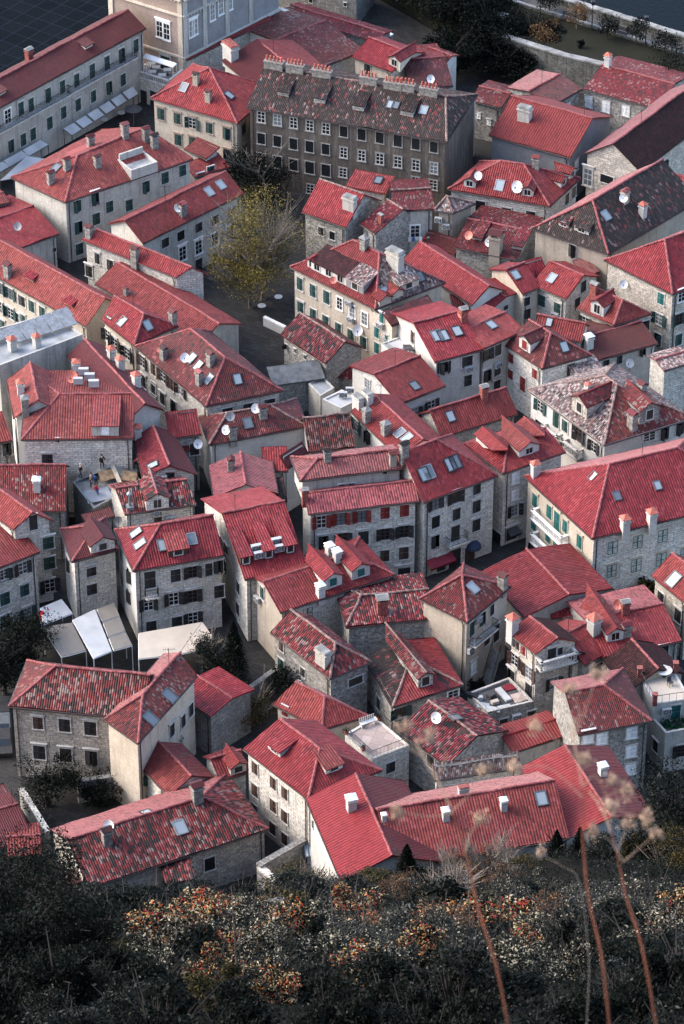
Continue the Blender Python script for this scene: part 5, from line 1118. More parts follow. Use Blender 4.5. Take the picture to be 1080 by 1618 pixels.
h = hs('roof terrace with a chequered tile floor, iron railing and white bench', 'd1', 5, [(535, 742), (672, 868), (862, 795), (690, 650)], kind='f', wall='stone', roof='terrace_tiles', para=.12, win=[('n', [(757, 887)], (.95, 1.2))], name='terrace', cat='terrace')
rb = MB(); q_ = [V((p.x, p.y, 5.12)) - h.root.location for p in h.W]; railing_mb(rb, [q_[0], q_[1], q_[2], q_[3]], .95); link('railing', rb.mesh('railing', ['iron']), h.root)
TERR = h
# ---- lower front
hs('big front house with three rows of brown shutters and a low red roof, lower centre', 'd1', 8.4, [(97, 803), (388, 1030), (720, 900)], (440, 803), 'h', roof='red', wall='stone', hood=0, win=[('b', [(150, 95), (232, 162), (284, 208), (150, 195), (232, 265), (283, 312), (148, 285), (230, 367), (284, 415)], (.85, 1.35), 'e1')], dorm=[(235, 822, 'shed', 1.7, .7, 'gw', 'plaster_white'), (505, 905, 'shed', 1.7, .7, 'n', 'plaster_white')])
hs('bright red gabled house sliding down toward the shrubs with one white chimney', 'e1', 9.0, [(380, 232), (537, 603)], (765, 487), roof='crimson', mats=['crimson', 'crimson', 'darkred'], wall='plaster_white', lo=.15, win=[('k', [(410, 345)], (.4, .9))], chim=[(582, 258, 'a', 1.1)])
hs('very long bright red roof with white vents and one skylight, lower right', 'e1', 8.6, [(1560, 408), (760, 545)], (700, 283), roof='red', mats=['red', 'red', 'salmon'], wall='plaster_white', chim=[(1005, 305, 'a', .8), (1265, 262, 'a', .75), (1085, 200, 'W', .6), (728, 318, 'a', .55)], sky=[(1435, 232, 1.1)], gutter=True)
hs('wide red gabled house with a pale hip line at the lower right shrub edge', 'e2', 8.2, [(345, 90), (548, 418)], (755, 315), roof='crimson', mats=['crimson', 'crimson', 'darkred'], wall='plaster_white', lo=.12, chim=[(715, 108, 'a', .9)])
hs('long low house with soot stained front tiles and a dish chimney, lower left', 'e0', 5, [(395, 632), (1205, 368), (1017, 115)], (905, 225), 'h', roof='speckled', mats=['speckled', 'speckled', 'salmon'], wall='stone_warm', win=[('k', [(940, 525)], (1, 1.5)), ('d', [(582, 662)], (1, 1.4)), ('k', [(433, 687)], (1, .9)), ('v', [(683, 637), (857, 542)], (.45, .4))], sky=[(808, 362, 1.15), (655, 295)], chim=[(480, 412, 's', 1.1), (885, 218, 's', 1.2)], dish=[(490, 362, 'w')])
hs('little tiled lean-to projecting from the soot stained house', 'e0', 4.2, [(745, 617), (878, 592)], (830, 490), 's', roof='speckled', wall='plaster_white', gutter=False)
hs('big square stone house with flecked black and red tiles, lower left', 'd0', 8.3, [(640, 671), (38, 612), (120, 408)], (250, 432), 'h', roof='speckled', mats=['speckled', 'mottled', 'speckled'], wall='stone_warm', hood=.8, win=[('b', [(170, 688)]), ('n', [(289, 698), (405, 712), (176, 820), (295, 832), (409, 843)], (1.05, 1.5))])
hs('tall pale house with two skylights on its hip roof beside the flecked roof', 'd0', 9, [(885, 475), (618, 778), (468, 672)], (640, 560), 'h', roof='mottled', mats=['mottled', 'mottled', 'salmon'], wall='plaster_cream', win=[('n', [(820, 680), (770, 720), (855, 630)], (.8, 1.4))], sky=[(675, 670, 1.2), (760, 568, 1.2)])
hs('small stone house with a plain red roof right of the tall pale house', 'd0', 5, [(785, 557), (945, 660)], (1045, 580), roof='red', wall='stone_dark')
hs('white low house with three teal windows under a fresh red roof, lower left', 'e0', 5, [(612, 68), (760, 222)], (860, 130), roof='red', wall='stone', win=[('s', [(657, 145), (657, 232), (733, 213)], (.7, 1.1))])
hs('red roofed house with a small dormer and brick chimney left of the big front house', 'e0', 5, [(1120, 110), (985, 152)], (945, 55), roof='red', wall='stone', chim=[(1060, 170, 't'), (935, 70, 'b', .7)], dorm=[(1070, 118, 'gable', 1.5, .9, 'n', 'plaster_grey')])
hs('house with a patched red roof and white dome vent, left edge', 'c0', 6, [(-60, 592), (295, 588)], (270, 382), roof='mottled', wall='stone_dark', chim=[(165, 470, 'a')])
h = hs('gabled house with a loggia balcony and green shutters, left edge middle', 'c0', 9.5, [(-130, 540), (60, 672), (240, 632)], (150, 582), 'g', roof='red', wall='stone', win=[('s', [(215, 732), (220, 822)], (1.1, 1.4)), ('d', [(148, 640)], (.8, 1.7)), ('o', [(222, 70)], (1.0, 1.5), 'd0')])
balcony(h, (90, 700), (245, 660), .9, 'stone', 'plaster_white', 'trim')
hs('stone house at the left edge with rows of green and dark shutters', 'c0', 7.6, [(-120, 886), (178, 772)], (30, 650), roof='red', wall='stone', hood=.5, win=[('og', [(10, 880)]), ('o', [(100, 845)]), ('s', [(20, 130), (108, 92), (22, 232)], (1.0, 1.4), 'd0'), ('og', [(122, 195)], (.9, 1.4), 'd0'), ('o', [(15, 20)], (.9, 1.2), 'd0')])
hs('sliver of a red roof at the left edge above the patched house', 'c0', 6, [(-70, 295), (55, 272)], (10, 140), 's', roof='red', wall='stone_dark', win=[('n', [(30, 310)])])
hs('dark red roofed shed behind the left shrubs', 'e0', 3, [(-60, 470), (150, 412)], (55, 265), roof='darkred', wall='stone_dark')
hs('tiny red hip roof in the left shrubs', 'e0', 3, [(35, 495), (190, 482)], (165, 395), roof='red', wall='stone_dark')
hs('red roof half hidden by the leaves at lower left', 'e0', 3, [(280, 640), (405, 700)], (365, 575), 's', roof='darkred', wall='stone_dark')
hs('cream house at the right edge with a grey roof hatch beside the potted palm', 'd2', 7, [(935, 25), (1090, 152)], (1180, 50), roof='red', wall='stone_warm', win=[('k', [(978, 130), (1055, 207)])], sky=[(1035, 45, 1.3)])
SKY_STRENGTH, SUN_ENERGY, SUN_ANGLE, EXPOSURE = 0.15, 0.6, 35, 2.2
def zhill(x, y):
    T = [(-60, 201.6), (1, 201.2), (4, 197.0), (10, 191.0), (25, 177.1), (40, None, 43.75), (60, None, 43.1), (100, None, 42.75), (150, None, 42.55), (205, None, 42.45), (219, 0.0), (240, -1.5)]
    y = y - 1.5 * min(1, max(0, (x + 8) / 4)) * min(1, max(0, (y - 60) / 140)) - 3.5 * min(1, max(0, (x - 11) / 5)) * min(1, max(0, (y - 60) / 140))
    P = [(t[0], t[1] if t[1] is not None else CAMH - t[0] * math.tan(math.radians(t[2]))) for t in T]
    for (a, za), (b, zb) in zip(P, P[1:]):
        if a <= y <= b: return za + (zb - za) * (y - a) / (b - a)
    return -1.5 if y > 240 else 201.6
def hill_pt(x, y):
    z = zhill(x, y); k = min(1, max(0, (y - 15) / 30)) * min(1, max(0, (222 - y) / 12)) * min(1, y / 190)
    return V((x, y, z + (noise.noise(V((x * .06, y * .06, 0))) * 1.6 + noise.noise(V((x * .25, y * .25, 5))) * .5) * k))
mb = MB(); mb.face([V((-400, 150, 0)), V((400, 150, 0)), V((400, 900, 0)), V((-400, 900, 0))]); 
gz = -0.02
# town ground stops at the quay
Qa, Qb = at_z(photo('a2', (480, -6)), 0), at_z(photo('a2', (1080, 176)), 0); qd = flatv(Qb - Qa).normalized()
q0, q1 = Qa - qd * 400, Qb + qd * 400
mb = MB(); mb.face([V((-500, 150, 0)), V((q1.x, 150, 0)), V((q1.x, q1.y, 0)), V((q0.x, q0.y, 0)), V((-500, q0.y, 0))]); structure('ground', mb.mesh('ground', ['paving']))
qn = V((-qd.y, qd.x, 0)); qn = qn if qn.y > 0 else -qn
mb = MB(); mb.face([q0 + V((0, 0, -1.2)) - qn * 2, q1 + V((0, 0, -1.2)) - qn * 2, q1 + qn * 3000 + V((0, 0, -1.2)), q0 + qn * 3000 + V((0, 0, -1.2))][::1]); structure('sea', mb.mesh('sea', ['sea']))
mb = MB(); Xs = [-90 + i * 1.8 for i in range(101)]; Ys = [-20, -5, 1, 2.5, 4, 7, 10, 15, 20, 25] + [27 + i * 1.8 for i in range(118)]
for j in range(len(Ys) - 1):
    for i in range(len(Xs) - 1): mb.face([hill_pt(Xs[i], Ys[j]), hill_pt(Xs[i + 1], Ys[j]), hill_pt(Xs[i + 1], Ys[j + 1]), hill_pt(Xs[i], Ys[j + 1])])
structure('hillside', mb.mesh('hillside', ['hill_soil'], True))
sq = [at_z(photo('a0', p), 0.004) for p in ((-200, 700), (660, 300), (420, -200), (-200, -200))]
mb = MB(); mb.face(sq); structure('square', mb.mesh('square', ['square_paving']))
# raised garden on the old bastion, promenade and parapet
GZ = 4.0
gp = [at_z(photo('a2', p), GZ) for p in ((225, 158), (560, 262), (945, 352), (1400, 470))]
pr0, pr1 = at_z(photo('a2', (330, 20)), GZ), at_z(photo('a2', (1080, 252)), GZ); pd = flatv(pr1 - pr0).normalized()
far = [pr1 + pd * 60, pr0 - pd * 60]
mb = MB(); mb.prism([(p.x, p.y) for p in gp + [pr1 + pd * 40, pr0 - pd * 25]], -.5, GZ); structure('garden_lawn', mb.mesh('garden_lawn', ['lawn']))
s0, s1 = at_z(photo('a2', (480, 5)), GZ), at_z(photo('a2', (1080, 190)), GZ); sd = flatv(s1 - s0).normalized()
mb = MB(); mb.prism([(p.x, p.y) for p in (pr0 - pd * 60, pr1 + pd * 60, s1 + sd * 60, s0 - sd * 60)], -.5, GZ + .06); structure('promenade', mb.mesh('promenade', ['gravel']))
def wall_run(label, a, b, z0, z1, th, mat, cope='trim', name='stone_wall'):
    c = (a + b) / 2; c = V((c.x, c.y, 0)); o = thing(name, label, 'wall', c); d = flatv(b - a).normalized(); n = V((-d.y, d.x, 0)) * th / 2; L = flatv(b - a).length
    mb = MB(); q = [flatv(a) - c - n, flatv(b) - c - n, flatv(b) - c + n, flatv(a) - c + n]
    for i in range(4):
        p, r = q[i], q[(i + 1) % 4]; l = (r - p).length
        mb.face([V((p.x, p.y, z0)), V((r.x, r.y, z0)), V((r.x, r.y, z1)), V((p.x, p.y, z1))], [(0, z0), (l, z0), (l, z1), (0, z1)])
    link('wall_body', mb.mesh('wall_body', [mat]), o)
    cb = MB(); k = max(1, int(L / 1.1)); n2 = n * 1.25
    for i in range(k):
        p, r = flatv(a) - c + d * (L * i / k + .01), flatv(a) - c + d * (L * (i + 1) / k - .01); j = uni(-.02, .03)
        cb.prism([(p.x - n2.x, p.y - n2.y), (r.x - n2.x, r.y - n2.y), (r.x + n2.x, r.y + n2.y), (p.x + n2.x, p.y + n2.y)], z1 - .05, z1 + .14 + j)
    link('coping', cb.mesh('coping', [cope]), o); return o
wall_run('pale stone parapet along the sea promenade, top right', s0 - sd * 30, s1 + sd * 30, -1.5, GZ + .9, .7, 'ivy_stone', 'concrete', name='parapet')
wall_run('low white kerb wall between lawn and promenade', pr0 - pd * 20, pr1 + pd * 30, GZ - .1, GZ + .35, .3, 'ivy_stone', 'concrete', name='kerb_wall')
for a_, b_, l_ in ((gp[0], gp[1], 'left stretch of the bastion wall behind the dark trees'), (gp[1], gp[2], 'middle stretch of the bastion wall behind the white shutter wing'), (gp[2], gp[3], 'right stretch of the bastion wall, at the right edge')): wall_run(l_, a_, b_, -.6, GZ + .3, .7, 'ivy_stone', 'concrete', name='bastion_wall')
# high city wall at the top edge
def block(label, crop, P, z, wall, name, cat, **k): return house(label, crop, z, P, kind='f', wall=wall, roof='flat_grey', name=name, cat=cat, gutter=False, **k)
block('tall weathered city wall block behind the long red roof at the top edge', 'a1', [(200, -170), (610, -75), (700, -190), (330, -260)], 6.2, 'stone_dark', 'city_wall', 'wall', para=.1, win=[('k', [(400, 2)], (.5, .6)), ('k', [(555, 20)], (.4, .5))])
yd = [at_z(photo('a1', p), 5) for p in ((178, 62), (265, 42), (445, 112))]
wall_run('crenellated yard wall at the top, right of the baroque palace', yd[1], yd[2], 0, 5, .5, 'stone_dark'); wall_run('short yard wall joining the crenellated wall', yd[0], yd[1], 0, 5, .5, 'stone_dark')
wall_run('low dark wall stepping down from the city wall toward the trees', at_z(photo('a1', (625, 112)), 3), at_z(photo('a1', (765, 160)), 3), 0, 3, .5, 'stone_dark', 'trim_white')
bl = at_z(photo('b1', (190, 572)), 1.0); br_ = at_z(photo('b1', (285, 618)), 1.0); wall_run('low white wall beside the dark willow square', bl, br_, 0, 1.0, .3, 'plaster_white', 'trim_white')
w0, w1 = at_z(photo('e1', (165, 535)), 3.2), at_z(photo('e1', (395, 402)), 3.2); wall_run('ruined stone wall left of the bright red gabled house', w0, w1, -1, 3.2, .5, 'rubble', 'stone_dark')
w0, w1 = at_z(photo('e1', (170, 540)), 3.0), at_z(photo('e1', (290, 640)), 3.0); wall_run('broken stone wall descending into the shrubs', w0, w1, -3, 3.0, .5, 'rubble', 'stone')
w0, w1 = at_z(photo('d1', (110, 545)), 1.6), at_z(photo('d1', (235, 455)), 1.6); wall_run('sloping garden wall between the cypress and the weathered house', w0, w1, -.5, 1.6, .4, 'stone_dark', 'stone_dark')
w0, w1 = at_z(photo('e0', (345, 155)), 2.4), at_z(photo('e0', (495, 135)), 2.4); wall_run('grey garden wall at the foot of the square stone house', w0, w1, -.5, 2.4, .4, 'plaster_grey', 'concrete')
w0, w1 = at_z(photo('e0', (95, 190)), 2.0), at_z(photo('e0', (215, 385)), 2.0); wall_run('stone wall beside the lane at lower left', w0, w1, -.5, 2.0, .4, 'stone_dark', 'stone')
def lamp(px, crop):
    b = at_z(photo(crop, px), GZ + .06); o = thing('street_lamp', 'dark promenade lamp post ' + px_label, 'street lamp', b, 'lamp posts on the promenade'); mb = MB(); mb.tube([(0, 0, 0), (0, 0, .5), (0, 0, 3.3)], [.14, .07, .05], 6); link('post', mb.mesh('lamp_post', ['iron']), o)
    hb = MB(); hb.box((-.18, -.18, 3.3), (.18, .18, 3.75), None, 0, -.04); hb.box((-.26, -.26, 3.75), (.26, .26, 3.85), None, 0, .1); link('lantern', hb.mesh('lantern', ['iron']), o)
for (px, px_label) in (((435, 62), 'nearest the left end of the promenade'), ((667, 132), 'between the two benches'), ((907, 202), 'nearest the round bush at right')): lamp(px, 'a2')
for px, lb in (((560, 95), 'left'), ((797, 160), 'right')):
    b = at_z(photo('a2', px), GZ + .06); o = thing('park_bench', 'dark bench on the promenade, the %s one of two' % lb, 'bench', b, 'promenade benches'); o.rotation_euler.z = math.atan2(pd.y, pd.x)
    mb = MB(); [mb.box((-1, -.3 + i * .16, .42), (1, -.18 + i * .16, .47)) for i in range(4)]; link('seat', mb.mesh('seat', ['shut_dark']), o)
    mb = MB(); [mb.box((-1, .36, .55 + i * .17), (1, .4, .67 + i * .17)) for i in range(3)]; link('backrest', mb.mesh('backrest', ['shut_dark']), o)
    for x in (-.8, .8): mb = MB(); mb.box((x - .05, -.3, 0), (x + .05, -.22, .419)); mb.box((x - .05, .34, 0), (x + .05, .41, .9)); link('leg', mb.mesh('bench_leg', ['iron']), o)
# vertical garden trees
gt = [(480, 62, 3.2, 2.0, 'greydark', 'round grey-green bush tree at the left end of the promenade'), (600, 130, 3.5, 1.6, 'rust', 'thin bare garden tree on the lawn'), (735, 175, 3.2, 1.5, 'greydark', 'small leafy tree beside the right bench'), (870, 200, 3.6, 1.6, 'greydark', 'slender pale trunked tree on the right of the lawn'), (990, 245, 3.0, 2.4, 'dark', 'dense round dark bush by the right promenade'), (1040, 345, 3.4, 3.2, 'dark', 'dark spreading shrub below the bastion at the right edge'), (615, 215, 1.3, .6, 'dark', 'small round topiary bush right of the bare tree'), (478, 140, 1.4, .7, 'dark', 'small round topiary bush left of the bare tree'), (360, 155, 1.2, .6, 'dark', 'small topiary bush near the left of the lawn')]
for i, (x, y, hh, r, kd, lb) in enumerate(gt):
    b = at_z(photo('a2', (x, y)), GZ)
    if hh > 2: tree(b, hh, r, kd, lb, 40 + i, None, 700, .2, .09, 4 if kd == 'rust' else 0)
    else: shrub(b, r, hh, 'dark', lb, 1)
DK = 'dark trees by the bastion'
for i, (x, y, hh, r, kd, lb) in enumerate([(110, 200, 9, 4.2, 'dark', 'tallest dark tree mass behind the small mottled house, top centre'), (20, 130, 8, 3.6, 'dark', 'dark tree left of the tall mass, under the white parasol ledge'), (200, 270, 6, 3.2, 'dark', 'dark bushy tree between the tall mass and the bastion wall'), (300, 240, 5, 2.8, 'dark', 'low dark tree in the ditch below the bastion wall'), (400, 290, 5, 2.6, 'dark', 'dark tree against the bastion wall near the red wing'), (470, 280, 4.6, 2.0, 'rust', 'rusty autumn tree against the bastion wall'), (60, 330, 5, 2.6, 'dark', 'dark tree right of the dark mottled roof'), (280, 340, 3.5, 2.6, 'dark', 'low bush in the ditch beside the small stone house'), (-90, 70, 7, 3.2, 'greydark', 'bare grey tree below the city wall at the top'), (200, 90, 6, 3.0, 'dark', 'dark tree at the top edge left of the lawn'), (330, 60, 3, 1.6, 'dark', 'dark bush by the lawn corner at the top edge')]):
    tree(at_z(photo('a2', (x, y)), 0), hh * 1.1, r * 1.6, kd, lb, 60 + i, None, 4600, .26, .2)
mb = MB(); b = at_z(photo('a2', (268, 92)), GZ); o = thing('notice_board', 'small white slanted board on the lawn, top edge', 'board', b); mb.box((-.7, -.05, .35), (.7, .05, .95), Matrix.Rotation(-.7, 4, 'X')); link('panel', mb.mesh('board_panel', ['paint_white']), o)
for x in (-.5, .5): pb = MB(); pb.tube([(x, .1, 0), (x, .15, .6)], .04, 5); link('leg', pb.mesh('board_leg', ['iron']), o)
for i, (x, y, hh, r) in enumerate([(240, 215, 4, 2.6), (330, 235, 4.4, 2.6), (430, 262, 4.4, 2.2), (520, 275, 4, 2.0), (150, 300, 4, 3.0), (250, 320, 3.4, 2.8), (340, 320, 3.6, 2.4), (130, 120, 7, 3.4), (240, 150, 4.6, 2.4)]):
    tree(at_z(photo('a2', (x, y)), 0), hh, r, 'dark', 'dark ditch tree below the bastion, %s' % ('first from the left by the lawn corner', 'under the middle of the lawn', 'beside the rusty tree', 'nearest the rear wing roof', 'in the hollow right of the dark roof', 'in the hollow above the small stone house', 'nearest the small stone house chimney side', 'behind the tall dark mass', 'between the tall mass and the lawn edge')[i], 80 + i, None, 2400, .24, .18)
# ---- town trees
tree(at_z(photo('b1', (185, 490)), 0), 12.5, 6.0, 'willow', 'large half bare willow with yellow green leaves in the dark square', 5, None, 9000, .14, .4, 30)
tree(at_z(photo('b1', (130, 530)), 0), 9, 5.0, 'willow', 'lower yellow green half of the willow clump toward the lane', 9, None, 5500, .15, .3, 22)
tree(at_z(photo('a1', (190, 930)), 0), 6.5, 3.6, 'dark', 'dark tree under the derelict block wall above the willow', 11, None, 2600, .2, .25, 6)
tree(at_z(photo('a1', (110, 880)), 0), 6, 3.0, 'greydark', 'grey green tree between the white door house and the derelict block', 12, None, 2200, .2, .25, 6)
tree(at_z(photo('d1', (60, 560)), 0), 8.5, 2.4, 'dark', 'dark cypress like tree in the gap right of the cream tent', 13, None, 4200, .16, .22, 0, True)
tree(at_z(photo('d0', (960, 500)), 0), 5.5, 2.2, 'greydark', 'grey leafed tree just left of the cypress', 14, None, 2600, .15, .2, 8)
tree(at_z(photo('d1', (290, 590)), 0), 4, 2.4, 'dark', 'dark bush under the weathered stone house wall', 15, None, 2600, .15, .2)
tree(at_z(photo('d1', (160, 680)), 0), 3.0, 2.6, 'olive', 'olive brown bush patch left of the big front house roof', 16, None, 2600, .13, .15, 8)
tree(at_z(photo('d1', (60, 720)), 0), 3.0, 2.2, 'rust', 'brown bare bush patch beside the small stone house', 17, None, 1500, .12, .15, 14)
tree(at_z(photo('d0', (140, 430)), 0), 6, 3.4, 'dark', 'dark round tree in front of the beige awnings, left', 18, None, 3600, .17, .25)
tree(at_z(photo('d0', (20, 560)), 0), 7, 3.6, 'dark', 'dark tall tree at the left edge beside the square stone house', 19, None, 4000, .18, .25)
tree(at_z(photo('d0', (40, 470)), 0), 5, 3.0, 'dark', 'dark tree behind the left edge tree', 20, None, 2600, .18, .25)
tree(at_z(photo('e0', (215, 265)), 0), 5.4, 3.3, 'dark', 'dark laurel tree at the foot of the square stone house', 21, None, 4200, .16, .25)
tree(at_z(photo('e0', (440, 260)), 0), 3.2, 2.6, 'dark', 'ivy dark bushes against the grey garden wall', 22, None, 2800, .15, .15)
tree(at_z(photo('e0', (600, 265)), 0), 4.4, .6, 'dark', 'narrow dark climber on the pale wall', 23, None, 900, .13, .08, 0, True)
tree(at_z(photo('d2', (915, 135)), 0), 2.6, .9, 'olive', 'potted palm by the cream block door', 24, None, 500, .4, .12)
tree(at_z(photo('d2', (150, 580)), 0), 2.5, .9, 'dark', 'dark pot plants by the outside stair, lower right', 25, None, 900, .14, .08)
# ---- awnings by the lower square
awning('white sliding canopy with a roller tube above the restaurant yard', 'd0', [[(325, 225), (425, 178), (500, 365), (420, 398)]], 3.0, 3.3, 'flat_white')
awning('grey strip glazed canopy right of the white sliding canopy', 'd0', [[(435, 175), (510, 150), (535, 208), (460, 232)], [(462, 238), (537, 214), (560, 275), (486, 300)], [(488, 306), (563, 281), (592, 340), (510, 362)]], 3.0, 3.1, 'canvas_beige')
awning('beige cafe awning left of the white sliding canopy', 'd0', [[(195, 268), (240, 250), (300, 385), (275, 390)], [(243, 250), (322, 238), (385, 362), (303, 385)]], 2.8, 3.0, 'canvas_beige')
awning('white cafe awning with flags beside the left stone house', 'd0', [[(180, 172), (275, 132), (325, 195), (195, 245)]], 2.9, 3.4, 'flat_white')
awning('large cream tent roof over the restaurant in front of the four storey house', 'd0', [[(622, 285), (905, 235), (800, 380), (622, 400)], [(908, 235), (960, 310), (905, 358), (803, 380)]], 3.0, 3.2, 'canvas_cream')
awning('dark grey awning at the left edge of the lower square', 'd0', [[(-40, 305), (40, 290), (66, 322), (-40, 360)]], 2.6, 2.8, 'canvas_beige')
awning('row of six white awning panels along the palace foot', 'a0', [[(285 + i * 53 , 578 - i * 32.5), (330 + i * 53, 551 - i * 32.5), (364 + i * 51, 580 - i * 32), (322 + i * 51, 606 - i * 32)] for i in range(6)], 2.5, 3.2, 'flat_white', 'iron')
awning('white awning panels at the left end of the palace foot', 'a0', [[(-70 + i * 85, 770 - i * 48), (10 + i * 85, 725 - i * 48), (45 + i * 85, 745 - i * 48), (-40 + i * 85, 795 - i * 48)] for i in range(3)], 2.4, 3.0, 'flat_white', 'iron')
awning('white slatted canopy left of the large grey house', 'a0', [[(0, 810), (120, 700), (200, 712), (60, 800)]], 2.6, 3.0, 'flat_white', 'iron')
def flag(px, cols, lb):
    b = at_z(photo('d0', px), 2.2); o = thing('flag', lb, 'flag', b); pb = MB(); pb.tube([(0, 0, 0), (0, -.25, 1.5)], .025, 5); link('pole', pb.mesh('flag_pole', ['metal_grey']), o); fb = MB()
    for i in range(6):
        for j in range(3):
            f = lambda u, v: V((.03 + u * .4 + .05 * math.sin(v * 5), -.24 + .06 * math.sin(u * 5 + v * 4), 1.45 - v * 1.0)); u0, v0 = j / 3, i / 6
            fb.face([f(u0, v0), f(u0 + 1 / 3, v0), f(u0 + 1 / 3, v0 + 1 / 6), f(u0, v0 + 1 / 6)], None, min(j, len(cols) - 1))
    link('cloth', fb.mesh('flag_cloth', cols), o)
flag((178, 232), ['cloth_red'], 'red flag hanging beside the white cafe awning'); flag((198, 215), ['cloth_blue', 'paint_white', 'cloth_red'], 'blue white red flag hanging at the white cafe awning')
# cafe parasols and tables by the palace
for i, (x, y, c, lb) in enumerate([(168, 665, 'canvas_maroon', 'maroon and white parasol beside the palace awnings'), (600, 560, 'canvas_dark', 'dark parasol in the lane under the palace awnings')]):
    b = at_z(photo('a0', (x, y)), 0); o = thing('parasol', lb, 'parasol', b); mb = MB(); mb.tube([(0, 0, 0), (0, 0, 2.5)], .04, 6); link('pole', mb.mesh('parasol_pole', ['metal_grey']), o); cb = MB()
    for k in range(8):
        a0, a1 = math.pi * 2 * k / 8, math.pi * 2 * (k + 1) / 8; cb.face([V((1.1 * math.cos(a0), 1.1 * math.sin(a0), 2.1)), V((1.1 * math.cos(a1), 1.1 * math.sin(a1), 2.1)), V((0, 0, 2.55))], None, k % 2)
    link('canopy', cb.mesh('parasol_canopy', [c, 'paint_white' if i == 0 else c]), o)
def table(pos, lb, r=.4, mat='paint_white', group=None, sq=False):
    o = thing('table', lb, 'table', pos, group); mb = MB()
    if sq: mb.box((-r * 1.3, -r, .70), (r * 1.3, r, .75))
    else: mb.tube([(0, 0, .70), (0, 0, .75)], r, 14)
    link('table_top', mb.mesh('table_top', [mat]), o); mb = MB(); mb.tube([(0, 0, 0), (0, 0, .70)], .04, 6); mb.tube([(0, 0, 0), (0, 0, .03)], .2, 8); link('leg', mb.mesh('table_leg', ['iron']), o)
for x, y in ((635, 328), (680, 308), (684, 345), (752, 336), (728, 360), (700, 325)): table(at_z(photo('a0', (x, y)), 3.2), 'white table on the stone terrace of the pink palace', .36, 'paint_white', 'tables on the stone terrace', True)
table(at_z(photo('d2', (990, 480)), 6.3), 'white round table on the pink tiled roof terrace', .75); table(at_z(photo('b1', (845, 735)), 5.6), 'dark table on the white roof terrace', .55, 'canvas_dark', None, True)
def chair(pos, lb, mat, rot=0):
    o = thing('chair', lb, 'chair', pos); o.rotation_euler.z = rot; mb = MB(); mb.box((-.22, -.22, .42), (.22, .22, .47)); link('seat', mb.mesh('seat', [mat]), o); mb = MB(); mb.box((-.22, .2, .48), (.22, .24, .95)); link('backrest', mb.mesh('backrest', [mat]), o)
    for x in (-.18, .18):
        for y in (-.18, .18): mb = MB(); mb.box((x - .02, y - .02, 0), (x + .02, y + .02, .419)); link('leg', mb.mesh('chair_leg', [mat]), o)
chair(at_z(photo('d2', (1018, 522)), 6.3), 'dark chair beside the white round table on the pink terrace', 'canvas_dark', .5)
o = thing('garden_bench', 'white garden bench on the chequered roof terrace', 'bench', at_z(photo('d1', (655, 700)), 5.0)); o.rotation_euler.z = .5
mb = MB(); mb.box((-.75, -.22, .42), (.75, .22, .47)); link('seat', mb.mesh('seat', ['paint_white']), o); mb = MB(); [mb.box((-.75 + i * .2, .2, .475), (-.65 + i * .2, .24, .95)) for i in range(8)]; link('backrest', mb.mesh('backrest', ['paint_white']), o)
for x in (-.65, .65): mb = MB(); mb.box((x - .04, -.2, 0), (x + .04, .2, .419)); link('leg', mb.mesh('bench_leg', ['paint_white']), o)
for i, (x, y, lb) in enumerate([(708, 680, 'bushy pot plant by the bench on the chequered terrace'), (560, 742, 'pot plant at the left corner of the chequered terrace'), (636, 815, 'pot plant at the front corner of the chequered terrace')]):
    p = at_z(photo('d1', (x, y)), 5.0); o = thing('pot_plant', lb, 'pot plant', p); mb = MB(); mb.tube([(0, 0, 0), (0, 0, .35)], [.14, .2], 8); link('pot', mb.mesh('pot', ['pot']), o); mb = MB()
    for k in range(160): leaf(mb, (random.gauss(0, .16), random.gauss(0, .16), .5 + random.gauss(0, .14)), .11)
    link('plant', mb.mesh('plant', ['leaf_dark']), o)
# ---- roof works with builders
h = house('half rebuilt house with bare screed roof, plastic sheet and timber where builders work', 'c0', 4.6, [(325, 470), (420, 590), (640, 470), (520, 330)], kind='f', wall='stone_dark', roof='concrete', para=.3, ins=.02, name='building_site', cat='building site')
site = h; so = h.root.location
sp = lambda x, y, z: at_z(photo('c0', (x, y)), z) - so
mb = MB(); a, b, c, d, e = sp(345, 385, 5.2), sp(470, 305, 6.6), sp(620, 385, 5.0), sp(600, 470, 4.7), sp(490, 395, 5.6)
mb.face([sp(340, 460, 4.7), e, b, a]); mb.face([e, d, c, b]); link('screed_roof', mb.mesh('screed_roof', ['concrete']), h.root)
mb = MB(); q = [sp(328, 335, 6.2), sp(555, 285, 6.6), sp(560, 325, 5.7), sp(335, 385, 5.3)]
N = 12
for i in range(N):
    f = lambda u, v: q[0].lerp(q[1], u).lerp(q[3].lerp(q[2], u), v) + V((0, 0, .22 * math.sin(u * 23) * v + .15 * noise.noise(V((u * 9, v * 4, 0)))))
    for j in range(3): mb.face([f(i / N, j / 3), f((i + 1) / N, j / 3), f((i + 1) / N, (j + 1) / 3), f(i / N, (j + 1) / 3)])
link('plastic_sheet', mb.mesh('plastic_sheet', ['canvas_dark']), h.root)
mb = MB(); slab(mb, [sp(480, 350, 5.9), sp(498, 347, 5.9), sp(550, 470, 5.1), sp(532, 474, 5.1)], .06); link('plank', mb.mesh('plank', ['wood_pale']), h.root)
mb = MB(); slab(mb, [sp(440, 410, 5.5), sp(500, 400, 5.5), sp(520, 440, 5.1), sp(450, 460, 5.1)], .05); slab(mb, [sp(520, 395, 5.3), sp(615, 420, 5.2), sp(610, 455, 5.0), sp(530, 450, 5.05)], .05); link('timber_deck', mb.mesh('timber_deck', ['wood']), h.root)
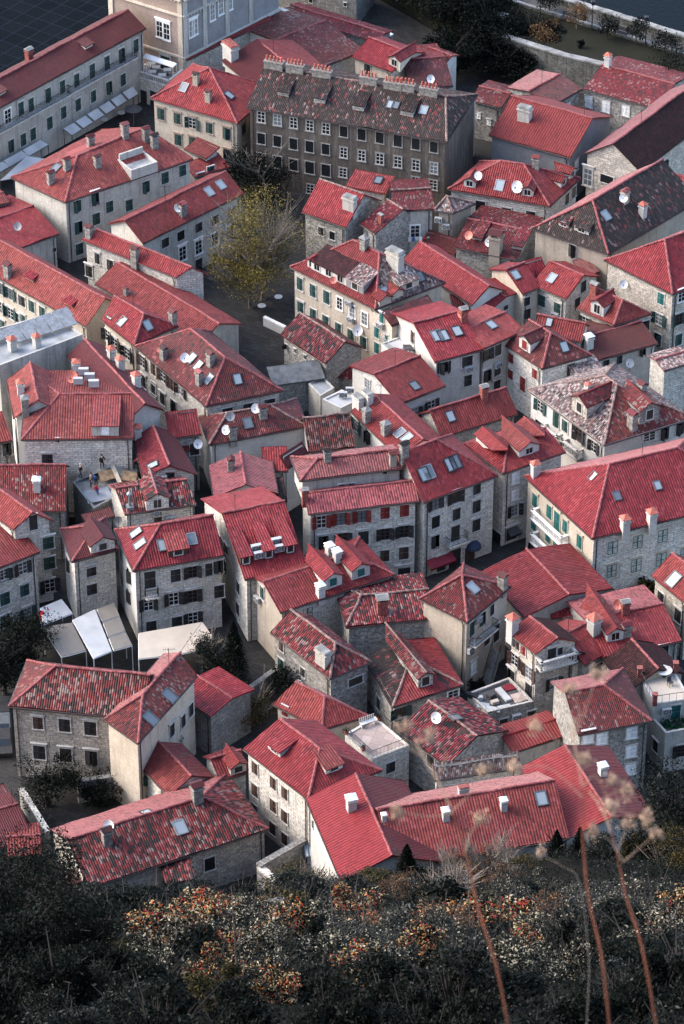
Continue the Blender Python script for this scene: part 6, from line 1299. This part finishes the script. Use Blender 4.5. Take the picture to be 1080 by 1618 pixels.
mb = MB(); slab(mb, [sp(375, 500, 4.9), sp(480, 480, 4.9), sp(510, 530, 4.9), sp(395, 555, 4.9)], .1); link('sheet_deck', mb.mesh('sheet_deck', ['flat_white']), h.root)
o = thing('scaffold', 'steel tube scaffold along the left side of the roof works', 'scaffold', flatv(sp(340, 470, 0) + so))
for i in range(4):
    mb = MB(); p = flatv(sp(325 + i * 26, 430 + i * 38, 0)) - flatv(sp(340, 470, 0)); mb.tube([p + V((0, 0, 0)), p + V((0, 0, 6.2))], .04, 5); link('pole', mb.mesh('scaffold_pole', ['metal_grey']), o)
for z in (4.4, 5.6):
    mb = MB(); p, r = flatv(sp(320, 420, 0)) - flatv(sp(340, 470, 0)), flatv(sp(410, 560, 0)) - flatv(sp(340, 470, 0)); mb.tube([p + V((0, 0, z)), r + V((0, 0, z))], .04, 5); link('rail', mb.mesh('scaffold_rail', ['metal_grey']), o)
def person(pos, label, top, legs, yaw, pose='stand', hat=None):
    o = thing('person', label, 'person', pos); o.rotation_euler.z = yaw
    bend = dict(stand=0.12, bend=.95, squat=.5)[pose]; hz = dict(stand=.9, bend=.85, squat=.5)[pose]
    J = {}; J['pel'] = V((0, 0, hz)); t = V((0, -math.sin(bend), math.cos(bend)))
    J['che'] = J['pel'] + t * .34; J['nec'] = J['pel'] + t * .53; J['hea'] = J['nec'] + (t * .5 + V((0, -.1, .6))).normalized() * .13; J['crn'] = J['hea'] + V((0, -.01, .14))
    E = [('pel', 'che'), ('che', 'nec'), ('nec', 'hea'), ('hea', 'crn')]; Rr = dict(pel=.15, che=.17, nec=.065, hea=.10, crn=.075)
    for s, n in ((-1, 'l'), (1, 'r')):
        kf = -.1 if pose == 'stand' else (-.28 if pose == 'squat' else -.05)
        J[n + 'hip'] = V((s * .09, 0, hz - .06)); J[n + 'kne'] = V((s * .13, kf - (.06 * s if pose == 'stand' else 0), max(.45, hz * .5) if pose != 'squat' else .48)); J[n + 'ank'] = V((s * .14, .04 + (.08 * s if pose == 'stand' else 0), .08)); J[n + 'toe'] = J[n + 'ank'] + V((s * .02, -.17, -.04))
        sh = J['che'] + t * .12 + V((s * .19, 0, 0)); J[n + 'sho'] = sh
        el = sh + V((s * .08, -.06 - .1 * (s > 0), -.27)); wr = el + (V((-s * .06, -.22, -.06)) if pose != 'stand' or s > 0 else V((0, -.08, -.23))); J[n + 'elb'] = el; J[n + 'wri'] = wr; J[n + 'han'] = wr + (wr - el).normalized() * .1
        E += [('pel', n + 'hip'), (n + 'hip', n + 'kne'), (n + 'kne', n + 'ank'), (n + 'ank', n + 'toe'), ('che', n + 'sho'), (n + 'sho', n + 'elb'), (n + 'elb', n + 'wri'), (n + 'wri', n + 'han')]
        Rr.update({n + 'hip': .10, n + 'kne': .065, n + 'ank': .05, n + 'toe': .04, n + 'sho': .075, n + 'elb': .05, n + 'wri': .036, n + 'han': .04})
    ks = list(J); me = bpy.data.meshes.new('body'); me.from_pydata([J[k] for k in ks], [(ks.index(a), ks.index(b)) for a, b in E], [])
    ob = bpy.data.objects.new('body_tmp', me); COL.objects.link(ob); sk = ob.modifiers.new('skin', 'SKIN')
    for i, k in enumerate(ks): me.skin_vertices[0].data[i].radius = (Rr[k], Rr[k]); me.skin_vertices[0].data[i].use_root = (k == 'pel')
    sb = ob.modifiers.new('sub', 'SUBSURF'); sb.levels = 1; sb.render_levels = 1
    dg = bpy.context.evaluated_depsgraph_get(); dg.update(); m2 = bpy.data.meshes.new_from_object(ob.evaluated_get(dg)); bpy.data.objects.remove(ob)
    m2.materials.clear()
    for m_ in ('skin', top, legs, 'hair', 'cloth_black'): m2.materials.append(MATS[m_])
    for p in m2.polygons:
        c = p.center; dmin = min(ks, key=lambda k: (J[k] - c).length)
        if dmin in ('nec', 'hea', 'lhan', 'rhan', 'lwri', 'rwri'): p.material_index = 0
        elif dmin == 'crn': p.material_index = 0
        elif dmin in ('ltoe', 'rtoe'): p.material_index = 4
        elif dmin in ('lkne', 'rkne', 'lank', 'rank', 'lhip', 'rhip') or (dmin == 'pel' and c.z < J['pel'].z): p.material_index = 2
        else: p.material_index = 1
        p.use_smooth = True
    link('body', m2, o)
    hm = MB(); N = 10; cc = J['hea'] + V((0, .005, .06)); rings = [(.115, 0), (.11, .05), (.075, .10), (.01, .125)]
    for (r0, z0), (r1, z1) in zip(rings, rings[1:]):
        for k in range(N):
            f = lambda r, z, a: cc + V((r * math.cos(a), r * math.sin(a) + .01, z)); a0, a1 = 6.2832 * k / N, 6.2832 * (k + 1) / N; hm.face([f(r0, z0, a0), f(r0, z0, a1), f(r1, z1, a1), f(r1, z1, a0)])
    link('hat' if hat else 'hair', hm.mesh('hat' if hat else 'hair', [hat or 'hair']), o)
for x, y, z, lb, tp, lg, yw, ps, ht in [(457, 398, 5.55, 'person in black standing on the screed ridge of the roof works', 'cloth_black', 'cloth_black', .5, 'stand', None), (360, 440, 4.95, 'person with a white helmet at the scaffold edge of the roof works', 'cloth_black', 'shut_grey', 2.2, 'stand', 'paint_white'), (408, 480, 4.9, 'person in a tan jacket on the white sheet deck', 'cloth_tan', 'cloth_black', 1.2, 'stand', None), (432, 470, 4.95, 'person in a blue top bending over the timber', 'cloth_blue', 'cloth_black', -.8, 'bend', 'cloth_blue'), (440, 512, 4.92, 'person in a red top crouching at the front of the deck', 'cloth_red', 'cloth_blue', -1.6, 'squat', None), (600, 400, 5.25, 'person in a maroon top bending by the plank on the right', 'canvas_maroon', 'cloth_black', 1.6, 'bend', None)]:
    person(at_z(photo('c0', (x, y)), z), lb, tp, lg, yw, ps, ht)
# ---- yard with panels by the outside stair
h = house('low flat yard building strewn with glass panels and white sheets, lower right', 'd2', 3, [(90, 560), (195, 660), (425, 605), (300, 480)], kind='f', wall='stone_dark', roof='flat_dark', para=.25, win=[('d', [(270, 700), (395, 665)], (.8, 1.6))], ac=[(325, 655), (415, 635)])
def bx(label, nm, cat, crop, px, z, size, mat, rz=.5, tilt=0):
    o = thing(nm, label, cat, at_z(photo(crop, px), z)); o.rotation_euler.z = rz; mb = MB(); sx, sy, sz = size
    mb.box((-sx / 2, -sy / 2, 0), (sx / 2, sy / 2, sz), Matrix.Rotation(tilt, 4, 'X')); mb.box((-sx / 2 + .04, -sy / 2 + .04, sz), (sx / 2 - .04, sy / 2 - .04, sz + .02), Matrix.Rotation(tilt, 4, 'X'), 0); link('body', mb.mesh(nm, [mat]), o); return o
bx('blue glass panel lying at the left of the yard roof', 'glass_panel', 'panel', 'd2', (180, 612), 3.02, (1.1, .7, .08), 'glass_sky', -.3, .15); bx('grey glass panel lying at the front of the yard roof', 'glass_panel', 'panel', 'd2', (225, 628), 3.02, (1.3, .6, .08), 'flat_white', -.3, .1); bx('grey glass panel lying at the right of the yard roof', 'glass_panel', 'panel', 'd2', (275, 618), 3.02, (1.2, .5, .08), 'flat_white', .3, .1)
bx('white sack on the yard roof', 'sack', 'sack', 'd2', (232, 600), 3.02, (.7, .45, .3), 'canvas_cream', .4); bx('long white folded sheet at the back of the yard roof', 'folded_sheet', 'sheet', 'd2', (270, 565), 3.02, (.6, 2.0, .2), 'flat_white', .5); bx('dark red mat by the railing of the yard roof', 'mat', 'mat', 'd2', (300, 528), 3.05, (1.2, .9, .05), 'canvas_maroon', .4)
bx('tan terrace boards in front of the brown shutter house door', 'deck', 'deck', 'd2', (345, 575), 3.02, (1.5, 1.3, .1), 'terrace_tiles', .45)
bx('white carton at the back of the yard roof', 'carton', 'box', 'd2', (165, 585), 3.02, (.5, .4, .4), 'flat_white', .2); bx('dark crate among the panels of the yard roof', 'crate', 'crate', 'd2', (215, 575), 3.02, (.7, .6, .45), 'canvas_dark', .7); bx('stacked dark planter at the left rim of the yard roof', 'planter', 'planter', 'd2', (130, 575), 3.02, (1.4, .4, .4), 'iron', -.6)
# outside stair of the tower house
o = thing('staircase', 'narrow stone outside stair climbing beside the cream tower house', 'staircase', at_z(photo('d2', (195, 520)), 0)); b0 = at_z(photo('d2', (195, 520)), 0); t0 = at_z(photo('d2', (240, 365)), 3.4); dd = flatv(t0 - b0); n = 17
for i in range(n):
    mb = MB(); p = dd * (i / n); q = dd * ((i + 1) / n); s_ = V((-dd.y, dd.x, 0)).normalized() * .55; z = 3.4 * (i + 1) / n; mb.prism([((p - s_).x, (p - s_).y), ((q - s_).x, (q - s_).y), ((q + s_).x, (q + s_).y), ((p + s_).x, (p + s_).y)], max(-.1, z - .45), z); link('step', mb.mesh('step', ['concrete']), o)
for sg in (-1, 1):
    rb = MB(); s_ = V((-dd.y, dd.x, 0)).normalized() * .52 * sg; rb.tube([s_ + V((0, 0, 1.0)), dd + s_ + V((0, 0, 4.4))], .03, 5)
    for i in range(0, n, 2): p = dd * ((i + .5) / n) + s_; rb.tube([p + V((0, 0, 3.4 * (i + 1) / n)), p + V((0, 0, 1.0 + 3.4 * (i + .5) / n))], .018, 4)
    link('handrail', rb.mesh('handrail', ['iron']), o)
# corrugated shed by the bright red gable
h = house('small shed with a blue grey corrugated roof beside the bright red gable', 'e1', 2.6, [(375, 492), (468, 485)], (455, 425), 's', roof='corrugated', wall='plaster_white', name='shed', cat='shed', gutter=False) if 'corrugated' in MATS else None
# parked scooters at the lane
for i, (x, y, c, lb) in enumerate([(8, 665, 'cloth_black', 'black car parked at the left edge behind the square stone house'), (10, 720, 'shut_grey', 'dark grey car parked below the black car at the left edge'), (12, 790, 'shut_dark', 'dark car parked nearest the camera at the left edge')]):
    o = thing('parked_car', lb, 'car', at_z(photo('d0', (x, y)), 0), 'cars parked in the left lane'); o.rotation_euler.z = .1
    mb = MB(); prof = [(-2.0, .35), (-2.05, .75), (-1.2, .92), (-.75, 1.38), (.75, 1.42), (1.35, .98), (2.05, .85), (2.1, .4)]
    for k in range(len(prof) - 1): (y0, z0), (y1, z1) = prof[k], prof[k + 1]; ins0, ins1 = (.12 if z0 > 1.2 else 0), (.12 if z1 > 1.2 else 0); mb.face([V((-.85 + ins0, y0, z0)), V((.85 - ins0, y0, z0)), V((.85 - ins1, y1, z1)), V((-.85 + ins1, y1, z1))])
    for sx in (-1, 1): mb.face([V((sx * (.85 - (.12 if z > 1.2 else 0)), y, z)) for y, z in prof])
    link('body', mb.mesh('car_body', [c]), o)
    gb = MB(); gb.face([V((-.7, -1.16, .96)), V((.7, -1.16, .96)), V((.62, -.8, 1.36)), V((-.62, -.8, 1.36))]); link('windscreen', gb.mesh('windscreen', ['glass_dark']), o)
    for sx in (-1, 1):
        for sy in (-1.3, 1.3): wb = MB(); wb.tube([(sx * .7, sy, .32), (sx * .88, sy, .32)], .32, 12); link('wheel', wb.mesh('wheel', ['iron']), o)

# laundry under the window of the grey stained house
ld_ = at_z(photo('b1', (885, 228)), 3.6); o = thing('laundry', 'line of pale laundry hanging under the grey house window', 'laundry', ld_); mb = MB(); mb.tube([(-1.3, 0, .5), (1.3, .1, .5)], .012, 4); link('line', mb.mesh('line', ['gutter']), o)
for i, c in enumerate(['paint_white', 'cloth_blue', 'paint_white', 'dish_white', 'cloth_red', 'paint_white']):
    x = -1.15 + i * .4; mb = MB(); hgt = uni(.4, .75); mb.box((x, -.015, .48 - hgt), (x + .3, .015, .49), None, 0, .004); link('garment', mb.mesh('garment', [c]), o)
# tall free-standing chimney stack beside the tall pale house
p = at_z(photo('d0', (788, 900)), 0); o = thing('chimney_stack', 'tall grey chimney stack standing against the white side of the tall pale house', 'chimney', p); o.rotation_euler.z = .7
mb = MB(); mb.box((-.6, -.45, -.3), (.6, .45, 3.6)); mb.box((-.68, -.53, 3.6), (.68, .53, 3.75)); link('stack', mb.mesh('stack', ['chimney_stone']), o); mb = MB(); mb.box((-.62, -.47, 3.95), (.62, .47, 4.05), None, 0, .1)
for sx in (-.5, .5): mb.box((sx - .08, -.4, 3.75), (sx + .08, .4, 3.949))
link('cap', mb.mesh('cap', ['concrete']), o)
# cafe tables and chairs in the lane by the palace and on the willow square
for i, (cr, x, y, lb) in enumerate([('a0', 470, 560, 'small cafe table in the lane under the palace awnings, left one'), ('a0', 545, 530, 'small cafe table in the lane under the palace awnings, right one'), ('b1', 180, 545, 'small table on the dark willow square'), ('b1', 255, 505, 'small table behind the low white wall of the willow square')]): table(at_z(photo(cr, (x, y)), 0), lb, .45)
# ------------------------------------------------------------------ hillside growth and foreground stalks
def hill_at(px, ymin=22, ymax=219):
    d = ray(px); y = ymax; best = None
    while y > ymin:
        t = y / d.y; p = CAM + d * t
        if hill_pt(p.x, y).z >= p.z: best = y
        elif best is not None: break
        y -= .5
    return best
random.seed(21)
SL = dict(dark='dark evergreen shrub on the slope', grey='grey leafless looking shrub on the slope', greydark='dull dark grey-green shrub on the slope', olive='olive brown shrub on the slope', rust='rust brown shrub on the slope', autumn='shrub with yellow and red autumn leaves on the slope', pale='pale straw leaved shrub on the slope', bare='bare twiggy shrub on the slope')
def kind_for(px, y):
    c = random.choice
    if y < 35: return c(['dark', 'dark', 'dark', 'greydark'])
    if px < 150: return c(['dark', 'dark', 'dark', 'greydark'])
    if px < 220 and y > 40: return c(['dark', 'greydark', 'olive', 'autumn'])
    if px < 540:
        if y > 120: return c(['dark', 'greydark', 'greydark', 'olive'])
        return c(['autumn', 'autumn', 'autumn', 'pale', 'pale', 'dark', 'dark', 'olive'])
    if y > 115: return c(['greydark', 'greydark', 'olive', 'rust', 'grey', 'bare', 'dark'])
    if y > 44: return c(['pale', 'grey', 'autumn', 'rust', 'rust', 'greydark', 'grey', 'dark', 'dark'])
    return c(['dark', 'dark', 'greydark', 'autumn', 'pale'])
SKYL = [(-80, 1425), (425, 1425), (440, 1385), (520, 1386), (540, 1394), (620, 1360), (700, 1362), (862, 1338), (893, 1328), (966, 1300), (1010, 1298), (1030, 1250), (1200, 1250)]
def allowed(px):
    for (a, ra), (b, rb) in zip(SKYL, SKYL[1:]):
        if a <= px <= b: return ra + (rb - ra) * (px - a) / (b - a)
    return 1300
n = 0
for y, top, r0, cnt in ((213, 8, 2.0, 17), (203, 16, 2.0, 17), (186, 1396, 2.1, 17), (160, 1400, 2.0, 17), (134, 1408, 1.8, 16), (111, 1415, 1.6, 16), (92, 1424, 1.4, 16), (76, 1436, 1.25, 16), (64, 1448, 1.1, 16), (55, 1462, .95, 16), (47.5, 1478, .85, 16), (41.5, 1500, .75, 15), (37, 1532, .65, 15), (33.5, 1566, .6, 14), (31, 1596, .5, 12)):
    for i in range(cnt):
        px = -150 + 1380 * (i + uni(.05, .95)) / cnt; yy = y * uni(.97, 1.03); x = (px - 540) / FPX * yy / ray((px, 1450)).y; b = hill_pt(x, yy)
        t = max(allowed(px) + 6, (allowed(px) + top if top < 100 else top) + random.gauss(0, 14)); d = ray((px, t)); zt = CAMH + d.z * (yy / d.y); sc = uni(.75, 1.3)
        hgt = min(max(zt - b.z, .6 * r0), 2.2 * r0)
        if zt - b.z < .05: continue
        if y > 200 and px < 425: continue
        k = kind_for(px, yy); shrub(b - V((0, 0, .12 * r0)), r0 * sc, hgt + .12 * r0, k, SL[k], random.randint(0, 2), '%s shrubs on the slope' % k); n += 1
# undergrowth between the shrubs
ug = MB()
for i in range(68000):
    y = 30 + (216 - 30) * random.random() ** 1.5; x = uni(-1, 1) * (y * .155 + 2); b = hill_pt(x, y); s = .05 + .0006 * y
    for k in range(2): leaf(ug, b + V((random.gauss(0, .2), random.gauss(0, .2), abs(random.gauss(.15, .2)))), s, random.choice([0, 0, 0, 0, 0, 0, 0, 0, 0, 1]))
o = link('undergrowth', ug.mesh('undergrowth', ['leaf_dark', 'leaf_grey', 'leaf_olive'])); o['kind'] = 'stuff'; o['label'] = 'low dark undergrowth covering the slope'
# larger trees on the slope
def htree(px, y, hgt, r, kind, label, seed, **k):
    x = (px - 540) / FPX * y / math.cos(PITCH + .12); return tree(hill_pt(x, y), hgt, r, kind, label, seed, None, **k)
htree(1065, 205, 10, 4.2, 'greydark', 'tall grey green tree leaning in at the right edge of the slope', 31, n=7000, leafsize=.17)
htree(1000, 211, 5.5, 3.0, 'dark', 'dark tree at the foot of the wide red gable, right', 32, n=3600, leafsize=.16)
htree(1075, 160, 4.2, 2.2, 'olive', 'yellowing olive tree at the right edge of the slope', 33, n=3600, leafsize=.11)
htree(640, 215, 6.5, 2.3, 'dark', 'dark conical tree below the bright red gable', 34, n=3200, leafsize=.16, conifer=True)
htree(870, 216, 5, 1.8, 'dark', 'small dark cypress at the end of the long red roof', 35, n=2200, leafsize=.16, conifer=True)
htree(905, 216, 5.4, 1.6, 'dark', 'second dark cypress beside the small cypress at the roof end', 36, n=2200, leafsize=.16, conifer=True)
htree(480, 217, 5, 2.8, 'olive', 'olive bush tree by the ruined wall', 37, n=3000, leafsize=.14, bare=10)
htree(770, 213, 4, 3.2, 'rust', 'rust haze bush tree under the long red roof', 38, n=2400, leafsize=.1, bare=24)
htree(700, 216, 6, 3.0, 'rust', 'bare branching tree in front of the bright red gable', 39, n=120, leafsize=.08, bare=30)
htree(380, 217, 3.5, 3.4, 'dark', 'dark bush in front of the soot stained house', 41, n=3000, leafsize=.14)
# near dark trees at lower left, out of focus
def ntree(px, y, top_py, r, kind, label, seed, **k):
    x = (px - 540) / FPX * y / math.cos(PITCH + .12); b = hill_pt(x, y); d = ray((px, top_py)); zt = CAMH + d.z * (y / d.y); return tree(b, zt - b.z, r, kind, label, seed, None, **k)
for i, (px, y, tp, r, kd, lb) in enumerate([(45, 50, 1318, 1.25, 'dark', 'near dark evergreen filling the lower left corner'), (105, 47, 1292, .5, 'greydark', 'near dark sapling with a pale tip, lower left'), (-20, 44, 1340, 1.1, 'dark', 'near dark evergreen cut by the left edge'), (120, 43, 1420, .8, 'dark', 'near dark bush right of the corner evergreen'), (30, 39, 1450, .8, 'dark', 'near dark bush in front of the corner evergreen'), (175, 39, 1500, .6, 'dark', 'near dark bush at the bottom, left of the autumn bushes'), (90, 36, 1520, .65, 'dark', 'lowest dark bush in the lower left corner')]):
    ntree(px, y, tp, r, kd, lb, 51 + i, n=5600 if kd == 'dark' else 2000, leafsize=.045, trunk=.06)
# autumn bushes, near
for i, (px, py_top, y, r, lb) in enumerate([(330, 1418, 66, 1.0, 'near bush with orange and yellow autumn leaves, lower left'), (440, 1428, 64, 1.0, 'near bush with yellow leaves and red tips left of the pale rock'), (235, 1428, 58, .9, 'near bush with red orange leaf tufts beside the dark evergreen'), (300, 1490, 52, .75, 'lower autumn bush with cream leaves under the orange bush'), (400, 1500, 51, .75, 'lower autumn bush with scattered red leaves'), (595, 1462, 72, 1.0, 'rose hip bush with pink red tips beside the pale rock'), (700, 1478, 70, 1.1, 'orange brown bush below the pale rock'), (965, 1440, 78, 1.1, 'cream and orange leaved bush between the two right stalks'), (1045, 1490, 60, .9, 'yellow leaved bush at the lower right edge'), (850, 1500, 62, .8, 'pale leaved bush with orange tips left of the middle stalk')]):
    x = (px - 540) / FPX * y / ray((px, 1450)).y; b = hill_pt(x, y); d = ray((px, py_top)); zt = CAMH + d.z * (y / d.y); hh = max(.8, zt - b.z)
    shrub(b - V((0, 0, .1)), r, hh + .1, 'pale' if i in (7, 9) else 'autumn', lb, i % 3)
# pale rocks
for i, (px, py, y, s, lb) in enumerate([(665, 1455, 92, 2.0, 'large pale limestone outcrop on the slope, centre'), (700, 1470, 84, 1.1, 'smaller pale rock beside the limestone outcrop'), (775, 1420, 140, 1.3, 'pale rock among the shrubs right of the first stalk'), (450, 1440, 120, 1.6, 'pale broken rock left of the outcrop')]):
    y = hill_at((px, py + 14)) or y; d = ray((px, py)); p = CAM + d * (y / d.y); b = hill_pt(p.x, y); s = 30 * y / ray((px, py)).y / FPX * s / 1.2; o = thing('rock', lb, 'rock', b); bm = bmesh.new(); bmesh.ops.create_icosphere(bm, subdivisions=4, radius=1)
    hz = max(p.z - b.z, s * .6)
    for v in bm.verts:
        q = v.co.copy(); k = 1 + .5 * noise.noise(q * 1.3 + V((i * 7, 0, 0))) + .28 * abs(noise.noise(q * 3.1)) + .12 * noise.noise(q * 8); v.co = V((q.x * s * k * .75, q.y * s * k * .5, q.z * k * (hz + .35)))
    me = bpy.data.meshes.new('rock'); bm.to_mesh(me); bm.free(); me.materials.append(MATS['rock']); link('rock_mass', me, o)
# thin dry saplings of the middle slope
for i, (px, p0, p1, y) in enumerate([(735, 1290, 1440, 60), (520, 1370, 1500, 58), (365, 1400, 1520, 40), (1190, 0, 0, 0)][:3]):
    d0, d1 = ray((px, p0)), ray((px + 8, p1)); a = CAM + d0 * (y / d0.y); b_ = CAM + d1 * (y / d1.y); g = hill_pt(b_.x, y); o = thing('dry_plant', ['dry grey stem rising from the slope left of the first stalk', 'dry thin stem above the pale rock', 'dry forked stem in front of the soot stained house'][i], 'dry plant', g); mb = MB()
    mb.tube([V((0, 0, -.1)), (b_ - g) * .6, a - g], [.018, .013, .006], 5)
    for k in range(5): s_ = (a - g) * uni(.4, .95); mb.tube([s_, s_ + V((uni(-.25, .25), 0, uni(.05, .3)))], [.008, .004], 4)
    link('stem', mb.mesh('stem', ['twig']), o)
# tall dry umbel stalks right in front of the lens
def stalk(label, path, D, rad, branches, seed):
    random.seed(seed); P = [at_dist(p, D + i * .02) for i, p in enumerate(path)]
    base = P[0]; g = hill_pt(base.x, base.y); foot = V((base.x + .02, base.y - .1, g.z - .05)); o = thing('dry_stalk', label, 'dry plant', foot, 'tall dry umbel stalks')
    def smooth(Q, n=6):
        out = []
        for i in range(len(Q) - 1):
            p0, p1, p2, p3 = Q[max(i - 1, 0)], Q[i], Q[i + 1], Q[min(i + 2, len(Q) - 1)]
            for k in range(n): t = k / n; out.append(.5 * ((2 * p1) + (p2 - p0) * t + (2 * p0 - 5 * p1 + 4 * p2 - p3) * t * t + (3 * p1 - p0 - 3 * p2 + p3) * t ** 3))
        return out + [Q[-1]]
    S = [foot, foot.lerp(P[0], .5)] + smooth(P); mb = MB(); m = len(S); k5 = int(m * .62); mb.tube([p - foot for p in S[:k5 + 1]], [rad * (1 - .6 * i / m) for i in range(k5 + 1)], 7, 0); mb.tube([p - foot for p in S[k5:]], [rad * (1 - .6 * (i + k5) / m) for i in range(m - k5)], 7, 1); st = link('stem', mb.mesh('stalk_stem', ['twig_red', 'twig_pale'] if rad > .002 else ['twig', 'twig']), o)
    def umbel(parent, c, ax, R):
        ub = MB()
        for k in range(16):
            d = (ax + V((uni(-1, 1), uni(-1, 1), uni(-.6, .9))) * .8).normalized(); e = c + d * R * uni(.7, 1); ub.tube([c, c.lerp(e, .6) + V((0, 0, .002)), e], [.0016, .0012, .001], 4)
            for q in range(6): leaf(ub, e + V((random.gauss(0, .005), random.gauss(0, .005), random.gauss(0, .005))), .007)
        link('flower_head', ub.mesh('flower_head', ['umbel']), parent)
    for b in branches:
        Q = smooth([at_dist(p, D + .05) for p in b], 5); bb = MB(); k = len(Q); bb.tube([p - foot for p in Q], [rad * .45 * (1 - .5 * i / k) for i in range(k)], 6); br = link('branch', bb.mesh('stalk_branch', ['twig_pale']), o); umbel(br, Q[-1] - foot, (Q[-1] - Q[-2]).normalized(), .024)
plain('twig_pale', (0.26, 0.175, 0.12), .85, .15, 4); plain('umbel', (0.33, 0.225, 0.155), .9, .15, 8)
stalk('leftmost tall dry stalk crossing the long red roof', [(806, 1640), (785, 1530), (757, 1440), (735, 1345), (715, 1285), (690, 1230), (668, 1195), (655, 1165)], 6.6, .0027, [[(712, 1283), (735, 1262), (758, 1228)], [(690, 1230), (705, 1190), (685, 1172)], [(715, 1285), (680, 1290), (640, 1285)], [(668, 1195), (645, 1180), (640, 1160)], [(735, 1345), (742, 1320), (752, 1305)]], 1)
stalk('middle tall dry stalk, straightest of the three', [(965, 1640), (950, 1510), (930, 1420), (921, 1330), (920, 1250), (912, 1200), (905, 1165), (900, 1135)], 6.4, .0025, [[(912, 1200), (880, 1170), (855, 1155)], [(920, 1245), (940, 1225), (960, 1262)], [(905, 1165), (925, 1120), (940, 1075)], [(920, 1260), (870, 1215), (825, 1212)], [(912, 1205), (930, 1185), (928, 1190)], [(905, 1160), (915, 1125), (905, 1100)]], 2)
stalk('rightmost tall dry stalk with a forked umbel at mid height', [(1040, 1640), (1015, 1500), (990, 1420), (975, 1350), (960, 1300), (945, 1270), (930, 1250)], 6.9, .0026, [[(985, 1362), (1010, 1340), (1028, 1325)], [(962, 1300), (975, 1270), (970, 1245)], [(945, 1268), (965, 1255), (980, 1250)], [(945, 1268), (975, 1280), (1010, 1290)], [(985, 1362), (965, 1330), (945, 1318)], [(975, 1345), (985, 1320), (988, 1312)]], 3)
stalk('thin bent dry stalk low between the middle and right stalks', [(925, 1640), (930, 1520), (915, 1395), (890, 1370), (862, 1355)], 8.5, .0012, [[(890, 1370), (875, 1360), (862, 1352)]], 4)
# ------------------------------------------------------------------ light, sky, camera
SUN_EL, SUN_AZ = math.radians(38), math.radians(-82)
w = bpy.data.worlds.new('World'); scene.world = w; w.use_nodes = True; nt = w.node_tree
sk = nt.nodes.new('ShaderNodeTexSky'); sk.sky_type = 'NISHITA'; sk.sun_disc = False; sk.sun_elevation = SUN_EL; sk.sun_rotation = SUN_AZ; sk.air_density = 1.0; sk.dust_density = 2.2; sk.ozone_density = 0.5
bg = nt.nodes['Background']; bg.inputs['Strength'].default_value = SKY_STRENGTH; nt.links.new(sk.outputs[0], bg.inputs['Color'])
ld = bpy.data.lights.new('sun', 'SUN'); ld.energy = SUN_ENERGY; ld.angle = math.radians(SUN_ANGLE); ld.color = (1.0, .94, .85); lo = bpy.data.objects.new('sun', ld); COL.objects.link(lo)
dirv = V((math.sin(SUN_AZ) * math.cos(SUN_EL), math.cos(SUN_AZ) * math.cos(SUN_EL), math.sin(SUN_EL))); lo.rotation_euler = dirv.to_track_quat('Z', 'Y').to_euler()
lo.location = (0, 250, 150)
cd = bpy.data.cameras.new('camera'); cam = bpy.data.objects.new('camera', cd); COL.objects.link(cam); cam.location = CAM; cam.rotation_euler = (math.pi / 2 - PITCH, 0, 0)
cd.sensor_fit = 'VERTICAL'; cd.sensor_height = 36.0; cd.lens = FPX / 1618 * 36.0; cd.clip_start = .5; cd.clip_end = 6000
cd.dof.use_dof = True; cd.dof.focus_distance = 330; cd.dof.aperture_fstop = 13
scene.camera = cam
scene.view_settings.view_transform = 'Standard'; scene.view_settings.look = 'None'; scene.view_settings.gamma = 1; scene.view_settings.exposure = EXPOSURE
scene.cycles.use_denoising = True; scene.cycles.max_bounces = 5; scene.cycles.diffuse_bounces = 3; scene.cycles.transparent_max_bounces = 8
for m_ in WARN: print('WARN', m_)
